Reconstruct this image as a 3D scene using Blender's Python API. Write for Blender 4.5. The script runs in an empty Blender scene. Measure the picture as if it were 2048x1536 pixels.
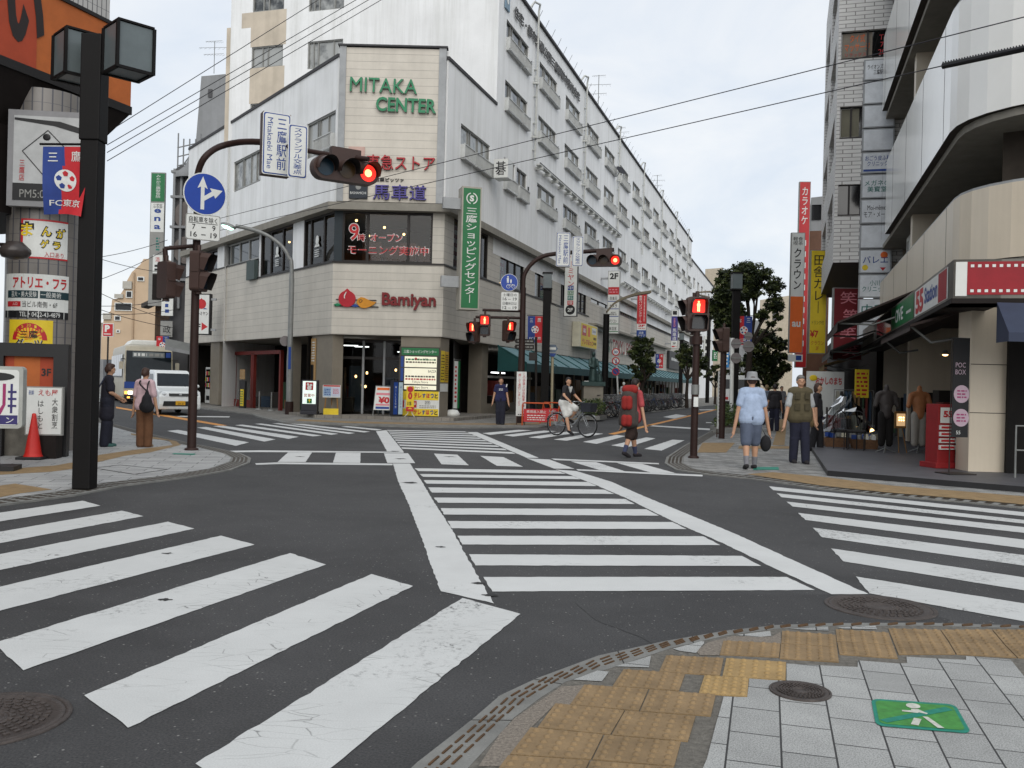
import bpy,bmesh,math,random
import numpy as np
from mathutils import Vector,Matrix
R = math.radians
random.seed(7)
SC = bpy.context.scene
COL = SC.collection
FPX,CAMH,ROLL = 1850.0,1.45,0.025
_cr,_sr = math.cos(ROLL),math.sin(ROLL)
cam_d = bpy.data.cameras.new("camera");cam = bpy.data.objects.new("camera",cam_d);COL.objects.link(cam)
cam_d.sensor_width = 36.0;cam_d.lens = 36.0*FPX/2048.0
cam_d.clip_start = 0.05;cam_d.clip_end = 5000.0
cam.matrix_world = Matrix(((_cr,-_sr,0,0),(0,0,-1,0),(_sr,_cr,0,CAMH),(0,0,0,1)))
SC.camera = cam
SUN_EL,SUN_AZ = 36.0,172.0
W = bpy.data.worlds.new("World");SC.world = W;W.use_nodes = True
nt = W.node_tree;nt.nodes.clear();N = nt.nodes.new;K = nt.links.new
sky = N("ShaderNodeTexSky");sky.sky_type = 'NISHITA';sky.sun_disc = False
sky.sun_elevation = R(SUN_EL);sky.sun_rotation = R(SUN_AZ);sky.air_density = 1.2;sky.dust_density = 2.0
bg1 = N("ShaderNodeBackground");bg1.inputs[1].default_value = 0.12;K(sky.outputs[0],bg1.inputs[0])
tc = N("ShaderNodeTexCoord");mp = N("ShaderNodeMapping");mp.inputs['Scale'].default_value = (1.0,1.0,2.6)
K(tc.outputs['Generated'],mp.inputs[0])
nz = N("ShaderNodeTexNoise");nz.inputs['Scale'].default_value = 2.6;nz.inputs['Detail'].default_value = 7;nz.inputs['Roughness'].default_value = 0.58
nz.inputs['Distortion'].default_value = 0.5
K(mp.outputs[0],nz.inputs['Vector'])
rp = N("ShaderNodeValToRGB");rp.color_ramp.elements[0].position = 0.32;rp.color_ramp.elements[1].position = 0.68
rp.color_ramp.elements[0].color = (0.70,0.78,0.89,1);rp.color_ramp.elements[1].color = (0.94,0.955,0.97,1)
K(nz.outputs[0],rp.inputs[0])
bg2 = N("ShaderNodeBackground");bg2.inputs[1].default_value = 1.06;K(rp.outputs[0],bg2.inputs[0])
mx = N("ShaderNodeMixShader");mx.inputs[0].default_value = 0.88
K(bg1.outputs[0],mx.inputs[1]);K(bg2.outputs[0],mx.inputs[2])
wo = N("ShaderNodeOutputWorld");K(mx.outputs[0],wo.inputs[0])
sd = bpy.data.lights.new("sun",'SUN');sd.energy = 2.0;sd.angle = R(65);sd.color = (1.0,0.96,0.9)
sun = bpy.data.objects.new("sun",sd);COL.objects.link(sun)
_sd = Vector((math.sin(R(SUN_AZ))*math.cos(R(SUN_EL)),math.cos(R(SUN_AZ))*math.cos(R(SUN_EL)),math.sin(R(SUN_EL))))
sun.rotation_euler = _sd.to_track_quat('Z','Y').to_euler();sun.location = (0,0,60)
SC.view_settings.view_transform = 'Standard';SC.view_settings.look = 'None'
SC.view_settings.exposure = 0.0;SC.view_settings.gamma = 1.0
SC.render.engine = 'CYCLES'
def ray(u,v):
    x = (u - 1024.0)/FPX;y = (v - 768.0)/FPX
    return Vector((_cr*x + _sr*y,1.0,_sr*x - _cr*y))
def G(u,v,z=0.0):
    d = ray(u,v);t = (z - CAMH)/d.z
    return Vector((d.x*t,d.y*t,z))
def P(u,v,Y):
    d = ray(u,v);return Vector((d.x*Y,Y,CAMH + d.z*Y))
UP = Vector((0,0,1))
class Fr:
    """flat frame: origin o, right r, up Z, outward normal n (towards the viewer of the face)"""
    def __init__(s,o,r,up=UP):
        s.o = Vector(o);s.r = Vector(r).normalized();s.u = Vector(up).normalized();s.n = s.r.cross(s.u).normalized()
    def pt(s,x,z,d=0.0): return s.o + s.r*x + s.u*z + s.n*d
    def at(s,x,z,d=0.0): return Fr(s.pt(x,z,d),s.r,s.u)
    def mat(s):
        m = Matrix.Identity(4)
        for i in range(3): m[i][0] = s.r[i];m[i][1] = s.u[i];m[i][2] = s.n[i];m[i][3] = s.o[i]
        return m
    def hit(s,u,v):
        d = ray(u,v);c = Vector((0,0,CAMH));t = (s.o - c).dot(s.n)/d.dot(s.n);w = c + d*t - s.o
        return w.dot(s.r),w.dot(s.u)
class CylFr:
    """frame wrapped round a vertical column: x is arc length"""
    def __init__(s,c,rad,a0): s.c = Vector(c);s.R = rad;s.a0 = a0
    def pt(s,x,z,d=0.0):
        a = s.a0 + x/s.R
        return s.c + Vector((math.sin(a)*(s.R + d),-math.cos(a)*(s.R + d),z))
def FC(u,v,Y,yaw=0.0):
    """frame standing at pixel (u,v), depth Y, its face turned yaw degrees (0 = towards the camera, + = to the right)"""
    a = R(yaw);return Fr(P(u,v,Y),(math.cos(a),math.sin(a),0))
def c8(r,g,b):
    f = lambda x: (x/255.0/12.92) if x/255.0 <= 0.04045 else ((x/255.0 + 0.055)/1.055) ** 2.4
    return (f(r),f(g),f(b),1.0)
MT = {}
def M(name,col,rough=0.6,metal=0.0,var=0.12,vs=3.0,bump=0.0,bs=40.0,emit=0.0,ecol=None,spec=0.4,streak=0.0,trans=0.0,dirt=None):
    """procedural paint: base colour broken by two noises, optional rain streaks, optional bump"""
    if name in MT: return MT[name]
    m = bpy.data.materials.new(name);m.use_nodes = True;MT[name] = m
    t = m.node_tree;n = t.nodes.new;l = t.links.new;b = t.nodes['Principled BSDF']
    if len(col) == 3: col = (*col,1)
    b.inputs['Roughness'].default_value = rough;b.inputs['Metallic'].default_value = metal
    b.inputs['Specular IOR Level'].default_value = spec
    if trans: b.inputs['Transmission Weight'].default_value = trans
    co = n("ShaderNodeTexCoord")
    x = n("ShaderNodeTexNoise");x.inputs['Scale'].default_value = vs;x.inputs['Detail'].default_value = 6;x.inputs['Roughness'].default_value = 0.65
    l(co.outputs['Object'],x.inputs['Vector'])
    r = n("ShaderNodeValToRGB");r.color_ramp.elements[0].position = 0.3;r.color_ramp.elements[1].position = 0.7
    d = dirt or tuple(c*(1 - 1.6*var) for c in col[:3]);
    r.color_ramp.elements[0].color = (*[max(0,q) for q in d[:3]],1);r.color_ramp.elements[1].color = (*[min(1,c*(1 + 0.5*var)) for c in col[:3]],1)
    l(x.outputs[0],r.inputs[0]);out = r.outputs[0]
    if streak:
        mpp = n("ShaderNodeMapping");mpp.inputs['Scale'].default_value = (2.2,2.2,0.12);l(co.outputs['Object'],mpp.inputs[0])
        y = n("ShaderNodeTexNoise");y.inputs['Scale'].default_value = 1.0;y.inputs['Detail'].default_value = 5;y.inputs['Roughness'].default_value = 0.7
        l(mpp.outputs[0],y.inputs['Vector'])
        r2 = n("ShaderNodeValToRGB");r2.color_ramp.elements[0].position = 0.28;r2.color_ramp.elements[1].position = 0.56
        r2.color_ramp.elements[0].color = (1 - streak,1 - streak,1 - streak*1.1,1);r2.color_ramp.elements[1].color = (1,1,1,1)
        l(y.outputs[0],r2.inputs[0])
        mm = n("ShaderNodeMix");mm.data_type = 'RGBA';mm.blend_type = 'MULTIPLY';mm.inputs[0].default_value = 1.0
        l(out,mm.inputs[6]);l(r2.outputs[0],mm.inputs[7]);out = mm.outputs[2]
    l(out,b.inputs['Base Color'])
    if bump:
        z = n("ShaderNodeTexNoise");z.inputs['Scale'].default_value = bs;z.inputs['Detail'].default_value = 4
        l(co.outputs['Object'],z.inputs['Vector'])
        bb = n("ShaderNodeBump");bb.inputs['Strength'].default_value = bump;bb.inputs['Distance'].default_value = 0.02
        l(z.outputs[0],bb.inputs['Height']);l(bb.outputs[0],b.inputs['Normal'])
    if emit:
        b.inputs['Emission Color'].default_value = ecol or col;b.inputs['Emission Strength'].default_value = emit
    return m
def S(name,r,g,b,k=1.0,**kw):
    """material from an sRGB triple"""
    c = c8(r,g,b);return M(name,(c[0]*k,c[1]*k,c[2]*k),**kw)
MW = {}
def wm(o): return MW.get(o.name,Matrix.Identity(4))
def tag(o,label=None,cat=None,group=None,kind=None):
    if label: o['label'] = label
    if cat: o['category'] = cat
    if group: o['group'] = group
    if kind: o['kind'] = kind
    return o
def thing(name,label,cat,loc=(0,0,0),rotz=0.0,group=None):
    o = bpy.data.objects.new(name,None);COL.objects.link(o);o.empty_display_size = 0.2
    o.location = loc;o.rotation_euler = (0,0,rotz)
    MW[o.name] = Matrix.Translation(Vector(loc)) @ Matrix.Rotation(rotz,4,'Z')
    return tag(o,label,cat,group)
class MB:
    def __init__(s): s.v = [];s.f = [];s.m = [];s.mats = [];s.sm = []
    def mi(s,m):
        if m not in s.mats: s.mats.append(m)
        return s.mats.index(m)
    def add(s,vs,fs,m,smooth=False):
        k = len(s.v);s.v += [Vector(p) for p in vs];i = s.mi(m)
        for f in fs: s.f.append([k + q for q in f]);s.m.append(i);s.sm.append(smooth)
        return s
    def poly(s,pts,m): return s.add(pts,[list(range(len(pts)))],m)
    def prism(s,fr,pts,d0,d1,m,mside=None):
        """outline pts (x,z) in frame fr, from depth d0 (back) to d1 (front)"""
        n = len(pts);ar = sum(pts[i][0]*pts[(i + 1) % n][1] - pts[(i + 1) % n][0]*pts[i][1] for i in range(n))
        if ar < 0: pts = pts[::-1]
        a = [fr.pt(x,z,d0) for x,z in pts];b = [fr.pt(x,z,d1) for x,z in pts]
        s.add(b,[list(range(n))],m);s.add(a,[list(range(n))[::-1]],mside or m)
        s.add(a + b,[[i,(i + 1) % n,n + (i + 1) % n,n + i] for i in range(n)],mside or m)
        return s
    def rect(s,fr,x0,x1,z0,z1,d0,d1,m,mside=None): return s.prism(fr,[(x0,z0),(x1,z0),(x1,z1),(x0,z1)],d0,d1,m,mside)
    def quad(s,fr,x0,x1,z0,z1,d,m): return s.poly([fr.pt(x0,z0,d),fr.pt(x1,z0,d),fr.pt(x1,z1,d),fr.pt(x0,z1,d)],m)
    def box(s,c,sx,sy,sz,m,rz=0.0):
        fr = Fr(c,(math.cos(rz),math.sin(rz),0));return s.rect(fr,-sx/2,sx/2,-sz/2,sz/2,-sy/2,sy/2,m)
    def cyl(s,p0,p1,r0,r1,m,n=12,cap=True,smooth=True):
        p0 = Vector(p0);p1 = Vector(p1);d = (p1 - p0).normalized();a = d.orthogonal().normalized();b = d.cross(a)
        vs = [p0 + (a*math.cos(2*math.pi*i/n) + b*math.sin(2*math.pi*i/n))*r0 for i in range(n)] +[p1 + (a*math.cos(2*math.pi*i/n) + b*math.sin(2*math.pi*i/n))*r1 for i in range(n)]
        s.add(vs,[[i,(i + 1) % n,n + (i + 1) % n,n + i] for i in range(n)],m,smooth)
        if cap: s.add(vs[:n],[list(range(n))[::-1]],m);s.add(vs[n:],[list(range(n))],m)
        return s
    def tube(s,pts,rad,m,n=8):
        pts = [Vector(p) for p in pts];k = len(pts);rad = rad if isinstance(rad,(list,tuple)) else [rad]*k
        t0 = (pts[1] - pts[0]).normalized();a = t0.orthogonal().normalized();vs = []
        for i,p in enumerate(pts):
            t = (pts[min(i + 1,k - 1)] - pts[max(i - 1,0)]).normalized()
            a = (a - t*a.dot(t)).normalized();b = t.cross(a)
            vs += [p + (a*math.cos(2*math.pi*j/n) + b*math.sin(2*math.pi*j/n))*rad[i] for j in range(n)]
        s.add(vs,[[i*n + j,i*n + (j + 1) % n,(i + 1)*n + (j + 1) % n,(i + 1)*n + j] for i in range(k - 1) for j in range(n)],m,True)
        s.add(vs[:n],[list(range(n))[::-1]],m);s.add(vs[-n:],[list(range(n))],m)
        return s
    def ell(s,c,rx,ry,rz,m,nu=16,nv=10,rot=None):
        vs = [];c = Vector(c)
        for j in range(nv + 1):
            t = math.pi*j/nv
            for i in range(nu):
                a = 2*math.pi*i/nu;q = Vector((rx*math.sin(t)*math.cos(a),ry*math.sin(t)*math.sin(a),rz*math.cos(t)))
                vs.append(c + (rot @ q if rot else q))
        s.add(vs,[[j*nu + i,(j + 1)*nu + i,(j + 1)*nu + (i + 1) % nu,j*nu + (i + 1) % nu] for j in range(nv) for i in range(nu)],m,True)
        return s
    def lathe(s,c,prof,m,n=20,axis=UP):
        c = Vector(c);ax = Vector(axis).normalized();a = ax.orthogonal().normalized();b = ax.cross(a);vs = []
        for r,z in prof: vs += [c + ax*z + (a*math.cos(2*math.pi*i/n) + b*math.sin(2*math.pi*i/n))*max(r,1e-4) for i in range(n)]
        k = len(prof)
        s.add(vs,[[j*n + i,j*n + (i + 1) % n,(j + 1)*n + (i + 1) % n,(j + 1)*n + i] for j in range(k - 1) for i in range(n)],m,True)
        return s
    def disc(s,fr,x,z,r,d0,d1,m,n=28,mside=None):
        return s.prism(fr,[(x + r*math.cos(2*math.pi*i/n),z + r*math.sin(2*math.pi*i/n)) for i in range(n)],d0,d1,m,mside)
    def build(s,name,parent=None,label=None,cat=None,group=None,kind=None,bevel=0.0,tri=False,fixn=False):
        me = bpy.data.meshes.new(name)
        if parent is None:
            if s.v: lo = Vector([min(p[i] for p in s.v) for i in range(3)]);hi = Vector([max(p[i] for p in s.v) for i in range(3)])
            o0 = Vector(((lo.x + hi.x)/2,(lo.y + hi.y)/2,lo.z));mw = Matrix.Translation(o0)
        else: mw = wm(parent)
        iv = mw.inverted()
        me.from_pydata([iv @ p for p in s.v],[],s.f)
        for m in s.mats: me.materials.append(m)
        me.polygons.foreach_set('material_index',s.m);me.polygons.foreach_set('use_smooth',s.sm)
        if tri or fixn or bevel:
            bm = bmesh.new();bm.from_mesh(me)
            if tri: bmesh.ops.triangulate(bm,faces=[f for f in bm.faces if len(f.verts) > 4])
            if fixn: bmesh.ops.recalc_face_normals(bm,faces=bm.faces)
            bm.to_mesh(me);bm.free()
        me.update()
        o = bpy.data.objects.new(name,me);COL.objects.link(o);MW[o.name] = mw
        if parent is None: o.location = mw.translation
        else: o.parent = parent
        if bevel:
            bm = bmesh.new();bm.from_mesh(me);bmesh.ops.remove_doubles(bm,verts=bm.verts,dist=1e-5)
            ed = [e for e in bm.edges if len(e.link_faces) == 2 and e.calc_face_angle(0) > 0.5]
            bmesh.ops.bevel(bm,geom=ed,offset=bevel,segments=2,affect='EDGES',profile=0.6,clamp_overlap=True)
            bm.to_mesh(me);bm.free();me.update()
        return tag(o,label,cat,group,kind)
def children(o): return [c for c in list(COL.objects) if c.parent == o]
KIDS = {}
def copy_tree(o,parent=None):
    c = o.copy();COL.objects.link(c)
    if parent: c.parent = parent
    MW[c.name] = wm(o)
    if o.name not in KIDS: KIDS[o.name] = children(o)
    for ch in KIDS[o.name]: copy_tree(ch,c)
    return c
_TC = {}
def _glyphs(body,bold,vert,shear,tight):
    k = (body,bold,vert,shear,tight)
    if k in _TC: return _TC[k]
    cu = bpy.data.curves.new('t','FONT');cu.body = body;cu.size = 1.0;cu.align_x = 'CENTER';cu.offset = bold;cu.shear = shear
    cu.resolution_u = 3;cu.space_line = tight if vert else 1.0;cu.space_character = 1.0 if vert else tight
    ob = bpy.data.objects.new('t',cu);COL.objects.link(ob)
    bpy.context.view_layer.update()
    me = bpy.data.meshes.new_from_object(ob.evaluated_get(bpy.context.evaluated_depsgraph_get()))
    vs = [tuple(v.co) for v in me.vertices];fs = [tuple(p.vertices) for p in me.polygons]
    bpy.data.objects.remove(ob);bpy.data.curves.remove(cu);bpy.data.meshes.remove(me)
    _TC[k] = (vs,fs);return _TC[k]
def text(mb,fr,body,x,z,w,h,m,d=0.006,ext=0.0,bold=0.0,vert=False,shear=0.0,tight=1.0,mside=None,rot=0.0):
    """lettering fitted to a box of w x h centred on (x,z) of frame fr"""
    if vert: body = '\n'.join(body.replace('ー','｜').replace('-','｜'))
    if any(ord(c) > 0x3400 for c in body): bold = min(bold,.006)
    elif "M" in body: bold = 0.0
    vs,fs = _glyphs(body,bold,vert,shear,tight)
    if not vs: return mb
    x0 = min(p[0] for p in vs);x1 = max(p[0] for p in vs);y0 = min(p[1] for p in vs);y1 = max(p[1] for p in vs)
    sx = w/max(x1 - x0,1e-6);sy = h/max(y1 - y0,1e-6);ca,sa = math.cos(rot),math.sin(rot)
    def loc(p):
        a = (p[0] - (x0 + x1)/2)*sx;b = (p[1] - (y0 + y1)/2)*sy
        return x + a*ca - b*sa,z + a*sa + b*ca
    mb.add([fr.pt(*loc(p),d + ext) for p in vs],fs,m)
    if ext:
        cnt = {}
        for f in fs:
            for i in range(len(f)):
                e = (f[i],f[(i + 1) % len(f)]);cnt[e] = 1
        side = [e for e in cnt if (e[1],e[0]) not in cnt]
        q = [];qf = []
        for a,b in side:
            k = len(q);q += [fr.pt(*loc(vs[a]),d),fr.pt(*loc(vs[b]),d),fr.pt(*loc(vs[b]),d + ext),fr.pt(*loc(vs[a]),d + ext)];qf.append([k,k + 1,k + 2,k + 3])
        mb.add(q,qf,mside or m)
    return mb
def lines(mb,fr,n,x0,x1,z0,z1,m,d=0.006,seed=0,frac=0.5):
    """rows of small print, as short dashes too small to read"""
    rg = random.Random(seed);st = (z1 - z0)/n
    for i in range(n):
        z = z1 - st*(i + 0.5);x = x0
        while x < x1 - 0.01:
            w = min(rg.uniform(0.3,0.9)*st*1.6,x1 - x);mb.quad(fr,x,x + w,z - st*frac/2,z + st*frac/2,d,m);x += w + st*0.35
    return mb
def blob(name,shapes,voxel,m,parent=None,label=None,cat=None,smooth=4,group=None):
    mb = MB()
    for s_ in shapes:
        if s_[0] == 'c':
            _,p0,p1,r0,r1 = s_;mb.cyl(p0,p1,r0,r1,m,14);mb.ell(p0,r0,r0,r0,m,14,8);mb.ell(p1,r1,r1,r1,m,14,8)
        elif s_[0] == 'e':
            _,c,rx,ry,rz = s_[:5];mb.ell(c,rx,ry,rz,m,20,12,s_[5] if len(s_) > 5 else None)
        elif s_[0] == 'b':
            _,c,sx,sy,sz,rz = s_;mb.box(c,sx,sy,sz,m,rz)
    me = bpy.data.meshes.new('b');me.from_pydata(mb.v,[],mb.f);me.update()
    bm = bmesh.new();bm.from_mesh(me);bmesh.ops.remove_doubles(bm,verts=bm.verts,dist=1e-5);bmesh.ops.recalc_face_normals(bm,faces=bm.faces);bm.to_mesh(me);bm.free()
    ob = bpy.data.objects.new('b',me);COL.objects.link(ob)
    md = ob.modifiers.new('r','REMESH');md.mode = 'VOXEL';md.voxel_size = voxel;md.use_smooth_shade = True
    if smooth:
        ms = ob.modifiers.new('s','SMOOTH');ms.factor = 0.5;ms.iterations = smooth
    bpy.context.view_layer.update()
    me2 = bpy.data.meshes.new_from_object(ob.evaluated_get(bpy.context.evaluated_depsgraph_get()))
    bpy.data.objects.remove(ob);bpy.data.meshes.remove(me)
    r = MB();r.v = [v.co.copy() for v in me2.vertices];r.f = [list(p.vertices) for p in me2.polygons];r.m = [0]*len(r.f);r.sm = [True]*len(r.f);r.mats = [m]
    bpy.data.meshes.remove(me2)
    return r.build(name,parent,label,cat,group)
def nodes(name,rough=0.85,spec=0.3):
    m = bpy.data.materials.new(name);m.use_nodes = True;MT[name] = m;t = m.node_tree
    b = t.nodes['Principled BSDF'];b.inputs['Roughness'].default_value = rough;b.inputs['Specular IOR Level'].default_value = spec
    co = t.nodes.new("ShaderNodeTexCoord")
    return m,t,b,co
def nn(t,kind,**kw):
    x = t.nodes.new(kind)
    for k,v in kw.items():
        if k in x.inputs: x.inputs[k].default_value = v
        else: setattr(x,k,v)
    return x
def ramp(t,src,p0,c0,p1,c1):
    r = t.nodes.new("ShaderNodeValToRGB");e = r.color_ramp.elements
    e[0].position = p0;e[1].position = p1;f = lambda c: (c,c,c,1) if isinstance(c,(int,float)) else (*c[:3],1)
    e[0].color = f(c0);e[1].color = f(c1);t.links.new(src,r.inputs[0]);return r.outputs[0]
def mixc(t,fac,a,b,mode='MIX'):
    x = t.nodes.new("ShaderNodeMix");x.data_type = 'RGBA';x.blend_type = mode
    for i,q in ((0,fac),(6,a),(7,b)):
        if isinstance(q,(int,float)): x.inputs[i].default_value = q
        elif isinstance(q,tuple): x.inputs[i].default_value = (*q[:3],1)
        else: t.links.new(q,x.inputs[i])
    return x.outputs[2]
m,t,b,co = nodes("asphalt",0.78,0.35);ob_ = co.outputs['Object']
def no(t,co,scale,det=4,ro=0.6,dis=0.0):
    x = nn(t,"ShaderNodeTexNoise",Scale=scale,Detail=det,Roughness=ro,Distortion=dis);t.links.new(co,x.inputs['Vector']);return x.outputs[0]
fine = ramp(t,no(t,ob_,95,3),0.3,(0.025,0.0255,0.028),0.72,(0.073,0.072,0.071))
broad = ramp(t,no(t,ob_,0.42,7,0.72,.6),0.32,0.66,0.7,1.25)
a = mixc(t,1.0,fine,broad,'MULTIPLY')
chip = nn(t,"ShaderNodeTexVoronoi",Scale=42.0);t.links.new(ob_,chip.inputs['Vector'])
sel = nn(t,"ShaderNodeSeparateColor");t.links.new(chip.outputs['Color'],sel.inputs[0])
c1 = ramp(t,chip.outputs['Distance'],0.12,1.0,0.30,0.0);c2 = ramp(t,sel.outputs[0],0.86,0.0,0.97,1.0)
cm = nn(t,"ShaderNodeMath",operation='MULTIPLY');t.links.new(c1,cm.inputs[0]);t.links.new(c2,cm.inputs[1])
a = mixc(t,cm.outputs[0],a,(0.26,0.255,0.24))
t.links.new(a,b.inputs['Base Color'])
bp = nn(t,"ShaderNodeBump",Strength=0.5,Distance=0.006);t.links.new(no(t,ob_,120,3),bp.inputs['Height']);t.links.new(bp.outputs[0],b.inputs['Normal'])
ASPH = m
def paint_mat(name,col,wear,crack):
    m,t,b,co = nodes(name,0.7,0.35);o = co.outputs['Object']
    base = ramp(t,no(t,o,1.7,7,0.7),0.25,tuple(c*0.86 for c in col),0.75,col)
    grit = ramp(t,no(t,o,140,2),0.25,0.86,0.6,1.04);a = mixc(t,1.0,base,grit,'MULTIPLY')
    w1 = no(t,o,19,8,0.8);w2 = no(t,o,0.55,5,0.62)
    ws = nn(t,"ShaderNodeMath",operation='MULTIPLY');t.links.new(ramp(t,w1,0.52,0.0,0.60,1.0),ws.inputs[0]);t.links.new(ramp(t,w2,0.60 - wear,0.0,0.70 - wear,1.0),ws.inputs[1])
    a = mixc(t,ws.outputs[0],a,(0.07,0.07,0.07))
    dn = nn(t,"ShaderNodeTexNoise",Scale=3.0,Detail=4.0);t.links.new(o,dn.inputs['Vector'])
    dv = mixc(t,0.12,o,dn.outputs['Color'])
    mp_ = nn(t,"ShaderNodeMapping");mp_.inputs['Scale'].default_value = (4.0,11.0,1.0);mp_.inputs['Rotation'].default_value = (0,0,R(8));t.links.new(dv,mp_.inputs[0])
    vo = nn(t,"ShaderNodeTexVoronoi",Scale=1.15,feature='DISTANCE_TO_EDGE');t.links.new(mp_.outputs[0],vo.inputs['Vector'])
    ck = nn(t,"ShaderNodeMath",operation='MULTIPLY');t.links.new(ramp(t,vo.outputs[0],0.002,0.8,0.017,0.0),ck.inputs[0]);t.links.new(ramp(t,no(t,o,1.3,3),0.50 - crack,0.0,0.62 - crack,1.0),ck.inputs[1])
    a = mixc(t,ck.outputs[0],a,(0.10,0.10,0.095))
    t.links.new(a,b.inputs['Base Color']);return m
PAINT = paint_mat("road_paint_white",(0.56,0.57,0.56),0.04,0.02)
PAINTW = paint_mat("road_paint_worn",(0.54,0.55,0.54),0.10,0.0)
PAINTC = paint_mat("road_paint_clean",(0.58,0.59,0.58),0.03,-0.1)
ORANGE = paint_mat("road_paint_orange",(0.62,0.27,0.06),0.05,-0.1)
def tile_mat(name,yaw,w,h,ctile,cgrout,off=0.5,mort=0.02,speck=0.6,jit=0.12):
    m,t,b,co = nodes(name,0.8,0.3);o = co.outputs['Object']
    mp_ = nn(t,"ShaderNodeMapping");mp_.inputs['Rotation'].default_value = (0,0,-yaw);t.links.new(o,mp_.inputs[0])
    br = nn(t,"ShaderNodeTexBrick",offset=off,squash=1.0);t.links.new(mp_.outputs[0],br.inputs['Vector'])
    br.inputs['Scale'].default_value = 1.0;br.inputs['Brick Width'].default_value = w;br.inputs['Row Height'].default_value = h
    br.inputs['Mortar Size'].default_value = mort*h;br.inputs['Mortar Smooth'].default_value = 0.1
    br.inputs['Color1'].default_value = (*[c*(1 + jit) for c in ctile],1);br.inputs['Color2'].default_value = (*[c*(1 - jit) for c in ctile],1);br.inputs['Mortar'].default_value = (*cgrout,1)
    sp = ramp(t,no(t,o,150,3,0.7),0.40,1 - speck,0.55,1.05);dirt = ramp(t,no(t,o,2.2,6,0.7),0.3,0.8,0.7,1.08)
    a = mixc(t,1.0,mixc(t,1.0,br.outputs[0],sp,'MULTIPLY'),dirt,'MULTIPLY');t.links.new(a,b.inputs['Base Color'])
    bp = nn(t,"ShaderNodeBump",Strength=0.6,Distance=0.004,invert=True);t.links.new(br.outputs['Fac'],bp.inputs['Height']);t.links.new(bp.outputs[0],b.inputs['Normal'])
    return m
_e = G(1000 + 1010*.21875,1200 + 1305*.21875) - G(1000 + 345*.21875,1200 + 1237*.21875)
YAW = math.atan2(_e.y,_e.x)
TILE = tile_mat("grey_paving",R(74.5),0.31,0.206,(0.36,0.365,0.355),(0.05,0.05,0.05),speck=0.42)
TILEF = tile_mat("grey_paving_far",R(12),0.6,0.3,(0.38,0.385,0.38),(0.10,0.10,0.10),speck=0.3)
TILER = tile_mat("grey_setts",R(17),0.24,0.24,(0.27,0.27,0.26),(0.05,0.05,0.05),speck=0.4,jit=0.25)
TILEM = tile_mat("brown_setts",R(-36),0.3,0.3,(0.23,0.22,0.20),(0.06,0.07,0.07),speck=0.4,jit=0.2)
YEL = S("tactile_yellow",160,134,98,0.72,rough=0.8,var=0.22,vs=5,bump=0.3,bs=90)
YELB = S("tactile_yellow_new",180,150,100,0.76,rough=0.75,var=0.14,vs=6,bump=0.3,bs=90)
MORT = S("pavement_mortar",128,124,116,0.75,rough=0.95,var=0.3,vs=30,bump=0.6,bs=120)
MORTP = S("pavement_gravel",158,148,136,0.75,rough=0.95,var=0.35,vs=70,bump=0.6,bs=140)
KERB = S("kerb_concrete",142,142,138,0.75,rough=0.9,var=0.2,vs=4,bump=0.4,bs=90)
KRIB = S("kerb_rust_rib",112,82,50,0.6,rough=0.8,var=0.3,vs=20)
IRON = S("cast_iron",88,80,76,0.75,rough=0.55,metal=0.3,var=0.25,vs=14,bump=0.3,bs=60)
BLACKG = S("black_granite_edge",46,46,48,0.7,rough=0.5)
rm = MB();rm.poly([(-1500,-60,0),(1500,-60,0),(1500,3000,0),(-1500,3000,0)],ASPH);rm.build("road",kind='structure')
ASPH2 = ASPH.copy();ASPH2.name = "asphalt_patch"
for q_ in ASPH2.node_tree.nodes:
    if q_.type == 'VALTORGB' and q_.color_ramp.elements[1].color[0] < .1 and q_.color_ramp.elements[0].color[0] < .05:
        q_.color_ramp.elements[0].color = (.022,.0225,.025,1);q_.color_ramp.elements[1].color = (.068,.067,.066,1)
def jit_poly(pts,st=0.07,am=0.007,seed=1):
    rg = random.Random(seed);out = []
    for i in range(len(pts)):
        a,b2 = Vector(pts[i]),Vector(pts[(i + 1) % len(pts)]);n = max(1,min(110,int((b2 - a).length/st)))
        for k in range(n):
            p = a.lerp(b2,k/n)
            if k: p = p + Vector((rg.uniform(-am,am),rg.uniform(-am,am),0))
            out.append(p)
    return out
def gp(pts,z=0.004): return [Vector((p.x,p.y,z)) for p in (G(u,v) for u,v in pts)]
def marking(name,polys,m,z=0.004,world=False,am=0.006):
    mb = MB()
    for i,pl in enumerate(polys):
        q = pl if world else gp(pl,z)
        mb.poly(jit_poly(q,am=am,seed=i),m)
    o = mb.build(name,kind='structure',tri=True);return o
for pts in ([(1150,1205),(1420,1188),(1700,1190),(1900,1240),(1890,1256),(1660,1257),(1450,1274),(1330,1296),(1190,1240)],):
    mb = MB();mb.poly(jit_poly([Vector((p.x,p.y,.002)) for p in (G(u,v) for u,v in pts)],.1,.012,4),ASPH2);mb.build("road",kind='structure',tri=True)
tips = [((925,1197),(1041,1229)),((743,1149),(826,1173)),((580,1107),(652,1130)),((442,1072),(509,1090)),((336,1044),(389,1058)),((243,1022),(287,1033)),((165,1002),(201,1012))]
other = [((500,1462),(661,1536)),((162,1391),(333,1423)),((0,1280),(0,1364)),((0,1173.5),(0,1223.7)),((0,1109),(0,1141.5)),((0,1065),(0,1086)),((0,1025),(0,1045))]
Lb = (G(162,1391) - G(743,1149)).length
pl = []
for (a1,a2),(b1,b2) in zip(tips,other):
    q = [G(*a1),G(*a2)];d1 = (G(*b1) - q[0]).normalized();d2 = (G(*b2) - q[1]).normalized()
    dd = (d1 + d2).normalized();pl.append([Vector((p.x,p.y,0.004)) for p in (q[0],q[1],q[1] + dd*Lb,q[0] + dd*Lb)])
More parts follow.
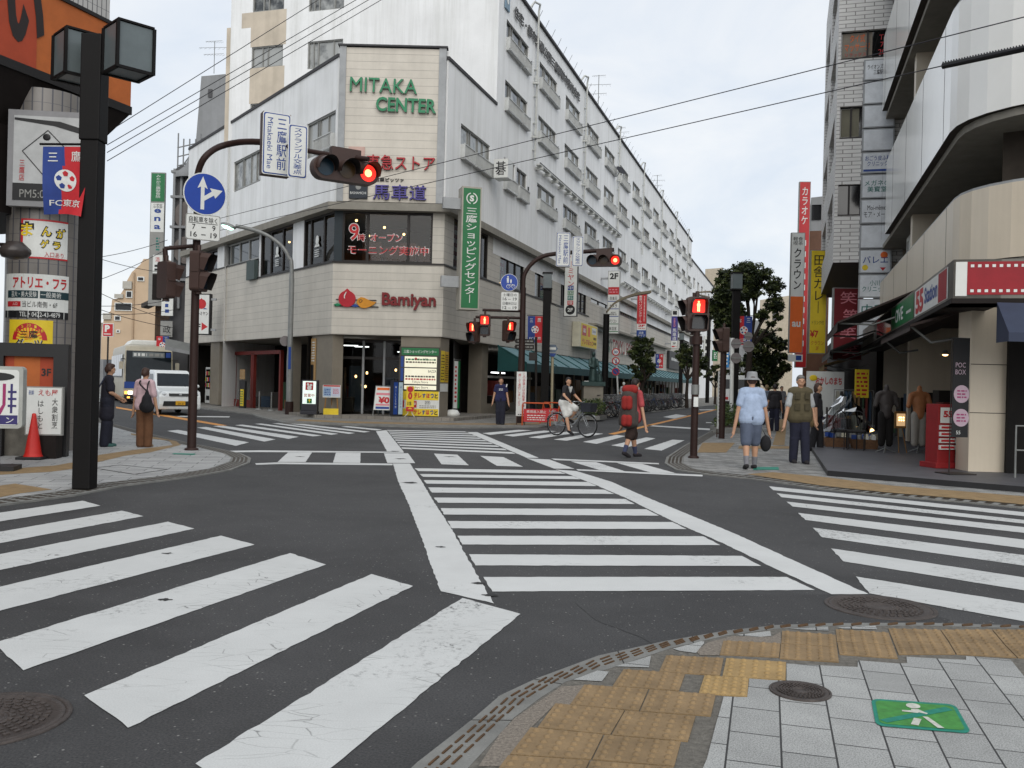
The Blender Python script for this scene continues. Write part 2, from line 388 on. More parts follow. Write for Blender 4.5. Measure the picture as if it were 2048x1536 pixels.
marking("zebra_crossing",pl,PAINT,world=True)
tr_ = [((1537.5,973),(1546,980.8)),((1553.5,987),(1563.4,995)),((1572.8,1003.8),(1585,1013.5)),((1596.3,1026.3),(1610.5,1040.5)),((1625.8,1056),(1644.5,1075.3)),((1661.9,1097.5),(1686.5,1123.4)),((1711.4,1153.7),(1739,1187.7))]
ed_ = [(1025,1033),(1040.5,1047.7),(1055,1066.5),(1080,1097.5),(1111,1132),(1155.5,1181.5),(1208,1244)]
pl = []
for (a1,a2),(y1,y2) in zip(tr_,ed_):
    q1,q2,e1,e2 = G(*a1),G(*a2),G(2048,y1),G(2048,y2)
    x1 = q1 + (e1 - q1).normalized()*max(4.2,(e1 - q1).length + .3);x2 = q2 + (e2 - q2).normalized()*max(4.2,(e2 - q2).length + .3)
    pl.append([Vector((p.x,p.y,0.004)) for p in (q1,q2,x2,x1)])
marking("zebra_crossing",pl,PAINTW,world=True)
bl = [(752,862.7),(772.5,860.5),(807.5,904),(774,903)]
b2l = [(785.6,927.4),(820,927.4),(842.5,962),(873,1012.5),(901.6,1056),(938.8,1124),(988,1208),(882,1183.5),(871,1156),(838,1063),(816,1006),(796.6,964)]
br_ = [(933.3,864.4),(954,864.4),(1077.7,916),(1053.6,916)]
br2 = [(1111,939.5),(1152.5,942.5),(1222.5,964),(1288,993),(1354,1020),(1472,1069),(1548,1104),(1737,1189),(1663,1189.5),(1548,1137),(1450,1089),(1349,1045),(1253,997),(1190,970),(1140,950)]
bars = [((829.4,937),(836,942.5),(1131,948),(1113.8,941.4)),((839,948.4),(845.8,954),(1162,959),(1146,952.8)),((847,960.7),(853.4,967.7),(1193,972.7),(1175.5,964.4)),
        ((856.7,975.3),(864,985.6),(1229,988.4),(1208,979.7)),((867.7,995.7),(876.4,1006),(1269.5,1008.6),(1250,998.3)),((881.4,1016.9),(888.4,1029.6),(1317.7,1032),(1292.5,1019)),
        ((895,1042.7),(903.3,1057.3),(1373.4,1058.9),(1345,1044.7)),((914.7,1072.2),(924.5,1089.7),(1441,1091),(1406,1073.3)),((938,1109.4),(950.8,1131.7),(1522.6,1132.8),(1484,1112.7)),((966.8,1154.8),(985,1184),(1630,1181),(1573.6,1154.8))]
fl,fr_ = (773.6,860),(807.5,901);rl,rr_ = (930,863.2),(1040,912)
far = []
g0,g1,h0,h1 = G(*fl),G(*fr_),G(*rl),G(*rr_)
for k in range(9):
    a_,b_ = k/9.0,(k + 0.5)/9.0
    far.append([Vector((p.x,p.y,0.004)) for p in (g0.lerp(g1,a_),g0.lerp(g1,b_),h0.lerp(h1,b_),h0.lerp(h1,a_))])
marking("zebra_crossing",[gp(q) for q in (bl,b2l,br_,br2) + tuple(bars)] + far,PAINTC,world=True)
cs = [[(451,902),(520,901),(807,904),(807,906),(520,904.5),(456,905)],[(510.5,927),(560,925),(785,927.6),(785,931),(560,928.6),(512,930)],
      [(576,905.2),(624,905.2),(611,924.4),(555,924.4)],[(672,905.6),(721,906),(720.5,926.4),(666,925.6)],[(767.7,906.8),(816,906.8),(830.5,926.6),(774.7,926.2)],
      [(867.7,907.5),(914.7,909.7),(937.7,931),(883,929)],[(960.6,912),(1006.6,914.5),(1046,933.8),(993.4,932)],[(1053.6,917),(1099.5,919.5),(1149,938),(1108,937.6)],
      [(1102,917.3),(1317.7,926.6),(1318,929),(1110,920.4)],[(1152,938.6),(1405,950),(1405,953.4),(1156,941.6)],
      [(1141.6,923),(1192,924.6),(1250,943),(1198,940.2)],[(1233,926),(1284,928),(1352,947),(1302,945.6)]]
marking("zebra_crossing",cs,PAINTC,am=0.004)
zl = [[(334,862),(356,860),(498,885),(472,892)],[(394,855.5),(412,854),(551,879),(529,883.5)],[(426,852.5),(442,851),(598,874),(577,878)],[(470,850.6),(485,849.5),(644,871.4),(626,873)],
      [(509,848),(522.5,847.3),(676.7,868),(662.5,870)],[(544,847),(557.5,846.7),(710.6,866.4),(697.5,868)],[(581,848),(595,847),(741,863.7),(728,865.2)],[(682,853.4),(695,852.6),(764,859.2),(754,861)]]
marking("zebra_crossing",zl,PAINTC,am=0.01)
zr = [[(964,866.6),(980.5,870),(1063.5,860.7),(1037,859.8)],[(1006,870.5),(1026.4,873.4),(1113,862.6),(1088,861.4)],[(1056.7,875),(1081,877),(1159,865),(1137,863)],[(1107.5,879.3),(1132.8,881.6),(1207,867.6),(1186.5,866)],
      [(1165.6,884),(1193,888),(1251,872.5),(1233.4,870)],[(1222.5,891),(1253,895.5),(1311,877),(1292.5,875)],[(1288,898),(1323,901.4),(1369,881),(1345,879.5)]]
marking("zebra_crossing",zr,PAINTC,am=0.01)
SM = S("tar_spot",58,58,58,.8,rough=.9,var=.3,vs=30);rg0 = random.Random(4);polys = []
for u,v,r_ in ((820,966,.17),(790,903,.12),(800,918,.14),(600,914,.12),(900,914,.14),(330,1201,.05),(335,1108,.05),(957,1168,.06),(880,1095,.05),(980,1192,.07)):
    c_ = G(u,v);polys.append([c_ + Vector((math.cos(k*.45)*r_*rg0.uniform(.35,1.1),math.sin(k*.45)*r_*rg0.uniform(.3,1)*.8,.007)) for k in range(14)])
marking("road_marking",polys,SM,world=True)
marking("centre_line",[[(1216,868),(1229,869.4),(1330,845),(1520,799),(1517,798.4),(1323,843.6)],[(232,813.5),(232,816.5),(371,840.6),(441,852),(455,851),(380,838)]],ORANGE)
marking("stop_line",[[(1292,852),(1300,850.4),(1424,857.6),(1424,861)],[(352,833.6),(362,832),(460,833),(458,835)]],PAINTC)
marking("road_marking",[[(1326,834),(1352,828.6),(1376,831.6),(1352,838)],[(1398,819),(1428,818.6),(1430,820.2),(1400,820.8)],[(1412,844.4),(1434,845),(1434,846.4),(1412,846)]],PAINTW)
zoomA = lambda x,y: (1000 + x*.21875,1200 + y*.21875)
zoomB = lambda x,y: (1400 + x*.21875,1200 + y*.21875)
zoomC = lambda x,y: (1700 + x*.21873,1200 + y*.21873)
KO = [(600,1790),(720,1645),(834,1536),(900,1484),(944,1449),(1000,1400),(1072,1366),(1197,1319),(1328,1290),(1448,1269),(1553,1257),(1662,1253.2),(1848,1252.2),(2048,1258),(2500,1285),(3200,1350)]
KI = [(740,1800),(840,1660),(950,1536),(1000,1482),(1028,1449),(1080,1409),(1131,1376),(1219,1349),(1341,1307.5),(1452,1281.5),(1555,1267.4),(1662,1262.4),(1848,1261),(2048,1266.5),(2500,1295),(3200,1362)]
mb = MB();ko = gp(KO,0.022);ki = gp(KI,0.03);n = len(ko)
mb.add(ko + ki,[[i,i + 1,n + i + 1,n + i] for i in range(n - 1)],KERB)
lo = gp(KO,-0.02);mb.add(ko + lo,[[n + i,n + i + 1,i + 1,i] for i in range(n - 1)],KERB)
cum = [0]
for i in range(n - 1): cum.append(cum[-1] + ((ko[i + 1] + ki[i + 1])/2 - (ko[i] + ki[i])/2).length)
def along(t_,f):
    for i in range(n - 1):
        if cum[i + 1] >= t_:
            q = (t_ - cum[i])/(cum[i + 1] - cum[i]);p = ko[i].lerp(ko[i + 1],q).lerp(ki[i].lerp(ki[i + 1],q),f)
            return p,(ko[i + 1] - ko[i]).normalized()
    return ko[-1],Vector((1,0,0))
_rd = (G(*zoomA(200,720)) - G(*zoomA(60,830)))
_vd = Vector((0.30,0.954,0))
s_ = 0.1
while s_ < cum[-1] - 0.3:
    for f in (0.28,0.48,0.68):
        p,tg = along(s_,f);d = (tg + _vd*0.55).normalized();q = d.cross(UP)
        mb.add([p + d*a_*0.042 + q*b_*0.0042 + UP*z_ for z_ in (0.0005,0.006) for a_,b_ in ((-1,-1),(1,-1),(1,1),(-1,1))],[[4,5,6,7],[0,1,5,4],[1,2,6,5],[2,3,7,6],[3,0,4,7]],KRIB)
    s_ += 0.118
DARKJ = S("joint_dark",40,38,36,rough=0.95)
s_ = 0.22
while s_ < cum[-1] - 0.2:
    p,tg = along(s_,0.0);p2,_ = along(s_ - 0.03,1.0);q = tg*0.004
    mb.poly([p - q + UP*.001,p + q + UP*.001,p2 + q + UP*.001,p2 - q + UP*.001],DARKJ);s_ += 0.59
mb.build("kerb",kind='structure')
mb = MB();mb.poly(gp(KI,0.029) + [Vector((14,1.0,.029)),Vector((8,-4,.029)),Vector((-3,-4,.029))],MORT);mb.build("pavement",kind='structure',tri=True)
GR = [zoomB(175,1100),zoomB(215,950),zoomB(430,955),zoomB(450,780),zoomB(655,795),zoomB(790,800),zoomB(790,640),zoomB(1065,655),zoomB(1440,672),zoomC(70,610),zoomC(440,640),zoomC(520,635),zoomC(515,575),zoomC(790,592),zoomC(1060,605),zoomC(1060,570),zoomC(1440,600),zoomC(1470,605),zoomC(1560,720),zoomC(1700,900),(2300,1560),(2300,1800),(1300,1800),zoomB(60,1536),zoomB(150,1185)]
mb = MB();mb.poly(gp(GR,0.034),TILE);mb.build("pavement",kind='structure',tri=True)
CH = [[(1055,665),(1380,565),(1360,675)],[(670,790),(890,705),(995,715),(930,805)],[(1580,500),(1840,430),(1875,435),(1790,540),(1640,520)]]
mb = MB()
for q in CH: mb.poly(gp([zoomA(*p) for p in q],0.033),TILE)
for q in ([(325,372),(640,332),(650,380),(520,390)],[(820,312),(1170,292),(1175,330),(1000,325)],[(1240,296),(1605,285),(1620,318),(1300,310)]): mb.poly(gp([zoomB(*p) for p in q],0.033),TILE)
mb.build("pavement",kind='structure',tri=True)
mb = MB();mb.poly(gp([zoomA(*p) for p in [(0,1290),(130,1150),(560,850),(770,840),(640,1025),(505,1015),(280,1240),(90,1490),(40,1600),(-200,1600)]],0.032),MORTP)
mb.poly(gp([zoomB(*p) for p in [(70,440),(300,380),(660,385),(735,340),(740,450),(215,425),(175,560),(0,560),(-40,520)]],0.032),MORTP);mb.build("pavement",kind='structure',tri=True)
TS = [[(90,1490),(280,1240),(940,1308),(830,1536)],[(845,1536),(955,1312),(1650,1375),(1590,1600)],[(345,1237),(505,1015),(1135,1080),(1005,1305)],[(1020,1307),(1145,1082),(1785,1135),(1715,1367)],
      [(640,1025),(770,840),(1355,880),(1268,1082)],[(1280,1085),(1368,885),(1970,932),(1925,1130)],[(1030,850),(1130,695),(1690,735),(1635,893)],[(1455,715),(1520,565),(2042,590),(2010,750)],
      [(-130,1780),(75,1500),(815,1550),(690,1830)],[(700,1830),(830,1552),(1580,1610),(1500,1900)]]
TS = [[zoomA(*p) for p in q] for q in TS]
TS += [[zoomB(*p) for p in q] for q in [[(-12,915),(40,752),(445,778),(430,950)],[(205,755),(240,590),(785,627),(780,797)],[(180,555),(213,427),(735,452),(720,580)],[(728,592),(740,455),(1250,490),(1268,625)],[(742,450),(750,335),(1238,372),(1250,486)],
       [(1250,432),(1240,320),(1722,352),(1764,468)],[(1275,552),(1254,438),(1766,472),(1808,592)]]]
ctop = [(345,310),(825,322),(1298,320),(1760,322),(2230,326)];cmid = [(395,440),(905,440),(1405,452),(1900,460),(2400,468)];cbot = [(440,555),(970,552),(1530,585),(2060,600),(2560,610)]
for i in range(4):
    for a_,b_ in ((ctop,cmid),(cmid,cbot)): TS.append([zoomC(b_[i][0] + 4,b_[i][1] - 2),zoomC(a_[i][0] + 4,a_[i][1] + 2),zoomC(a_[i + 1][0] - 6,a_[i + 1][1] + 2),zoomC(b_[i + 1][0] - 8,b_[i + 1][1] - 2)])
mb = MB()
for k,q in enumerate(TS):
    g = gp(q,0.035);mm = YELB if k in (10,11) else YEL
    mb.add(g + [p - UP*0.02 for p in g],[[3,2,1,0],[0,1,5,4],[1,2,6,5],[2,3,7,6],[3,0,4,7]],mm)
    for i in range(5):
        for j in range(5):
            x,y = (i + .5)/5,(j + .5)/5
            p = g[0].lerp(g[3],x).lerp(g[1].lerp(g[2],x),y);ns = 8
            r0 = [p + Vector((math.cos(2*math.pi*h/ns)*.016,math.sin(2*math.pi*h/ns)*.016,0)) for h in range(ns)];r1 = [p + (w_ - p)*0.6 + UP*.009 for w_ in r0]
            mb.add(r0 + r1,[[h,(h + 1) % ns,ns + (h + 1) % ns,ns + h] for h in range(ns)] + [list(range(ns,2*ns))],mm,True)
mb.build("tactile_paving",kind='structure',fixn=True)
fs_ = [zoomC(190,975),zoomC(960,1030),zoomC(1112,1305),zoomC(235,1230)]
g = gp(fs_,0.038)
def bil(x,y): return g[3].lerp(g[2],x).lerp(g[0].lerp(g[1],x),y)
def bpoly(mb,pts,m,z): mb.poly([bil(*p) + UP*z for p in pts],m)
SG,ST,SW = S("sticker_green",70,150,66,0.8,rough=0.6,var=0.25,vs=20),S("sticker_teal",22,140,118,0.8,rough=0.6,var=0.2,vs=20),S("sticker_white",214,216,204,0.8,rough=0.6,var=0.2,vs=30)
def rrect(x0,x1,y0,y1,r,n=5,ax=1.0):
    out = []
    for cx,cy,a0 in ((x1 - r*ax,y1 - r,0),(x0 + r*ax,y1 - r,90),(x0 + r*ax,y0 + r,180),(x1 - r*ax,y0 + r,270)):
        out += [(cx + r*ax*math.cos(R(a0 + 90*i/n)),cy + r*math.sin(R(a0 + 90*i/n))) for i in range(n + 1)]
    return out
mb = MB();bpoly(mb,rrect(0,1,0,1,0.14,ax=.7),ST,0);bpoly(mb,rrect(0.045,0.955,0.08,0.93,0.1,ax=.7),SG,.0012)
bpoly(mb,[(0.05,0.2),(0.13,0.12),(0.94,0.76),(0.86,0.86)],ST,.0024)
bpoly(mb,[(0.48 + .085*math.cos(R(a)),0.80 + .1*math.sin(R(a))) for a in range(0,360,30)],SW,.0036)
for q in ([(0.44,.68),(0.53,.68),(0.58,.60),(.62,.56),(.6,.52),(.52,.57),(.5,.54),(.33,.56),(.33,.61),(.44,.62)],[(.44,.36),(.52,.33),(.46,.10),(.38,.12)],[(.54,.43),(.6,.43),(.73,.08),(.66,.07)]): bpoly(mb,q,SW,.0036)
mb.build("pavement_sign",label="green painted pavement sign with a white walking figure crossed by a teal band",cat="ground sign")
def manhole(c,rad,label,z0):
    t_ = thing("manhole_cover",label,"manhole cover",(c.x,c.y,z0),0,"manhole covers in the street and pavement");c = Vector((c.x,c.y,z0));mb = MB()
    mb.lathe(c,[(rad,0),(rad,.008),(rad*.93,.009),(rad*.92,.004)],IRON,40);mb.build("rim",t_)
    mb = MB();mb.lathe(c,[(rad*.92,.004),(rad*.91,.008),(rad*.84,.008),(rad*.83,.005),(0,.005)],IRON,40)
    for rr in (.2,.26): mb.lathe(c,[(rad*rr,.005),(rad*(rr + .01),.009),(rad*(rr + .04),.009),(rad*(rr + .05),.005)],IRON,24)
    r_ = rad*.32;k = 0
    while r_ < rad*.82:
        nn_ = max(8,int(2*math.pi*r_/(rad*.13)))
        for i in range(nn_):
            a_ = 2*math.pi*(i + (k % 2)*.5)/nn_;p = c + Vector((math.cos(a_)*r_,math.sin(a_)*r_,.007));mb.box(p,rad*.075,rad*.05,.007,IRON,a_ + math.pi/2)
        r_ += rad*.1;k += 1
    mb.build("lid",t_);return t_
manhole((G(-30,1440)),0.33,"large iron manhole cover in the road at the left end of the near crosswalk",0.0)
manhole((G(1760,1215)),0.36,"iron manhole cover in the road by the kerb between the two near crosswalks",0.0)
manhole((G(1600,1398)),0.142,"small round iron cover let into the grey pavement slabs",0.034)
LP_ = [(-500,1035),(-150,1025),(0,1013),(150,993),(250,973),(375,957),(462,942),(500,927),(502,918),(483,909),(430,897),(381,888),(305,870),(272,861),(225,848),(195,836),(180,826),(172,818)]
def edge_pavement(outer,extra,z,kw,top,ribs=0.0,ribm=KRIB):
    o_ = gp(outer,z - .01);n = len(o_);inn = []
    for i in range(n):
        tg = (o_[min(i + 1,n - 1)] - o_[max(i - 1,0)]).normalized();q = UP.cross(tg);inn.append(o_[i] + q*kw + UP*.006)
    mb = MB();mb.add(o_ + inn,[[i,i + 1,n + i + 1,n + i] for i in range(n - 1)],KERB);lo = [p - UP*(z + .02) for p in o_]
    mb.add(o_ + lo,[[n + i,n + i + 1,i + 1,i] for i in range(n - 1)],KERB)
    if ribs:
        for i in range(n - 1):
            L_ = (o_[i + 1] - o_[i]).length;k = max(1,int(L_/ribs))
            for j in range(k):
                for f in (.22,.42,.62,.82):
                    p = o_[i].lerp(o_[i + 1],(j + .5)/k).lerp(inn[i].lerp(inn[i + 1],(j + .5)/k),f);tg = (o_[i + 1] - o_[i]).normalized();q = UP.cross(tg)
                    a_,b_ = ribs*.3,kw*.06
                    mb.poly([p + tg*x*a_ + q*y*b_ + UP*.004 for x,y in ((-1,-1),(1,-1),(1,1),(-1,1))],ribm)
    mb.build("kerb",kind='structure',fixn=False)
    mb = MB();mb.poly([p + UP*.003 for p in inn] + [Vector((*e,inn[0].z + .003)) for e in extra],top);mb.build("pavement",kind='structure',tri=True,fixn=True)
    return inn
KDOT = S("kerb_dot",84,72,58,0.7,rough=0.9)
edge_pavement(LP_,[(-60,160),(-60,8)],0.03,0.34,TILEF,0.15,KDOT)
TAC = S("tactile_band",158,132,94,0.8,rough=0.85,var=0.2,vs=6,bump=0.4,bs=60)
mb = MB()
mb.poly(gp([(-60,948),(0,943),(110,935),(160,926),(200,913),(260,904),(300,899),(345,893),(338,884),(300,880),(262,872),(262,869),(310,877),(352,885),(362,893),(300,908),(250,915),(196,928),(160,940),(100,948),(0,954),(-60,958)],.0315),TAC)
mb.poly(gp([(-60,984),(0,976),(30,972),(105,984),(40,992),(0,1000),(-60,1008)],.0315),TAC);mb.build("tactile_paving",kind='structure',tri=True,fixn=True)
mb = MB();mb.poly(gp([(348,909.6),(392,911),(388,913.5),(343,911.8)],.033),ST);mb.build("pavement_sign",label="small green marking on the white slabs of the left corner",cat="ground sign")
mb = MB()
q = gp([(186,940),(240,934),(335,943),(268,953)],.033)
for i in range(4):
    a_,b_ = q[i],q[(i + 1) % 4];w_ = (b_ - a_).normalized().cross(UP)*.012;mb.poly([a_ - w_,b_ - w_,b_ + w_,a_ + w_],DARKJ)
mb.build("pavement",kind='structure')
RP_ = [(2600,1072),(2048,1018),(1901,1004),(1767,993),(1634,979),(1500,959),(1406,949.5),(1351,941),(1329,928),(1333,915.5),(1367,893),(1425,861)]
_g = G(1425,861);DR = Vector((math.sin(math.atan2(570,FPX)),math.cos(math.atan2(570,FPX)),0));_far = _g + DR*220
edge_pavement(RP_[::-1],[(30,9),(60,30),(_far.x + 40,_far.y),(_far.x,_far.y),(_g.x + .4,_g.y)],0.03,0.36,TILER,0.16,KDOT)
mb = MB();mb.box((_g + _far)/2 + UP*.05,0.18,220,.2,KERB,-math.atan2(570,FPX));mb.build("kerb",kind='structure')
mb = MB()
mb.poly(gp([(1494,952),(1545,948),(1640,957),(1780,975),(2048,997),(2300,1022),(2300,1043),(2048,1014),(1900,1000),(1770,989),(1640,975)],.0335),TAC)
mb.poly(gp([(1405,888),(1470,888),(1452,908),(1394,908)],.0335),TAC)
mb.poly(gp([(1478,894),(1590,895),(1590,900),(1476,900)],.0335),TAC)
mb.poly(gp([(1545,893),(1569,893),(1574,840),(1560,840)],.0335),TAC);mb.build("tactile_paving",kind='structure',tri=True,fixn=True)
mb = MB();mb.poly(gp([(1508,937.5),(1557,937.5),(1558,943.5),(1506,943.5)],.035),ST);mb.build("pavement_sign",label="flat green no smoking mark on the grey setts behind the man in the hat",cat="ground sign")
PLAT = S("platform_tile",92,92,96,0.8,rough=0.55,var=0.15,vs=3)
mb = MB();q = [G(1655,941,.12),G(2047,973,.12),G(2700,1026,.12)]
q = [Vector((p.x,p.y,.12)) for p in q] + [Vector((40,40,.12)),G(1590,846,.12)]
mb.poly(q,PLAT);lo = [Vector((p.x,p.y,0)) for p in q]
for i in range(5): mb.poly([lo[i],lo[(i + 1) % 5],q[(i + 1) % 5],q[i]],BLACKG)
mb.build("pavement",kind='structure',fixn=True)
MP_ = [(1433,810.5),(1300,826),(1172,842),(1100,853),(1079,856),(1037,856.4),(939,857),(851,856),(728,853),(619,849),(564,847),(514,835),(506,831),(440,823),(380,815),(300,806),(200,794)]
e0 = G(1433,810.5) + DR*150
_o = edge_pavement(MP_[::-1],[(e0.x,e0.y),(e0.x - 5,e0.y),(-60,130)],0.06,0.2,TILEM)
mb = MB()
mb.poly(gp([(590,845),(700,850),(850,852.6),(1000,853),(1079,852.4),(1079,849.6),(1000,850.4),(850,849.6),(700,846.4),(600,842)],.0625),TAC)
mb.poly(gp([(1060,850),(1085,850),(1172,838.6),(1300,824.4),(1300,823.4),(1165,838)],.064),TAC);mb.build("tactile_paving",kind='structure',tri=True,fixn=True)
DL = Vector((-math.sin(math.atan2(1344,FPX)),math.cos(math.atan2(1344,FPX)),0))
CL,CR_ = Vector((-6.673,34,0)),Vector((-2.622,34,0))
FR,FL,FM = Fr(CR_,DR),Fr(CL,-DL),Fr(CL,(1,0,0))
TC_ = CR_ + DR*5.66
FT = Fr(TC_,(DR.y,-DR.x,0))
WHITE = M("white_render",(0.80,0.81,0.81),0.85,var=0.05,vs=0.5,streak=0.16,bump=0.25,bs=25)
WHITEF = M("white_render_front",(0.78,0.79,0.79),0.85,var=0.06,vs=0.6,streak=0.18,bump=0.25,bs=25)
TAN = S("tan_render",212,200,182,0.85,rough=0.85,var=0.12,vs=1.0,streak=0.15)
DK = S("dark_metal_frame",40,36,34,rough=0.5,metal=0.2)
ALU = S("aluminium_frame",150,150,146,0.9,rough=0.45,metal=0.4)
RAILM = S("railing_paint",196,198,196,0.9,rough=.5)
GREYM = S("grey_metal",160,163,165,0.9,rough=0.5,var=0.15,vs=2)
ROOFE = S("roof_edge",66,66,68,rough=0.8)
def board_mat(name,col,pitch,gap,line,vp=0.0,streak=0.12,rough=0.6):
    """horizontal cladding boards with dark open joints"""
    m,t,b,co = nodes(name,rough,0.35);o = co.outputs['Object'];sx = nn(t,"ShaderNodeSeparateXYZ");t.links.new(o,sx.inputs[0])
    def fr_(src,p,g):
        d = nn(t,"ShaderNodeMath",operation='DIVIDE');t.links.new(src,d.inputs[0]);d.inputs[1].default_value = p
        f = nn(t,"ShaderNodeMath",operation='FRACT');t.links.new(d.outputs[0],f.inputs[0])
        l_ = nn(t,"ShaderNodeMath",operation='LESS_THAN');t.links.new(f.outputs[0],l_.inputs[0]);l_.inputs[1].default_value = g;return l_.outputs[0],d.outputs[0]
    f,rows = fr_(sx.outputs[2],pitch,gap/pitch)
    base = ramp(t,no(t,o,0.9,6,0.7),0.3,tuple(c*0.86 for c in col),0.7,tuple(min(1,c*1.04) for c in col))
    fl_ = nn(t,"ShaderNodeMath",operation='FLOOR');t.links.new(rows,fl_.inputs[0])
    wn = nn(t,"ShaderNodeTexWhiteNoise",noise_dimensions='1D');t.links.new(fl_.outputs[0],wn.inputs['W'])
    a = mixc(t,1.0,base,ramp(t,wn.outputs[0],0,0.97,1,1.02),'MULTIPLY')
    mp_ = nn(t,"ShaderNodeMapping");mp_.inputs['Scale'].default_value = (2.4,2.4,0.10);t.links.new(o,mp_.inputs[0])
    a = mixc(t,1.0,a,ramp(t,no(t,mp_.outputs[0],1.0,5,0.7),0.28,1 - streak,0.55,1.0),'MULTIPLY')
    a = mixc(t,f,a,line);t.links.new(a,b.inputs['Base Color'])
    bp = nn(t,"ShaderNodeBump",Strength=0.35,Distance=0.01,invert=True);t.links.new(f,bp.inputs['Height']);t.links.new(bp.outputs[0],b.inputs['Normal'])
    return m
CREAM = board_mat("cream_boards",(0.53,0.50,0.44),0.285,0.010,(0.20,0.185,0.165))
CREAMP = board_mat("cream_panel_boards",(0.60,0.56,0.49),0.285,0.010,(0.22,0.21,0.19),streak=0.08)
SOFF = S("soffit",150,146,136,0.8,rough=0.9)
GFW = S("ground_floor_wall",140,132,118,0.8,rough=0.7,var=0.12,vs=1.2)
GFD = S("ground_floor_panel",112,104,92,0.8,rough=0.6,var=0.1,vs=0.8)
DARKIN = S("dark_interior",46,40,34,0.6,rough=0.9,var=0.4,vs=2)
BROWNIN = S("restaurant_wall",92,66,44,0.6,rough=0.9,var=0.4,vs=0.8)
def win_mat():
    m,t,b,co = nodes("window_glass",0.06,0.6)
    oi = nn(t,"ShaderNodeObjectInfo");x = no(t,co.outputs['Object'],1.6,3)
    ad = nn(t,"ShaderNodeMath",operation='ADD');t.links.new(oi.outputs['Random'],ad.inputs[0]);t.links.new(x,ad.inputs[1])
    a = ramp(t,ad.outputs[0],0.75,(0.04,0.045,0.048),1.25,(0.34,0.35,0.34));t.links.new(a,b.inputs['Base Color']);return m
GLASS = win_mat()
DGLASS = S("dark_glass",22,22,24,rough=0.05,spec=0.6,var=0.3,vs=0.7)
def clear_mat(name,tint):
    m = bpy.data.materials.new(name);m.use_nodes = True;MT[name] = m;t = m.node_tree;t.nodes.clear()
    tr = t.nodes.new("ShaderNodeBsdfTransparent");tr.inputs[0].default_value = (*tint,1);gl = t.nodes.new("ShaderNodeBsdfGlossy");gl.inputs['Roughness'].default_value = 0.03
    lw = t.nodes.new("ShaderNodeFresnel");lw.inputs[0].default_value = 1.45;mxx = t.nodes.new("ShaderNodeMixShader");ou = t.nodes.new("ShaderNodeOutputMaterial")
    t.links.new(lw.outputs[0],mxx.inputs[0]);t.links.new(tr.outputs[0],mxx.inputs[1]);t.links.new(gl.outputs[0],mxx.inputs[2]);t.links.new(mxx.outputs[0],ou.inputs[0]);return m
CGLASS = clear_mat("shop_glass",(0.62,0.64,0.62))
LAMPW = M("lamp_warm",(1,0.7,0.35),emit=6.0,ecol=(1,0.62,0.25,1));LAMPC = M("lamp_cool",(1,1,1),emit=4.0,ecol=(0.95,0.98,1,1))
def wall_holes(mb,fr,x0,x1,z0,z1,holes,m,th=0.25,mrev=None):
    zs = sorted({z0,z1} | {max(z0,min(z1,h[2])) for h in holes} | {max(z0,min(z1,h[3])) for h in holes})
    for a,b2 in zip(zs,zs[1:]):
        hs = sorted([h for h in holes if h[2] <= a + 1e-6 and h[3] >= b2 - 1e-6]);x = x0
        for h in hs + [(x1,x1,0,0)]:
            if h[0] > x + 1e-6: mb.quad(fr,x,h[0],a,b2,0,m)
            x = max(x,h[1])
    for h in holes:
        a,b2,c,d = h
        for q in ([(a,c),(b2,c)],[(b2,c),(b2,d)],[(b2,d),(a,d)],[(a,d),(a,c)]):
            (xa,za),(xb,zb) = q;mb.poly([fr.pt(xa,za,0),fr.pt(xb,zb,0),fr.pt(xb,zb,-th),fr.pt(xa,za,-th)],mrev or m)
def band(mb,path,z0,z1,d0,d1,m,mbot=None,caps=True):
    """strip swept along a plan path with mitred corners; d measured outwards (to the right of travel)"""
    n = len(path);A,B = [],[]
    for i in range(n):
        t0 = (path[i] - path[i - 1]).normalized() if i else None;t1 = (path[i + 1] - path[i]).normalized() if i < n - 1 else None
        t0 = t0 or t1;t1 = t1 or t0;n0,n1 = t0.cross(UP),t1.cross(UP);q = (n0 + n1).normalized();q = q/max(.2,q.dot(n0))
        A.append(path[i] + q*d0);B.append(path[i] + q*d1)
    for i in range(n - 1):
        a,b2,c,d = A[i],A[i + 1],B[i],B[i + 1];z = lambda p,h: Vector((p.x,p.y,h))
        mb.poly([z(c,z0),z(d,z0),z(d,z1),z(c,z1)],m);mb.poly([z(a,z1),z(c,z1),z(d,z1),z(b2,z1)],m);mb.poly([z(c,z0),z(a,z0),z(b2,z0),z(d,z0)],mbot or m)
        mb.poly([z(b2,z0),z(a,z0),z(a,z1),z(b2,z1)],m)
    for p,q,s in ((A[0],B[0],1),(A[-1],B[-1],-1)):
        k = [Vector((p.x,p.y,z0)),Vector((q.x,q.y,z0)),Vector((q.x,q.y,z1)),Vector((p.x,p.y,z1))];mb.poly(k[::s],m)
    return mb
pL,pR = CL + DL*18.0,CR_ + DR*81.0
bld = thing("corner_building","long white apartment building over cream boarded shops on the far corner","building",(-4.6,34,0))
def flat(): return Fr((0,0,0),(1,0,0),(0,1,0))
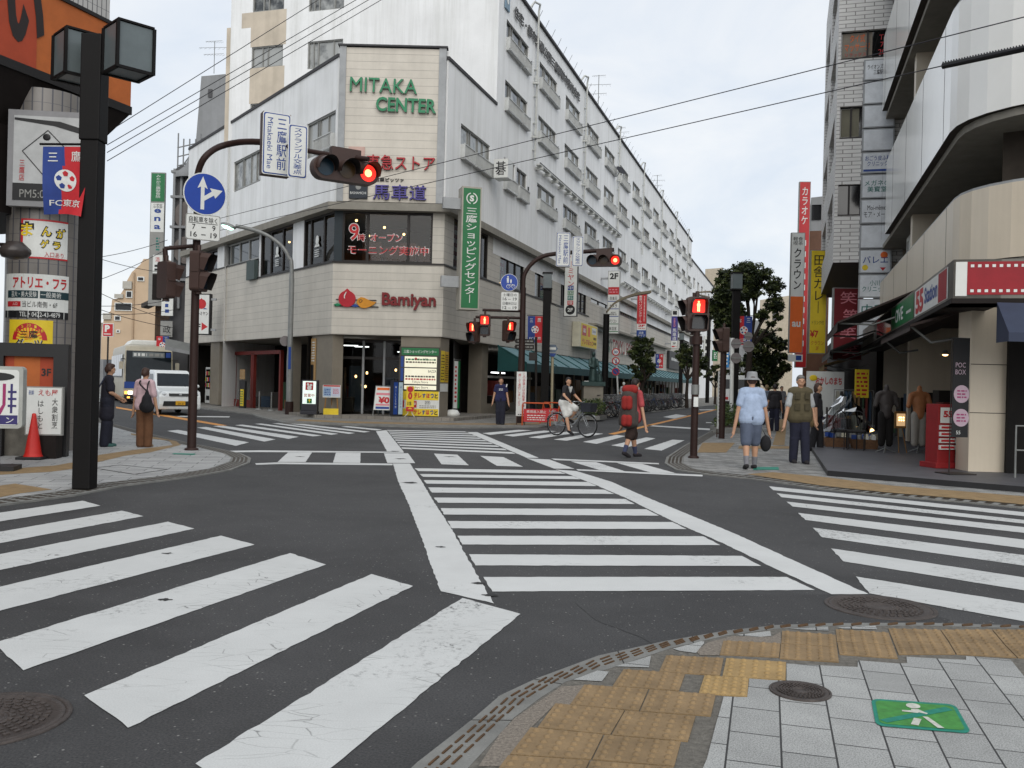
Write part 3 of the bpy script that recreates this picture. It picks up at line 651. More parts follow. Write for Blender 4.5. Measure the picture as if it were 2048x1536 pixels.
def window_mesh(w,h,sash,rail,flip=False):
    f = flat();a = MB();g = MB();r_ = MB();fw = 0.05
    for x0,x1,z0,z1 in ((0,w,0,fw),(0,w,h - fw,h),(0,fw,fw,h - fw),(w - fw,w,fw,h - fw)): a.rect(f,x0,x1,z0,z1,-.16,-.05,ALU)
    for s_ in sash: a.rect(f,w*s_ - .03,w*s_ + .03,fw,h - fw,-.15,-.07,ALU)
    g.quad(f,fw,w - fw,fw,h - fw,-.12,GLASS)
    for x0,x1 in rail:
        x0 *= w;x1 *= w
        for z in (-.02,.5): r_.rect(f,x0,x1,z - .02,z + .02,.14,.19,RAILM)
        for x in (x0,x1 - .03): r_.rect(f,x,x + .03,-.02,.5,0,.19,RAILM)
        k = int((x1 - x0)/.075)
        for i in range(1,k): r_.rect(f,x0 + (x1 - x0)*i/k - .008,x0 + (x1 - x0)*i/k + .008,0,.5,.155,.175,RAILM)
        r_.rect(f,x0,x1,-.06,-.02,0,.19,RAILM)
    return a,g,r_
PROTO = {}
def put_window(kind,fr,x,z,parent):
    """copies the prototype window (frame > pane, railing) into frame fr"""
    if kind not in PROTO:
        w,h,sash,rail = {'wide': (3.5,1.3,(.22,.3,.66,.72),((0,.64),(.68,1.0))),'wideb': (3.5,1.3,(.3,.36,.62,.8),((0,.36),(.4,1.02))),'plain': (3.45,1.34,(.3,.34,.6,.8),()),'half': (1.65,1.35,(.5,),((0,1),)),'front': (1.65,.98,(.33,.5),()),'frontb': (1.78,1.25,(.15,.28,.72),())}[kind]
        a,g,r_ = window_mesh(w,h,sash,rail)
        def me(mb,nm):
            q = bpy.data.meshes.new(nm);q.from_pydata(mb.v,[],mb.f)
            for m in mb.mats: q.materials.append(m)
            q.polygons.foreach_set('material_index',mb.m);q.update();return q
        PROTO[kind] = (me(a,'window'),me(g,'pane'),me(r_,'railing') if r_.v else None,w,h)
    a,g,r_,w,h = PROTO[kind]
    o = bpy.data.objects.new('window',a);COL.objects.link(o);o.parent = parent;o.matrix_local = wm(parent).inverted() @ fr.at(x,z).mat()
    for nm,q in (('pane',g),('railing',r_)):
        if q: c = bpy.data.objects.new(nm,q);COL.objects.link(c);c.parent = o
    return w,h
mb = MB();hol = []
xs = [6.78 + 5.42*k for k in range(14)]
for k,x in enumerate(xs):
    for zt in (17.42,14.78): hol.append((x,x + 3.5,zt - 1.3,zt))
x3 = [(12.3,3.5,'wide')] + [(xs[k],3.5,'wide' if k % 2 else 'wideb') for k in range(2,14)]
for x,w,k in x3: hol.append((x,x + w,11.45 - 1.3,11.45))
for x in (6.87,8.8): hol.append((x,x + 1.65,11.4 - 1.35,11.4))
wall_holes(mb,FR,5.66,81,7.95,19.1,hol,WHITE);mb.quad(FR,5.66,81,7.0,7.95,0,WHITE)
lowh = [(1.45,4.95,10.08,11.38)]
wall_holes(mb,FR,0,5.66,7.9,13.3,lowh,WHITE)
mb.build("street_wall",bld)
for i,x in enumerate(xs):
    put_window('wide' if (i + 0) % 2 == 0 else 'wideb',FR,x,17.42 - 1.3,bld);put_window('wideb' if i % 2 else 'wide',FR,x,14.78 - 1.3,bld)
for x,w,k in x3: put_window(k,FR,x,11.45 - 1.3,bld)
for x in (6.87,8.8): put_window('half',FR,x,11.4 - 1.35,bld)
put_window('wideb',FR,1.45,10.08,bld)
mb = MB();fh = [(-12.05,-10.40,15.8,16.78),(-9.12,-7.34,15.53,16.78),(-12.05,-10.40,18.4,19.38),(-12.05,-10.40,13.17,14.15),(-9.12,-7.34,18.15,19.4)]
fh2 = [h for h in fh]
wall_holes(mb,FT,-13.2,0,12.5,19.6,[h for h in fh2],WHITEF);mb.build("end_wall",bld)
for x,z,k in ((-12.05,15.8,'front'),(-9.12,15.53,'frontb'),(-12.05,18.4,'front'),(-12.05,13.17,'front'),(-9.12,18.15,'frontb')): put_window(k,FT,x,z,bld)
for a,b2,c,d in ((-12.12,-10.26,16.78,18.4),(-12.12,-10.30,14.15,15.8),(-12.62,-12.12,17.7,18.4)): mb = MB();mb.quad(FT,a,b2,c,d,.004,TAN);mb.build("tan_render_panel",bld)
mb = MB();mb.rect(FT,-13.5,-13.2,12.5,17.85,-3,-.12,TAN);mb.build("side_pier",bld)
mb = MB();back = FT.r*-13.2
q = [FT.pt(-13.2,19.12),FT.pt(0,19.12),FR.pt(81,19.12),FR.pt(81,19.12) + back]
mb.poly(q,ROOFE)
for a,b2 in ((1,2),(2,3),(3,0)):
    if (a,b2) != (1,2): mb.poly([Vector((q[a].x,q[a].y,0)),Vector((q[b2].x,q[b2].y,0)),q[b2],q[a]],WHITE)
mb.build("roof",bld)
mb = MB();mb.rect(FR,5.5,81.1,19.1,19.22,-.3,.12,ROOFE)
for i in range(60): x = 6.5 + i*1.24;mb.tube([FR.pt(x,19.2,.1),FR.pt(x + .05,19.62,.28)],.012,ROOFE,4)
mb.build("roof_edge",bld)
PIPE = S("white_pipe",196,198,194,0.9,rough=0.6)
for k in range(8):
    x = 11.35 + 10.84*k if k else 11.35
    if x > 80: break
    mb = MB();mb.tube([FR.pt(x - .9,19.3,-.1),FR.pt(x - .6,19.75,.1),FR.pt(x,19.85,.2),FR.pt(x,19.5,.14),FR.pt(x,12.3,.12)],.055,PIPE,8)
    for z in np.arange(12.8,19,1.3): mb.box(FR.pt(x,z,.08),.16,.16,.05,PIPE)
    for z in (13.4,16.0): mb.box(FR.pt(x - .18,z,.1),.32,.12,.1,PIPE);mb.box(FR.pt(x - .05,z + .25,.12),.12,.14,.3,PIPE)
    mb.build("rainwater_pipe",bld)
mb = MB();mb.rect(FR,11.6,33.5,12.14,12.2,.12,.34,PIPE);mb.rect(FR,11.6,33.5,12.2,12.26,.3,.34,ROOFE)
for i in range(15): x = 11.9 + i*1.5;mb.rect(FR,x,x + .14,11.98,12.14,0,.38,PIPE)
mb.rect(FR,35,81,9.0,9.06,.12,.34,PIPE);mb.rect(FR,35,81,9.06,9.12,.3,.34,ROOFE)
for i in range(30): x = 35.2 + i*1.5;mb.rect(FR,x,x + .14,8.86,9.0,0,.38,PIPE)
mb.build("cable_duct",bld)
mb = MB()
for k in range(14):
    for zt in (17.0,14.3,11.0): mb.rect(FR,xs[k] + 3.85,xs[k] + 3.95,zt - .55,zt - .12,.004,.05,DK)
mb.build("wall_vent",bld)
mb = MB();lh = [(-2.7,.12,10.02,11.4),(-11.03,-7.6,10.0,11.4)]
wall_holes(mb,FL,-18.0,0,7.9,13.35,[(-2.7,-.12,10.02,11.4),(-11.03,-7.6,10.0,11.4)],WHITEF)
mb.poly([FL.pt(-18,3.1,0),FL.pt(-18,13.35,0),FL.pt(-18,13.35,-8),FL.pt(-18,3.1,-8)],WHITEF)
q = [CL,CR_,TC_,TC_ - FT.r*13.2 + DR*8,pL]
mb.poly([Vector((p.x,p.y,13.28)) for p in q],ROOFE);mb.build("side_wall",bld)
put_window('plain',FL,-11.05,10.05,bld)
mbw,g,r_ = window_mesh(2.58,1.35,(.33,.4,.7),((.4,1.0),));
for mbx,nm in ((mbw,"window"),(g,"pane"),(r_,"railing")):
    f = FL.at(-2.7,10.04);mbx.v = [f.pt(p.x,p.y,p.z) for p in mbx.v];mbx.build(nm,bld)
mb = MB();band(mb,[pL,CL,CR_,CR_ + DR*5.66],13.3,13.42,-.2,.05,ROOFE);mb.build("parapet",bld)
mb = MB();mb.rect(FM,.32,3.72,7.98,13.62,0,.16,CREAMP);mb.build("corner_panel",bld)
mb = MB();mb.rect(FM,.08,.32,7.98,13.66,-.1,.2,GREYM);mb.rect(FM,3.72,3.98,7.98,13.66,-.1,.2,GREYM);mb.rect(FM,.02,4.03,13.66,13.72,-.1,.25,ROOFE);mb.build("panel_frame",bld)
mb = MB();mb.quad(FM,0,4.05,7.9,13.6,0,WHITEF);mb.build("corner_wall",bld)
mb = MB();band(mb,[pL,CL,CR_,CR_ + DR*95],7.66,7.93,-.1,.34,SOFF);mb.build("ledge",bld)
mb = MB();p85 = CL + DL*8.5
band(mb,[pL,p85],3.12,6.58,-.12,.02,CREAM);band(mb,[p85,CL,CR_,CR_ + DR*24.6],3.12,5.74,-.12,.02,CREAM);band(mb,[CR_ + DR*24.6,CR_ + DR*95],3.12,6.72,-.12,.02,CREAM)
mb.build("boarding",bld)
mb = MB();band(mb,[p85,CL,CR_,CR_ + DR*24.6],5.74,5.80,-.12,.06,DK);band(mb,[pL,p85],6.58,6.63,-.12,.05,DK);band(mb,[CR_ + DR*35,CR_ + DR*95],6.72,6.78,-.12,.05,DK)
mb.rect(FR,24.6,60,5.22,5.36,.02,.55,SOFF);mb.build("sill",bld)
mb = MB();mb.rect(FL,-8.5,-7.55,5.72,6.55,.02,.2,S("green_grey_box",70,84,82,0.8));mb.build("vent_box",bld)
mb = MB();q = [pL,CL,CR_,CR_ + DR*95,CR_ + DR*95 - FR.n*9,pL - FL.n*9 + DL*3]
mb.poly([Vector((p.x,p.y,3.115)) for p in q][::-1],SOFF);mb.poly([Vector((p.x,p.y,5.60)) for p in q],BROWNIN);mb.poly([Vector((p.x,p.y,7.72)) for p in q][::-1],SOFF);mb.build("floor_slab",bld)
def glaze(fr,x0,x1,z0,z1,mull,gm=DGLASS,d=-.1,nm="shop_window",fm=DK):
    mb = MB()
    for a,b2,c,e in ((x0,x1,z0,z0 + .06),(x0,x1,z1 - .08,z1),(x0,x0 + .07,z0 + .06,z1 - .08),(x1 - .07,x1,z0 + .06,z1 - .08)): mb.rect(fr,a,b2,c,e,d - .04,d + .07,fm)
    for x in mull: mb.rect(fr,x - .05,x + .05,z0 + .06,z1 - .08,d - .03,d + .05,fm)
    o = mb.build(nm,bld);mb = MB();mb.quad(fr,x0 + .07,x1 - .07,z0 + .06,z1 - .08,d,gm);mb.build("pane",o);return o
glaze(FM,.3,3.62,5.8,7.66,(1.22,2.72),CGLASS)
for f_,a,b2,mm in [(FM,.0,.3,S("blue_black_post",34,44,50)),(FM,3.62,4.05,CREAM),(FR,0,1.0,CREAM)] + [(FR,*q,CREAM) for q in ((5.05,6.75),(10.4,12.35),(15.8,17.65),(19.15,20.6),(24.0,25.3),(33.2,35))] + [(FL,-3.86,-2.8,WHITEF),(FL,-7.55,-7.38,WHITEF),(FL,-13.05,-12.1,WHITEF),(FL,-18,-17.5,WHITEF)]:
    mb = MB();mb.rect(f_,a,b2,6.63 if mm is WHITEF and a < -8 else 5.8,7.66,-.2,-.01,mm);mb.build("pier",bld)
glaze(FL,-2.8,0,5.8,7.66,(-2.2,-1.0),CGLASS);glaze(FL,-7.38,-3.86,5.8,7.66,(-6.3,-5.0),CGLASS)
glaze(FR,1.0,5.05,5.8,7.66,(2.0,3.6),CGLASS);glaze(FR,6.75,10.4,5.8,7.66,(8.1,9.2),CGLASS)
for a,b2 in ((12.35,15.8),(17.65,19.15),(20.6,24.0),(25.3,33.2)): glaze(FR,a,b2,5.8,7.66,[a + (b2 - a)*k/3 for k in (1,2)])
glaze(FL,-12.1,-7.55,6.63,7.62,(-11.3,-10.1,-8.9),GLASS,fm=ALU);glaze(FL,-17.5,-13.05,6.63,7.62,(-15,-14),DGLASS)
CURT = S("strip_curtain",128,112,84,0.7,rough=0.8,var=0.5,vs=1.4)
glaze(FR,35,94.5,6.78,7.66,[35 + .75*i for i in range(1,79)],CURT)
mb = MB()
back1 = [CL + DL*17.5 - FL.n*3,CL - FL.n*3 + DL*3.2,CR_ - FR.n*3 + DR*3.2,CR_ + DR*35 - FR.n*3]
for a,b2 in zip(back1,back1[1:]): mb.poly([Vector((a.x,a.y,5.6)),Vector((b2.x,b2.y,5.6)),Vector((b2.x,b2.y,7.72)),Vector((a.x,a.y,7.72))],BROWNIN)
rg = random.Random(3)
for i in range(14): p = FM.pt(rg.uniform(.3,3.8),5.6,-rg.uniform(.8,2.4));mb.box(p + UP*rg.uniform(.35,.6),.6,.5,rg.uniform(.7,1.2),S("restaurant_seat",120,64,36,0.6))
mb.build("restaurant_interior",bld)
mb = MB()
for x,z,d in ((.72,7.40,-.5),(1.70,7.25,-1.0),(1.05,6.98,-1.4),(2.42,7.04,-1.2),(2.12,6.52,-1.9),(2.9,6.7,-2.2)): mb.ell(FM.pt(x,z,d),.05,.05,.05,LAMPW,8,6)
for x in (-1.5,-4.9,-6.4): mb.ell(FL.pt(x,7.3,-.9),.05,.05,.04,LAMPW,8,6)
for x,z in ((1.6,6.3),(8.4,6.5),(9.7,6.2),(3.9,7.3)): mb.ell(FR.pt(x,z,-1.0),.06,.06,.05,LAMPW,8,6)
mb.build("ceiling_lamp",bld)
mb = MB();q = [pL,CL,CR_,CR_ + DR*95,CR_ + DR*95 - FR.n*9,pL - FL.n*9];
def offs(path,d):
    out = []
    for i in range(len(path)):
        t0 = (path[i] - path[i - 1]).normalized() if i else (path[1] - path[0]).normalized();t1 = (path[i + 1] - path[i]).normalized() if i < len(path) - 1 else t0
        qv = (t0.cross(UP) + t1.cross(UP)).normalized();out.append(path[i] + qv*d/max(.2,qv.dot(t0.cross(UP))))
    return out
st_ = offs([CL + DL*2.0,CL,CR_,CR_ + DR*5.6],.75)
STEP = tile_mat("step_tile",R(0),0.3,0.3,(0.24,0.22,0.19),(0.06,0.06,0.06),speck=0.25)
mb.poly([Vector((p.x,p.y,.17)) for p in st_ + [CR_ + DR*5.6 - FR.n*7,CL + DL*2 - FL.n*7]],STEP)
for a,b2 in zip(st_,st_[1:]): mb.poly([Vector((a.x,a.y,0)),Vector((b2.x,b2.y,0)),Vector((b2.x,b2.y,.17)),Vector((a.x,a.y,.17))],STEP)
mb.build("entrance_step",bld)
for f_,a,b2 in ((FL,-1.9,-.05),(FL,-4.3,-3.9),(FL,-13.9,-12.6),(FM,2.55,3.95),(FR,.05,.95)): mb = MB();mb.rect(f_,a,b2,.1,3.115,-.5,-.07,GFW);mb.build("pillar",bld)
mb = MB();mb.rect(FR,1.0,5.38,.1,2.96,-2.1,-1.9,GFD);mb.rect(FR,5.38,5.45,.1,3.0,-2.0,-1.2,DK);mb.rect(FR,5.45,6.25,.1,3.115,-.9,-.3,GFW)
for x in (3.9,4.3): mb.rect(FR,x,x + .18,.55,.8,-1.9,-1.87,DK)
mb.build("side_panel",bld)
mb = MB()
for x in (-.1,.95,1.75,2.5): mb.rect(FM,x,x + .08,.17,2.95,-1.3,-1.2,GREYM)
for z in (2.25,2.9): mb.rect(FM,-.1,2.58,z,z + .1,-1.33,-1.22,DK)
o = mb.build("entrance_screen",bld);mb = MB();mb.quad(FM,-.1,2.58,.17,2.95,-1.27,CGLASS);mb.build("pane",o)
mb = MB()
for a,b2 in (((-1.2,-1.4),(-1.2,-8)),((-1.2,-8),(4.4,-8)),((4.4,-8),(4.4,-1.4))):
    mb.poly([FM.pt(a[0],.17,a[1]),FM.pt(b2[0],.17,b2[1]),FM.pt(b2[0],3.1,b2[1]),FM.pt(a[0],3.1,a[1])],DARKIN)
cols = [S("goods_red",120,40,32,0.6),S("goods_tan",150,116,74,0.6),S("goods_blue",50,74,96,0.6),S("goods_pale",160,156,140,0.6),S("goods_dark",50,44,40,0.6),S("goods_green",60,96,66,0.6)]
for i in range(40):
    h = rg.uniform(.4,1.9);mb.box(FM.pt(rg.uniform(-.9,3.2),.17 + h/2,-rg.uniform(2.6,7.5)),rg.uniform(.2,.7),.4,h,rg.choice(cols))
mb.build("arcade_interior",bld)
mb = MB()
for x,z,d in ((.05,2.78,-2.2),(.42,2.76,-2.6),(2.0,2.62,-3.5)): mb.rect(FM,x,x + .55,z,z + .035,d - .08,d,LAMPC)
for x,z,d in ((.83,1.75,-3.2),(.42,1.6,-3.0),(.6,1.25,-3.6),(2.2,1.7,-4),(2.35,1.72,-4.2),(.75,1.2,-3.4),(1.9,1.9,-3.9)): mb.ell(FM.pt(x,z,d),.045,.045,.06,LAMPW,8,6)
mb.build("arcade_lamp",bld)
RED = S("red_shop_frame",120,34,26,0.8)
mb = MB()
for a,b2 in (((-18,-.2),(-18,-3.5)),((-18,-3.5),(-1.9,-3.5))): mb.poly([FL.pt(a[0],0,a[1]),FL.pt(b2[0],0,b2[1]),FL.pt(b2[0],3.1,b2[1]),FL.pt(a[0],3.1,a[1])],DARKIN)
for i in range(24): h = rg.uniform(.4,1.5);mb.box(FL.pt(rg.uniform(-12,-2.2),h/2,-rg.uniform(1.4,3)),rg.uniform(.3,.9),.4,h,rg.choice(cols))
for x in (-4.4,-5.6,-7.0): mb.ell(FL.pt(x,2.0,-2.2),.05,.05,.06,LAMPW,8,6)
mb.build("shop_interior",bld)
mb = MB()
for x in (-12.4,-10.0,-9.8,-6.6): mb.rect(FL,x,x + .16,.06,2.6,-.8,-.66,RED)
mb.rect(FL,-12.4,-6.5,2.5,2.66,-.8,-.66,RED);mb.rect(FL,-12.4,-9.9,.06,.4,-.78,-.68,RED);mb.build("shop_door_frame",bld)
mb = MB();mb.poly([FR.pt(6.2,.1,-4),FR.pt(95,.1,-4),FR.pt(95,3.1,-4),FR.pt(6.2,3.1,-4)],DARKIN);mb.poly([FR.pt(6.2,.1,-.3),FR.pt(6.2,.1,-4),FR.pt(6.2,3.1,-4),FR.pt(6.2,3.1,-.3)],DARKIN)
for i in range(120):
    h = rg.uniform(.4,1.9);mb.box(FR.pt(rg.uniform(7,80),.1 + h/2,-rg.uniform(1.2,3.8)),rg.uniform(.4,1.6),.5,h,rg.choice(cols),math.atan2(DR.y,DR.x))
mb.build("shop_interior",bld)
for x in np.arange(6.3,80,2.45): mb = MB();mb.rect(FR,x,x + .1,.1,3.0,-.6,-.5,GFW);mb.build("mullion",bld)
mb = MB();mb.rect(FR,6.3,12,.1,.55,-.6,-.45,GFW);mb.rect(FR,6.3,14,1.7,1.8,-.58,-.5,S("pale_shelf",190,190,186));mb.build("shop_front",bld)
mb = MB()
for x,z in ((10,1.95),(11,1.72),(25,2.2),(30.5,2.25),(33,2.25),(39,2.3),(47,2.3),(56,2.3),(66,2.3)): mb.rect(FR,x,x + 1.6,z,z + .05,-1.4,-1.2,LAMPC)
mb.build("shop_lamp",bld)
AWN = S("teal_canvas",112,150,158,0.8,rough=0.7,var=0.22,vs=1.5);AWD = S("teal_canvas_dark",26,84,84,0.8,rough=0.7,var=0.15,vs=1.5);AWV = S("teal_valance",44,84,86,0.8,rough=0.7,var=0.15,vs=1.5)
aw = thing("awning","long teal canvas awning sloping over the shopfronts of the white building","awning",FR.pt(7,2.3,.5))
mb = MB();k = 27
for i in range(k):
    x0,x1 = 6.6 + i*2.6,6.6 + (i + 1)*2.6
    mb.rect(FR,0,0,0,0,0,0,AWN) if False else None
    mb.poly([FR.pt(x0,2.36,1.35),FR.pt(x1,2.36,1.35),FR.pt(x1,3.08,.05),FR.pt(x0,3.08,.05)],AWN)
mb.build("canvas",aw)
mb = MB();mb.poly([FR.pt(6.55,2.0,1.36),FR.pt(6.55,2.36,1.36),FR.pt(6.55,3.1,.05),FR.pt(6.55,2.0,.05)],AWD);mb.build("end_panel",aw)
mb = MB();mb.rect(FR,6.6,76.8,2.0,2.35,1.33,1.36,AWV)
mb.build("valance",aw)
for i in range(k + 1): x = 6.57 + i*2.6;mb = MB();mb.tube([FR.pt(x,2.37,1.36),FR.pt(x,3.11,.03)],.04,AWD,6);mb.build("rib",aw)
SGN = S("sign_green",22,110,62,0.9,rough=0.4,var=0.06);SWH = S("sign_white",226,228,224,0.85,rough=0.45,var=0.06);SRED = S("sign_red",190,38,44,0.9,rough=0.45,var=0.08)
SPUR = S("sign_purple",66,60,132,0.9,rough=0.45,var=0.08);SBLK = S("sign_black",26,26,28,rough=0.5);SYEL = S("sign_yellow",236,206,44,0.85,rough=0.5,var=0.08);SBLU = S("sign_blue",30,66,140,0.9,rough=0.45,var=0.06)
SORA = S("sign_orange",226,104,36,0.9,rough=0.5,var=0.06);SGRY = S("sign_grey",150,150,146,0.85,rough=0.5);SCRM = S("sign_cream",226,220,196,0.85,rough=0.5);LGRN = S("letter_green",18,128,84,0.9,rough=0.4);LRED = S("letter_red",176,30,40,0.9,rough=0.4);LPUR = S("letter_purple",72,62,140,0.9,rough=0.45)
SPNK = S("sign_pink",226,140,150,0.85,rough=0.5);SBRN = S("sign_brown",74,52,40,0.9,rough=0.6);STEAL = S("sign_teal",40,120,110,0.85)
BROWNP = S("pole_brown",56,38,34,0.75,rough=0.55,spec=.25,var=0.15,vs=3);BLACKP = S("pole_black",18,16,16,0.75,rough=0.6,spec=.2,var=0.15,vs=3);GALV = S("galvanised",140,142,140,0.85,rough=0.5,metal=0.3,var=0.15,vs=5)
t_ = thing("raised_lettering","green raised capital letters MITAKA CENTER on the cream corner panel","sign",FM.pt(2,11.3,.2))
for body,x,z,w,h in (("MITAKA",1.72,12.22,2.45,.52),("CENTER",2.56,11.52,2.2,.52)):
    mb = MB();text(mb,FM,body,x,z,w,h,LGRN,.17,.12,bold=.022,mside=S("letter_edge",150,160,150,0.8),rot=-.02);mb.build("letter_row",t_)
t_ = thing("raised_lettering","dark red raised supermarket letters with a pale square emblem, low on the corner panel","sign",FM.pt(2,9.1,.2))
mb = MB();text(mb,FM,"東急ストア",2.41,9.42,2.5,.55,LRED,.17,.1,bold=.018,mside=S("letter_edge_red",110,40,36));mb.build("letter_row",t_)
mb = MB();mb.rect(FM,.49,1.08,9.42,9.98,.16,.2,S("emblem_pink",206,172,160,0.85));mb.disc(FM,.7,9.78,.08,.2,.206,SWH);mb.disc(FM,.88,9.74,.08,.2,.206,SWH);mb.disc(FM,.78,9.58,.15,.2,.205,SWH);mb.build("emblem",t_)
t_ = thing("raised_lettering","purple raised pizza shop letters with a dark square badge under the red ones","sign",FM.pt(2,8.0,.2))
mb = MB();text(mb,FM,"馬車道",2.4,8.34,1.95,.56,LPUR,.17,.1,bold=.015,mside=S("letter_edge_purple",44,40,80));text(mb,FM,"石窯ピッツァ",2.0,8.8,1.06,.14,SBLK,.17,.03,bold=.02);mb.build("letter_row",t_)
mb = MB();mb.rect(FM,.55,1.22,8.08,8.72,.16,.26,S("badge_dark",40,46,54));text(mb,FM,"BASHAMICHI",.885,8.28,.58,.09,SWH,.262,bold=.02);mb.disc(FM,.89,8.5,.1,.26,.265,SGRY);mb.build("badge",t_)
t_ = thing("raised_lettering","restaurant sign with a red peach, a yellow cloud and dark red letters on the boarding","sign",FM.pt(2,4.1,.1))
mb = MB()
pk = [(.55 + .30*math.sin(R(a))*(1 if a < 999 else 1),4.42 + (.30*math.cos(R(a)) if abs(a) > 25 else .33 - .0)) for a in range(-170,180,12)]
pk = [(.55 + .31*math.sin(R(a)),4.42 + .30*math.cos(R(a))) for a in list(range(20,341,10))] + [(.55,4.80)]
mb.prism(FM,pk,.02,.12,S("peach_red",180,28,44,0.9));mb.prism(FM,[(.50,4.66),(.44,4.55),(.44,4.45),(.48,4.42),(.47,4.5),(.49,4.57),(.54,4.68)],.12,.125,SWH);mb.build("peach",t_)
mb = MB();cl = [(.9,4.3),(.94,4.42),(1.06,4.5),(1.2,4.47),(1.3,4.42),(1.42,4.36),(1.62,4.33),(1.52,4.22),(1.4,4.16),(1.25,4.10),(1.08,4.1),(.98,4.18)]
mb.prism(FM,cl,.02,.11,S("cloud_yellow",206,138,34,0.9));mb.tube([FM.pt(1.05 + .07*math.cos(a)*(1 - a/12),4.34 + .07*math.sin(a)*(1 - a/12),.115) for a in np.arange(0,7,.4)],.009,SBRN,5);mb.build("cloud",t_)
mb = MB();mb.rect(FM,.1,1.7,4.14,4.17,.02,.08,DK);mb.rect(FM,.14,1.62,4.38,4.41,.02,.06,DK);mb.prism(FM,[(.06,4.2),(.2,4.26),(.36,4.2),(.2,4.13)],.02,.12,LGRN);mb.prism(FM,[(.7,4.16),(.86,4.24),(1.0,4.16),(.86,4.12)],.02,.12,SBLU);mb.build("base_rail",t_)
mb = MB();text(mb,FM,"Bamiyan",2.82,4.38,1.98,.62,S("bamiyan_red",120,26,30,0.9),.03,.1,bold=.03,mside=DK);mb.build("letter_row",t_)
t_ = thing("window_lettering","red window lettering with white outlines on the restaurant's corner windows","lettering",FM.pt(2,5.9,-.04))
mb = MB()
for body,x,z,w,h in (("9",.72,6.9,.36,.62),("時",1.0,6.7,.26,.26),("オープン",1.92,6.72,1.15,.27),("モーニング実施中",2.0,6.25,2.95,.32)):
    text(mb,FM,body,x,z,w + .05,h + .05,SWH,-.05,bold=.04);text(mb,FM,body,x,z,w,h,SRED,-.042,bold=.012)
mb.build("lettering",t_)
for x,w in ((-1.6,.55),(-5.6,.5)):
    mb = MB();mb.prism(FL,[(x + .14*math.cos(R(a)),6.75 + .19*math.sin(R(a))) for a in range(0,360,24)],-.05,-.045,SWH);mb.prism(FL,[(x - .24,6.5),(x + .24,6.5),(x + .12,6.62),(x - .12,6.62)],-.05,-.045,SWH);lines(mb,FL,4,x - .2,x + .2,6.1,6.42,SWH,-.045,4)
    mb.build("window_decal",label="white fruit emblem with small print on the " + ("window next to the corner" if x > -3 else "window farther along the left side"),cat="decal")
for x0,nm in ((1.1,"tall red banner lettering behind the window left of the green sign"),(7.0,"red and white banner hung inside the window right of the green sign")):
    mb = MB();mb.quad(FR,x0,x0 + .9,5.95,7.5,-.2,SRED if x0 > 5 else S("banner_dim",130,40,40));lines(mb,FR,4,x0 + .15,x0 + .75,6.1,7.4,SWH,-.195,int(x0));mb.build("window_banner",label=nm,cat="banner")
mb = MB();body = "住宅・都市整備公団三鷹駅前市街地住宅"
text(mb,FR,body,14.1,18.12,12.9,.5,S("letter_grey",92,92,92),.06,.05,bold=.01)
mb.build("raised_lettering",label="row of grey raised characters high on the white wall under the roof edge",cat="sign")
mb = MB();mb.rect(FR,6.35,6.95,17.75,18.6,.02,.08,S("emblem_blue",120,144,160));mb.disc(FR,6.65,18.15,.15,.08,.09,SWH);mb.build("wall_emblem",label="small blue grey square emblem on the white wall before the raised characters",cat="emblem")
def hang_sign(nm,label,s,z0,z1,w,out,faces,group=None,th=.22,frame=SGRY,base=SWH,arms=True,fr=FR):
    """sign box standing out from a wall at right angles; its face looks back along the street"""
    f = Fr(fr.pt(s,0,out),fr.n)
    t = thing(nm,label,"sign",f.pt(w/2,z0),group=group)
    mb = MB();mb.rect(f,0,w,z0,z1,-th/2,th/2,frame);mb.build("box",t)
    mb = MB();mb.rect(f,.03,w - .03,z0 + .03,z1 - .03,th/2,th/2 + .004,base);faces(mb,f,w,z0,z1,th/2 + .006);mb.build("face",t)
    if arms:
        for z in (z0 + (z1 - z0)*.12,z0 + (z1 - z0)*.88): mb = MB();mb.rect(f,-out,0,z - .06,z + .06,-.05,.05,GREYM);mb.build("bracket",t)
    return t
def f_green(mb,f,w,z0,z1,d):
    mb.quad(f,.05,w - .05,z0 + .06,z1 - .06,d,SGN);text(mb,f,"三鷹ショッピングセンター",w/2,z0 + 1.95,.42,3.4,SWH,d + .003,bold=.012,vert=True)
    c = z1 - .42;
    for k in range(24):
        a = R(15*k);b2 = R(15*k + 16)
        if k in (5,6,17,18): continue
        mb.poly([f.pt(w/2 + r_*math.cos(q),c + r_*math.sin(q),d + .003) for r_,q in ((.17,a),(.21,a),(.21,b2),(.17,b2))],SWH)
    text(mb,f,"S",w/2,c,.16,.22,SWH,d + .003,bold=.05)
_y = 33.2;_f = FC(944.5,375,_y,16);t_ = thing("vertical_sign","tall green vertical sign with white characters standing out by the corner","sign",(_f.o.x,_f.o.y,4.1))
f = Fr((_f.o.x,_f.o.y,0),_f.r);z0,z1 = P(925,619,_y).z,P(928,373,_y).z;w = .72
mb = MB();mb.rect(f,-w/2,w/2,z0,z1,-.62,0,S("green_sign_case",176,172,160,0.8,rough=0.5));mb.build("box",t_)
mb = MB();ff = Fr(f.pt(-w/2,0),f.r);f_green(mb,ff,w,z0,z1,.006);mb.build("face",t_)
for z in (z1 - .6,z0 + 1.0): mb = MB();mb.rect(f,-1.0,-w/2,z - .2,z + .2,-.4,-.2,GREYM);mb.build("bracket",t_)
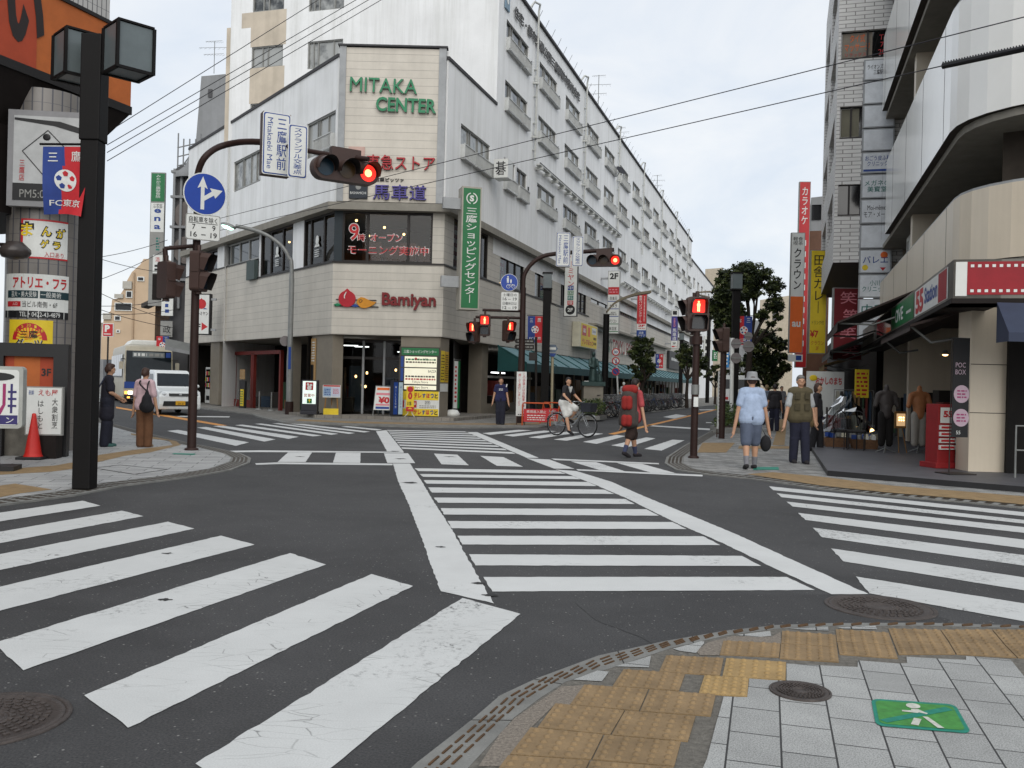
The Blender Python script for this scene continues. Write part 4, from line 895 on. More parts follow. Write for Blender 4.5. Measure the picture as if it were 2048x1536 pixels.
def f_bami(mb,f,w,z0,z1,d):
    text(mb,f,"バーミヤン",w/2,z1 - .95,w*.5,1.7,SRED,d,bold=.015,vert=True)
    for i,(c,m) in enumerate(zip("中国料理",(SBLU,SGN,STEAL,SRED))): mb.quad(f,w*.28,w*.72,z0 + .62 + (3 - i)*.27,z0 + .86 + (3 - i)*.27,d,m);text(mb,f,c,w/2,z0 + .74 + (3 - i)*.27,w*.34,.18,SWH,d + .003)
    mb.disc(f,w/2,z0 + .36,w*.36,d - .003,d,SBLK);text(mb,f,"2F",w/2,z0 + .36,w*.4,.2,SWH,d + .004,bold=.03)
def f_list(mb,f,w,z0,z1,d):
    text(mb,f,"2F",w/2,z1 - .35,w*.7,.4,SBLK,d,bold=.04);h = z1 - z0
    mb.quad(f,.04,w - .04,z0 + h*.62,z0 + h*.74,d,SRED);lines(mb,f,2,.1,w - .1,z0 + h*.64,z0 + h*.72,SPNK,d + .003,3)
    for i,(nm,m) in enumerate((("百楽荘",SBLK),("カメラ",SBLU),("画材\n額縁店",SBLK),("パソコン",SBLK),("美容室",SGN))):
        zc = z0 + h*(.56 - .12*i);text(mb,f,nm,w/2,zc,w*.62,h*.055,SBLK,d,bold=.02);mb.quad(f,.04,w - .04,zc - h*.052,zc - h*.04,d,(SBLU,SBLU,SBLU,SGN,SGN)[i])
def f_red(mb,f,w,z0,z1,d):
    h = z1 - z0;mb.quad(f,.03,w - .03,z0 + h*.33,z1 - .03,d,SRED);text(mb,f,"東京パソコンスクール",w*.36,z0 + h*.66,w*.34,h*.6,SWH,d + .003,bold=.012,vert=True);lines(mb,f,18,w*.7,w*.8,z0 + h*.38,z0 + h*.95,SWH,d + .003,2)
    text(mb,f,"2F",w/2,z0 + h*.29,w*.7,h*.05,SRED,d,bold=.05);lines(mb,f,1,.1,w - .1,z0 + h*.215,z0 + h*.25,SRED,d,1);mb.quad(f,.03,w - .03,z0 + .03,z0 + h*.19,d,SBLU);text(mb,f,"読書\nクラブ",w/2,z0 + h*.1,w*.7,h*.12,SWH,d + .003)
def f_pur(mb,f,w,z0,z1,d):
    h = z1 - z0;mb.quad(f,.03,w - .03,z0 + h*.2,z1 - h*.17,d,SPUR);mb.quad(f,w*.2,w*.8,z1 - h*.13,z1 - h*.03,d,SBLK);text(mb,f,"馬車道",w/2,z0 + h*.36,w*.62,h*.3,SWH,d + .003,bold=.012,vert=True);lines(mb,f,7,w*.35,w*.65,z0 + h*.55,z0 + h*.78,SPNK,d + .003,5)
    text(mb,f,"2F",w/2,z0 + h*.13,w*.5,h*.05,SBLK,d,bold=.03);lines(mb,f,1,.1,w - .1,z0 + .06,z0 + h*.08,SRED,d,6)
GS = "shop signs standing out from the white building"
def sign_px(nm,label,uL,uR,vT,vB,faces,s=None,**k):
    """find where along the street the sign hangs, from its wall-side edge"""
    s = FR.hit(uL,(vT + vB)/2)[0] if s is None else s
    y = FR.pt(s,0).y;sc = FPX/y
    z1 = CAMH + (768 + .025*((uL + uR)/2 - 1024) - vT)/sc;z0 = CAMH + (768 + .025*((uL + uR)/2 - 1024) - vB)/sc
    w = (uR - uL)/sc/.956
    return hang_sign(nm,label,s,z0,z1,w,k.pop('out',.35),faces,group=GS,**k)
sign_px("vertical_sign","white restaurant sign with red characters and a black 2F oval at its foot",1136,1162,508,634,f_bami,s=17.2,frame=SBLK,out=.3)
sign_px("vertical_sign","narrow white 2F directory sign of stacked shop panels",1217,1240,543,668,f_list,s=28.2,out=.5)
sign_px("vertical_sign","red vertical computer school sign with white characters",1269,1288,588,678,f_red,s=39.8,out=.5)
sign_px("vertical_sign","purple vertical sign with white characters, by the bicycles",1337,1350,620,697,f_pur,s=59.5,out=.6)
f = Fr(FR.pt(5.1,0,.25),FR.n);mb = MB();t_ = thing("cube_sign","small white cube sign with one black character beside a third floor window","sign",FR.pt(5.1,10.0,.5))
mb.rect(f,0,.62,10.0,10.78,-.35,.35,SWH);mb.build("box",t_);mb = MB();text(mb,f,"碁",.31,10.39,.46,.58,SBLK,.356,bold=.03);mb.build("lettering",t_)
t_ = thing("wall_sign","yellow phone shop panel with a red square on the cream boarding","sign",FR.pt(22.5,3.5,.3))
mb = MB();mb.rect(FR,20.3,25.2,3.72,5.15,.05,.5,SCRM);mb.build("box",t_)
mb = MB();mb.quad(FR,20.6,25.0,3.75,5.1,.505,SYEL);mb.quad(FR,20.9,22.0,4.4,5.0,.51,SRED);text(mb,FR,"au",21.45,4.7,.6,.25,SWH,.515,bold=.03);mb.quad(FR,22.4,23.0,4.4,4.95,.51,SORA);mb.quad(FR,23.5,24.8,4.6,5.0,.51,SWH);text(mb,FR,"Docomo",24.15,4.8,1.0,.16,SBLU,.515);text(mb,FR,"テレすほっと",22.4,4.05,3.0,.34,SRED,.51,bold=.03);lines(mb,FR,2,24.0,24.8,3.9,4.5,SBRN,.51,2);mb.build("face",t_)
mb = MB();mb.rect(FR,25.5,25.9,2.9,5.2,.02,.3,GREYM);mb.rect(FR,25.9,29,5.05,5.25,.02,.3,GREYM);mb.build("duct",label="grey metal duct framing the boarding beside the yellow panel",cat="duct")
t_ = thing("raised_lettering","worn red and white supermarket letters on the cream boarding above the awning","sign",FR.pt(34,3.5,.1))
mb = MB();text(mb,FR,"食品",30.2,4.25,1.5,.95,S("letter_pale_green",140,160,150,0.8),.04,.14,bold=.03);text(mb,FR,"TOKYU FOOD",36.6,4.3,9.5,.95,S("letter_dull_red",150,60,54,0.8),.04,.14,bold=.03,mside=SWH);mb.build("letter_row",t_)
t_ = thing("wall_sign","dark shop fascia with pale letters at the far end of the boarding","sign",FR.pt(66,3.5,.1));mb = MB();mb.rect(FR,61,76,3.4,5.2,.05,.3,S("fascia_dark",52,52,52));mb.build("panel",t_);mb = MB();lines(mb,FR,1,62.5,74.5,4.1,4.7,SWH,.31,3);mb.build("lettering",t_)
f = Fr(FL.pt(-13.1,0,0.45),(1,0,0));_s = P(396,670,42).z;y_ = FL.pt(-13.1,0,.5).y
t_ = thing("vertical_sign","white box sign with a red peach and red arrow on the left side","sign",FL.pt(-13.1,3.3,.6))
z1,z0 = P(400,592,y_).z,P(400,672,y_).z;w = .85;f = Fr(FL.pt(-12.0,0,.95),(1,-.12,0));f = Fr(f.pt(-.45,0),f.r)
mb = MB();mb.rect(f,0,w,z0,z1,-.12,.12,SBLK);mb.rect(f,w,w + .25,z0 + .2,z0 + .3,-.05,.05,GREYM);mb.rect(f,w,w + .25,z1 - .3,z1 - .2,-.05,.05,GREYM);mb.build("box",t_)
mb = MB();mb.quad(f,.05,w - .05,z0 + .05,z1 - .05,.125,SWH);mb.disc(f,w/2,z1 - .48,.23,.125,.13,SRED);mb.prism(f,[(w/2 - .06,z1 - .27),(w/2 + .06,z1 - .27),(w/2,z1 - .2)],.125,.13,SRED);mb.prism(f,[(.12,z1 - .72),(.28,z1 - .66),(.36,z1 - .72)],.125,.13,LGRN);mb.prism(f,[(.5,z1 - .72),(.6,z1 - .66),(.74,z1 - .72)],.125,.13,SBLU)
text(mb,f,"バーミヤン",w/2,z1 - .92,w*.8,.18,SBLK,.13,bold=.02);text(mb,f,"2F",.24,z0 + .38,.34,.28,SBLK,.13,bold=.03);mb.prism(f,[(.46,z0 + .2),(.76,z0 + .38),(.46,z0 + .58)],.125,.13,SRED);mb.build("face",t_)
ZF = .17
def stand(nm,label,cat,x,d,rz=0.0,fr=FM): return thing(nm,label,cat,fr.pt(x,ZF,d)),Fr(fr.pt(x,ZF,d),(math.cos(rz),math.sin(rz),0))
LITW = M("lit_sign_white",(0.8,0.9,0.84),emit=0.45,ecol=(0.80,1.0,0.90,1));LITC = M("lit_sign_cream",(0.8,0.78,0.62),emit=0.3,ecol=(1,0.95,0.72,1))
p_ = lambda u,v: ((P(u,v,34).x + 6.673))
t_,f = stand("light_box_sign","lit white upright sign box with red emblem and green arrow by the left pillar","sign",p_(625.5,800),.45)
mb = MB();mb.rect(f,-.29,.29,.12,1.24,-.16,.16,S("sign_case",46,46,52));mb.rect(f,-.3,.3,0,.12,-.24,.24,S("sign_case",46,46,52));mb.build("case",t_,bevel=.02)
mb = MB();mb.rect(f,-.24,.24,.38,1.2,.16,.165,LITW);mb.quad(f,-.14,.14,.88,1.16,.17,LRED);mb.disc(f,-.05,1.08,.045,.17,.174,SWH);mb.disc(f,.06,1.06,.045,.17,.174,SWH);mb.disc(f,0,.96,.08,.17,.173,SWH);text(mb,f,"営業中",0,.69,.38,.13,LRED,.17,bold=.02);mb.quad(f,-.08,.1,.4,.57,.17,SGN);mb.prism(f,[(.0,.43),(.03,.43),(.03,.5),(.06,.5),(.015,.56),(-.04,.5),(0,.5)],.17,.174,SYEL);mb.build("face",t_)
t_,f = stand("easel_sign","wooden easel with a white menu board and yellow foot left of the glass doors","easel",p_(664,800),.1,.15)
WOOD = S("easel_wood",150,110,60,0.8,rough=0.7)
for x in (-.25,.25): mb = MB();mb.tube([f.pt(x,0,.1),f.pt(x*.7,.95,-.05)],.025,WOOD,6);mb.build("leg",t_)
mb = MB();mb.tube([f.pt(0,0,-.3),f.pt(0,.95,-.05)],.02,WOOD,6);mb.build("leg",t_)
mb = MB();mb.rect(f,-.32,.32,.62,1.08,.02,.05,SWH);mb.quad(f,-.3,-.01,.66,1.0,.055,S("menu_blue",150,176,204));mb.quad(f,.01,.3,.66,1.0,.055,S("menu_pale",190,196,214));mb.quad(f,-.3,.3,1.02,1.07,.055,SRED);lines(mb,f,4,-.26,-.04,.7,.95,SBLU,.058,8);lines(mb,f,5,.05,.26,.75,.95,SRED,.058,9);mb.build("board",t_)
mb = MB();mb.rect(f,-.27,.27,0,.22,.1,.25,SYEL);mb.build("foot_panel",t_)
t_,f = stand("frame_sign","grey A-frame stand with a colourful price poster in front of the doors","sign",p_(768,810),.45,-.1)
mb = MB();mb.tube([f.pt(-.33,0,.05),f.pt(-.27,1.1,-.1),f.pt(.33,1.1,-.1),f.pt(.3,0,.05)],.02,GALV,6);mb.tube([f.pt(-.25,0,-.45),f.pt(-.22,1.05,-.12)],.016,GALV,6);mb.tube([f.pt(.25,0,-.45),f.pt(.22,1.05,-.12)],.016,GALV,6);mb.build("frame",t_)
mb = MB();mb.poly([f.pt(-.31,.22,.04),f.pt(.31,.22,.04),f.pt(.29,1.07,-.08),f.pt(-.27,1.07,-.08)],SWH)
def sl(x,z): return f.pt(x,z,.045 - .125*(z - .2)/.87 + .006)
for x0,x1,z0,z1,m in ((-.22,.24,.94,1.03,SORA),(-.24,.26,.76,.84,SPNK),(-.24,.26,.26,.34,SBLU),(-.24,.26,.38,.44,SPNK)): mb.poly([sl(x0,z0),sl(x1,z0),sl(x1,z1),sl(x0,z1)],m)
class _F: pt = staticmethod(lambda x,z,d=0: sl(x,z))
text(mb,_F,"¥0",.05,.58,.42,.24,SRED,bold=.05);mb.build("poster",t_)
t_,f = stand("slab_sign","blue and white upright slab sign seen edge on beside the directory","sign",p_(796,810),.5,.75)
mb = MB();mb.rect(f,-.22,.22,.04,1.3,-.1,.1,S("slab_case",30,32,44));mb.build("case",t_,bevel=.015)
mb = MB();mb.rect(f,.02,.2,.08,1.24,.1,.106,S("slab_pale",190,212,222,0.85));mb.rect(f,-.2,-.02,.08,1.24,.1,.106,SBLU);text(mb,f,"WILLCOM",.11,.7,.08,.8,SBLU,.108,rot=0,vert=True);text(mb,f,"WILLCOM",-.11,.7,.08,.8,SWH,.108,vert=True);mb.build("face",t_)
t_ = thing("directory_board","lit directory of shop names under a green heading on the entrance pillar","sign",FM.pt(3.3,1.15,.05))
mb = MB();mb.rect(FM,2.52,4.0,1.12,2.72,-.05,.1,S("board_case",60,56,50));mb.build("case",t_)
mb = MB();mb.quad(FM,2.6,3.96,2.42,2.68,.105,SGN);text(mb,FM,"三鷹ショッピングセンター",3.28,2.55,1.2,.12,SWH,.11,bold=.02);mb.build("heading",t_)
for i,(a,b2) in enumerate(((1.98,2.37),(1.36,1.94),(1.16,1.31))):
    mb = MB();mb.quad(FM,2.72,3.9,a,b2,.105,LITC);mb.quad(FM,2.58,2.68,a,b2,.105,SBLU)
    if i == 0: text(mb,FM,"バーミヤン",3.4,b2 - .09,.4,.1,SBLK,.11);mb.disc(FM,3.13,b2 - .09,.05,.107,.11,SRED)
    if i == 1: text(mb,FM,"BAZZA",3.74,b2 - .1,.3,.09,SBLK,.11);text(mb,FM,"Tokyu Store",3.3,a + .07,.6,.1,SBRN,.11)
    if i == 2: text(mb,FM,"Tokyu Store",3.3,a + .07,.6,.1,SBRN,.11)
    else:
        for r_ in range(2): lines(mb,FM,1,2.76,3.86,a + .14 + .1*r_,a + .22 + .1*r_,(SBRN,SGN,SRED,SBLK)[r_ + 2*i],.11,10*i + r_,.7)
    mb.build("lit_panel",t_)
t_ = thing("poster","yellow and white phone poster panel with coloured characters below the directory","poster",FM.pt(3.3,.2,.1))
mb = MB();mb.rect(FM,2.56,4.02,.2,1.1,-.05,.12,SWH);mb.build("board",t_)
mb = MB()
for a,b2 in ((.78,1.1),(.2,.46)):
    mb.quad(FM,2.58,4.0,a,b2,.124,SYEL);
    for i,(c,m) in enumerate(zip("テレすほっと",(SRED,SRED,SBLU,SRED,SBLU,SBLK))): text(mb,FM,c,3.16 + i*.15,(a + b2)/2,.12,.17,m,.128,bold=.04)
mb.quad(FM,2.98,3.2,.5,.74,.124,SRED);text(mb,FM,"au",3.09,.64,.14,.09,SWH,.128,bold=.04);mb.quad(FM,2.6,2.74,.5,.76,.124,SRED);lines(mb,FM,3,3.5,3.7,.62,.76,SBLK,.124,4);lines(mb,FM,2,3.3,3.9,.48,.6,SGRY,.124,5);mb.build("poster",t_)
t_,f = stand("price_sign","narrow yellow and red price sign on a thin stand before the phone poster","sign",p_(823,820),.55)
mb = MB();mb.rect(f,-.14,.14,.2,1.1,-.02,0,SYEL);mb.disc(f,0,1.0,.11,0,.004,SRED,16);text(mb,f,"0",0,.76,.16,.26,SRED,.004,bold=.06);text(mb,f,"15",-.02,.48,.14,.13,SBLK,.004,bold=.04);mb.quad(f,-.14,.14,.2,.36,.004,SRED);mb.prism(f,[(-.09,.28),(0,.34),(.09,.28)],.004,.008,SYEL);mb.build("board",t_)
for sg in (-1,1): mb = MB();mb.tube([f.pt(sg*.06,.22,-.03),f.pt(sg*.08,.12,-.03),f.pt(sg*.18,0,.06)],.012,SWH,6);mb.build("leg",t_)
t_ = thing("notice","tall yellow paper notices pasted on the pillar beside the white flag","notice",FR.pt(.5,1.3,0));mb = MB();mb.rect(FR,.12,.5,1.45,2.62,-.06,-.055,SYEL);mb.rect(FR,.54,.9,1.45,2.6,-.06,-.055,S("notice_amber",216,176,50,0.85));mb.rect(FR,.1,.88,1.1,1.4,-.06,-.055,SWH);lines(mb,FR,9,.16,.46,1.5,2.5,SBRN,-.05,1);lines(mb,FR,12,.58,.86,1.5,2.5,SBLK,-.05,2);mb.build("paper",t_)
t_ = thing("notice_board","framed map notice with blue top and green foot on the recessed side wall","notice board",FR.pt(3.2,.9,-1.9));mb = MB();mb.rect(FR,2.55,3.75,.95,2.1,-1.89,-1.85,SGN);mb.build("frame",t_);mb = MB();mb.rect(FR,2.6,3.7,1.05,1.98,-1.85,-1.845,S("map_paper",190,196,180,0.8));mb.rect(FR,2.6,3.7,1.98,2.07,-1.85,-1.845,SBLU);lines(mb,FR,7,2.7,3.6,1.15,1.9,S("map_ink",130,140,120),-1.84,3,.25);mb.build("map",t_)
for x0,x1,z0,z1,nm in ((1.55,2.35,1.35,2.05,"pale paper notices left of the framed map"),(3.95,4.6,1.35,1.95,"two small white papers right of the framed map")): mb = MB();mb.rect(FR,x0,x1,z0,z1,-1.89,-1.885,S("old_paper",176,176,160,0.8));lines(mb,FR,5,x0 + .08,x1 - .1,z0 + .1,z1 - .08,SGRY,-1.882,6,.3);mb.build("notice",label=nm,cat="notice")
t_ = thing("banner_flag","narrow green and white flag with red characters on a pole in a white block","flag",FR.pt(1.25,.17,.0))
f = Fr(FR.pt(1.2,.17,.05),(.5,.86,0));mb = MB();mb.tube([f.pt(0,0),f.pt(0,2.2)],.014,GALV,6);mb.tube([f.pt(-.05,2.15),f.pt(.45,2.15)],.01,GALV,5);mb.build("pole",t_);mb = MB();mb.quad(f,.02,.42,.3,2.1,.0,SWH);mb.quad(f,.28,.42,.3,2.1,.004,SGN);lines(mb,f,9,.08,.22,.5,1.95,SRED,.006,4);mb.build("cloth",t_)
mb = MB();mb.lathe(f.pt(0,0),[(.0,0),(.26,0),(.28,.1),(.18,.24),(0,.26)],SWH,14);mb.build("base_block",t_)
t_ = thing("wall_poster","tan vertical poster on the ground floor wall behind the lamp post","poster",FL.pt(-1.7,.8,0));mb = MB();mb.rect(FL,-1.88,-1.45,1.35,3.0,-.05,-.03,S("poster_tan",186,150,100,0.8));mb.rect(FL,-1.86,-1.6,1.4,2.0,-.03,-.025,SBLK);lines(mb,FL,8,-1.8,-1.5,2.1,2.9,SWH,-.025,3);mb.build("sheet",t_)
t_ = thing("menu_stand","dark restaurant menu stand with pale menu cards in the shadowed left shopfront","menu stand",FL.pt(-9.5,.06,-.1));f = FL.at(-9.5,.06,-.1);mb = MB();mb.rect(f,-.35,.35,0,1.25,-.1,0,SBLK);mb.tube([f.pt(-.6,0,.1),f.pt(-.4,.75,0)],.02,GALV,6);mb.build("stand",t_);mb = MB();mb.rect(f,-.1,.3,.1,.85,.02,.04,SYEL);mb.rect(f,-.25,.35,1.3,1.75,.0,.03,S("menu_tan",150,120,80));lines(mb,f,6,-.06,.26,.15,.8,SGN,.045,2);mb.build("card",t_)
for i,(x,g_) in enumerate(((-7.6,1),(-6.2,1))): mb = MB();mb.tube([FL.pt(x,.06,-.2),FL.pt(x,.85,-.2)],.03,GALV,8);mb.lathe(FL.pt(x,.06,-.2),[(.16,0),(.16,.03),(.03,.06)],GALV,14);mb.build("barrier_post",label="short metal rope post in the shadowed left shopfront, " + ("beside the menu stand" if i == 0 else "nearer the corner pillar"),cat="post",group="rope posts at the left shop")
t_ = thing("vending_machine","white vending machine at the far end of the left shopfront","vending machine",FL.pt(-15.2,.06,-.4));f = FL.at(-15.2,.06,-.4);mb = MB();mb.rect(f,-.45,.45,.05,1.85,-.6,0,SWH);mb.build("cabinet",t_,bevel=.02);mb = MB();mb.quad(f,-.36,.36,.75,1.75,.006,DGLASS)
for r_ in range(3):
    for c_ in range(6): mb.rect(f,-.33 + c_*.112,-.25 + c_*.112,.85 + r_*.3,1.05 + r_*.3,.006,.03,(SRED,SBLU,SYEL,SGN,SWH,SORA)[(c_ + r_*2) % 6])
mb.build("display",t_);mb = MB();mb.quad(f,-.25,.25,.2,.42,.006,SBLK);mb.build("tray",t_)
LRON = M("lens_red_on",(0.5,0.02,0.02),emit=1.3,ecol=(1.0,0.035,0.02,1));LMAN = M("lens_man_on",(1,0.6,0.3),emit=3.0,ecol=(1.0,0.42,0.16,1));LOFF = S("lens_off",26,34,42,rough=0.25,spec=0.6);LOFFB = S("lens_off_blue",30,52,66,rough=0.25);LOFFY = S("lens_off_amber",64,46,20,rough=0.25)
SIGB = S("signal_brown",74,54,48,0.75,rough=0.5,var=0.1);SIGD = S("signal_visor_inside",22,18,18,rough=0.7)
def visor(mb,f,x,z,r,d0,L,m=SIGB,a0=-15,a1=195,n=16):
    """half-round hood over a lens"""
    ang = [R(a0 + (a1 - a0)*i/n) for i in range(n + 1)]
    for rr,mm in ((r,m),(r - .008,SIGD)):
        vs = []
        for a in ang: vs += [f.pt(x + rr*math.cos(a),z + rr*math.sin(a),d0),f.pt(x + rr*math.cos(a)*.96,z + rr*math.sin(a)*.96 - .02,d0 + L*(.55 + .45*max(0,math.sin(a))))]
        mb.add(vs,[[2*i,2*i + 1,2*i + 3,2*i + 2] for i in range(n)],mm,True)
def rr_(x0,x1,z0,z1,r,n=5): return [(a,b2) for a,b2 in rrect(x0,x1,z0,z1,r,n)]
def ped_signal(label,p,yaw,lit,h=.72,w=.38):
    """two-aspect pedestrian head hanging at p (its top centre)"""
    f = Fr(Vector(p),(math.cos(R(yaw)),math.sin(R(yaw)),0));t = thing("pedestrian_signal",label,"traffic signal",f.pt(0,-h),group="pedestrian signals")
    mb = MB();mb.prism(f,rr_(-w/2,w/2,-h,0,.06),-.13,.06,SIGB);mb.rect(f,-w/2 - .015,w/2 + .015,-h/2 - .02,-h/2 + .02,-.1,.05,SIGB);mb.cyl(f.pt(0,-.02,-.04),f.pt(0,.12,-.04),.04,.04,SIGB,8);mb.cyl(f.pt(0,-h - .05,-.04),f.pt(0,-h + .02,-.04),.07,.06,SIGB,8);mb.build("housing",t)
    for k,zc in enumerate((-h*.27,-h*.74)):
        mb = MB();q = h*.19;mb.prism(f,rr_(-q,q,zc - q,zc + q,.03),.055,.07,(LRON if lit else LOFF) if k == 0 else LOFF)
        if k == 0 and lit:
            mb.disc(f,0,zc + q*.62,q*.17,.07,.074,LMAN,12);mb.prism(f,rr_(-q*.26,q*.26,zc - q*.1,zc + q*.42,.02,3),.07,.074,LMAN);mb.rect(f,-q*.2,-q*.03,zc - q*.85,zc - q*.1,.07,.074,LMAN);mb.rect(f,q*.03,q*.2,zc - q*.85,zc - q*.1,.07,.074,LMAN)
        mb.build("lens",t)
        mb = MB();q2 = q + .02
        out = [(-q2,zc - q2*.9),(-q2*1.02,zc + q2*.5),(-q2*.75,zc + q2*1.02),(q2*.75,zc + q2*1.02),(q2*1.02,zc + q2*.5),(q2,zc - q2*.9)]
        L = [.10,.19,.23,.23,.19,.10];vs = []
        for (x,z),l_ in zip(out,L): vs += [f.pt(x,z,.05),f.pt(x*1.03,z - .02,.05 + l_)]
        mb.add(vs,[[2*i,2*i + 1,2*i + 3,2*i + 2] for i in range(5)],SIGB)
        mb.add([v + (f.pt(0,zc) - v)*.03 for v in vs],[[2*i,2*i + 1,2*i + 3,2*i + 2] for i in range(5)],SIGD);mb.build("visor",t)
    return t
def signal3(label,p,yaw,order):
    f = Fr(Vector(p),(math.cos(R(yaw)),math.sin(R(yaw)),0));t = thing("traffic_light",label,"traffic light",f.pt(0,-.25),group="three lamp traffic lights")
    mb = MB();mb.prism(f,rr_(-.63,.63,-.21,.21,.2,8),-.16,.05,SIGB);mb.rect(f,-.28,.28,.2,.4,-.12,.02,SIGB);mb.build("housing",t)
    for i,m in enumerate(order):
        x = (i - 1)*.41;mb = MB();mb.disc(f,x,0,.155,.05,.06,m,24)
        if m is LRON: mb.disc(f,x,0,.07,.06,.063,LMAN,14)
        mb.build("lens",t);mb = MB();visor(mb,f,x,0,.185,.05,.32);mb.build("visor",t)
    return t
def arc_pts(pts,n=6):
    """smooth path through control points (Catmull-Rom)"""
    out = [];p = [Vector(q) for q in pts];p = [p[0]*2 - p[1]] + p + [p[-1]*2 - p[-2]]
    for i in range(1,len(p) - 2):
        for k in range(n):
            t = k/n;out.append(.5*((2*p[i]) + (p[i + 1] - p[i - 1])*t + (2*p[i - 1] - 5*p[i] + 4*p[i + 1] - p[i + 2])*t*t + (3*p[i] - p[i - 1] - 3*p[i + 1] + p[i + 2])*t ** 3))
    out.append(p[-2]);return out
def plate(mb,f,x0,x1,z0,z1,m,edge,r=.04,th=.02):
    mb.prism(f,rr_(x0,x1,z0,z1,r),-th,0,edge);mb.prism(f,rr_(x0 + .015,x1 - .015,z0 + .015,z1 - .015,r),0,.004,m)
def name_signs(c1,c2,w1,h1,w2,h2,yaw,which):
    a = R(yaw);t = thing("street_name_sign","white street name sign with blue characters on the signal arm " + which,"sign",c1,group="station name signs");f = Fr(c1,(math.cos(a),math.sin(a),0))
    mb = MB();mb.rect(f,-w1/2,w1/2,-h1/2,h1/2,-.22,-.001,SBRN);mb.build("case",t)
    mb = MB();plate(mb,f,-w1/2,w1/2,-h1/2,h1/2,SBLU,SWH);plate(mb,f.at(0,0,.006),-w1/2 + .02,w1/2 - .02,-h1/2 + .02,h1/2 - .02,SWH,SBLU,th=.001)
    text(mb,f,"三鷹駅前",w1*.18,0,w1*.36,h1*.82,SBLU,.012,bold=.012,vert=True);text(mb,f,"Mitakaeki Mae",-w1*.24,0,h1*.82,w1*.19,SBLU,.012,bold=.015,rot=-math.pi/2);mb.build("face",t)
    t = thing("street_sign","narrow white crossing sign with blue characters beside the name sign " + which,"sign",c2,group="scramble crossing signs");f = Fr(c2,(math.cos(a),math.sin(a),0))
    mb = MB();plate(mb,f,-w2/2,w2/2,-h2/2,h2/2,SBLU,SWH);plate(mb,f.at(0,0,.006),-w2/2 + .02,w2/2 - .02,-h2/2 + .02,h2/2 - .02,SWH,SBLU,th=.001);text(mb,f,"スクランブル交差点",0,0,w2*.45,h2*.86,SBLU,.012,bold=.01,vert=True);mb.build("face",t)
b0 = G(383,900,.03);YA = b0.y
t_ = thing("signal_pole","brown signal pole on the left corner with a long curved arm","pole",b0)
mb = MB();top = P(399,350,YA);mb.tube([b0,b0 + UP*.9],[.085,.085],BROWNP,14);mb.tube([b0 + UP*.9,Vector((b0.x,b0.y,top.z - .3))],[.083,.07],BROWNP,14);mb.lathe(b0,[(.13,0),(.13,.03),(.09,.05)],BROWNP,14);mb.build("pole",t_)
tp = Vector((b0.x,b0.y,top.z - .3));S3 = P(690,318,16.9)
mb = MB();mb.tube(arc_pts([tp,P(396,346,YA - .02),P(412,312,YA - .08),P(450,290,17.95),P(520,284,17.6),P(640,306,17.1),S3 + Vector((.45,-.12,-.02))]),[.062]*25 + [.045]*12,BROWNP,10);mb.build("arm",t_)
mb = MB();mb.tube([P(386,492,YA),P(330,497,YA - .05)],.04,BROWNP,8);mb.tube([P(330,497,YA - .05),P(332,522,YA - .05)],.05,BROWNP,8);mb.build("bracket",t_)
signal3("traffic light lit red on the long arm of the left corner pole",P(692,341,16.75),33,(LOFFB,LOFFY,LRON))
name_signs(P(553,288,17.25),P(595.5,303,17.05),.52,1.16,.36,.98,28,"at the left corner")
ped_signal("brown pedestrian signal seen from behind, hung left of the left corner pole",P(337,524,YA - .05),140,False,.7,.36)
ped_signal("brown pedestrian signal facing right, fixed to the left corner pole",P(402,503,YA - .12),82,False,.76,.38)
BLUS = S("road_sign_blue",16,62,158,0.9,rough=0.4,var=0.06)
f = FC(410,388,YA - .14,34);t_ = thing("road_sign","round blue sign with white straight and right turn arrows on the left pole","road sign",f.pt(0,-.4))
mb = MB();mb.disc(f,0,0,.405,-.015,0,SWH,40);mb.disc(f,0,0,.385,0,.004,BLUS,40);mb.build("disc",t_)
mb = MB();k = .4
mb.prism(f,[(-.16,-.78),(-.02,-.78),(-.02,-.42),(.36,-.08),(.45,-.2),(.62,.18),(.2,.12),(.28,.03),(-.02,-.2),(-.02,.38),(.12,.34),(-.08,.8),(-.3,.34),(-.16,.38)] and [(x*k,z*k) for x,z in [(-.2,-.75),(-.03,-.75),(-.03,-.33),(.42,-.02),(.48,-.16),(.82,.25),(.22,.3),(.31,.15),(-.03,-.1),(-.03,.33),(.12,.24),(-.11,.82),(-.36,.24),(-.2,.33)]],.004,.008,SWH);mb.build("arrow",t_)
f = FC(406,455,YA - .14,30);t_ = thing("road_sign","white plate with hours in black under the blue arrow sign","road sign",f.pt(0,-.25))
mb = MB();plate(mb,f,-.32,.32,-.245,.245,SWH,SGRY);text(mb,f,"自転車を除く",0,.145,.52,.11,SBLK,.008,bold=.015);mb.rect(f,-.27,.27,.07,.08,.004,.008,SBLK)
for z,a_,b2 in ((.0,"7","9"),(-.14,"16","19")): text(mb,f,a_,-.17,z,.06*len(a_),.1,SBLK,.008,bold=.012);mb.rect(f,-.03,.05,z - .008,z + .008,.004,.008,SBLK);text(mb,f,b2,.2,z,.06*len(b2),.1,SBLK,.008,bold=.012)
mb.build("plate",t_)
b0 = G(1040,846,.06);YC = b0.y
t_ = thing("signal_pole","brown signal pole across the junction with a curved arm to the right","pole",b0)
mb = MB();tp = P(1043,575,YC);mb.tube([b0,Vector((b0.x,b0.y,tp.z))],[.14,.1],BROWNP,12);mb.build("pole",t_)
mb = MB();mb.tube(arc_pts([Vector((b0.x,b0.y,tp.z)),P(1049,550,YC),P(1063,528,YC),P(1084,513.5,YC),P(1112,507.5,YC),P(1180,502.5,YC),P(1228,499.5,YC)]),.075,BROWNP,10);mb.build("arm",t_)
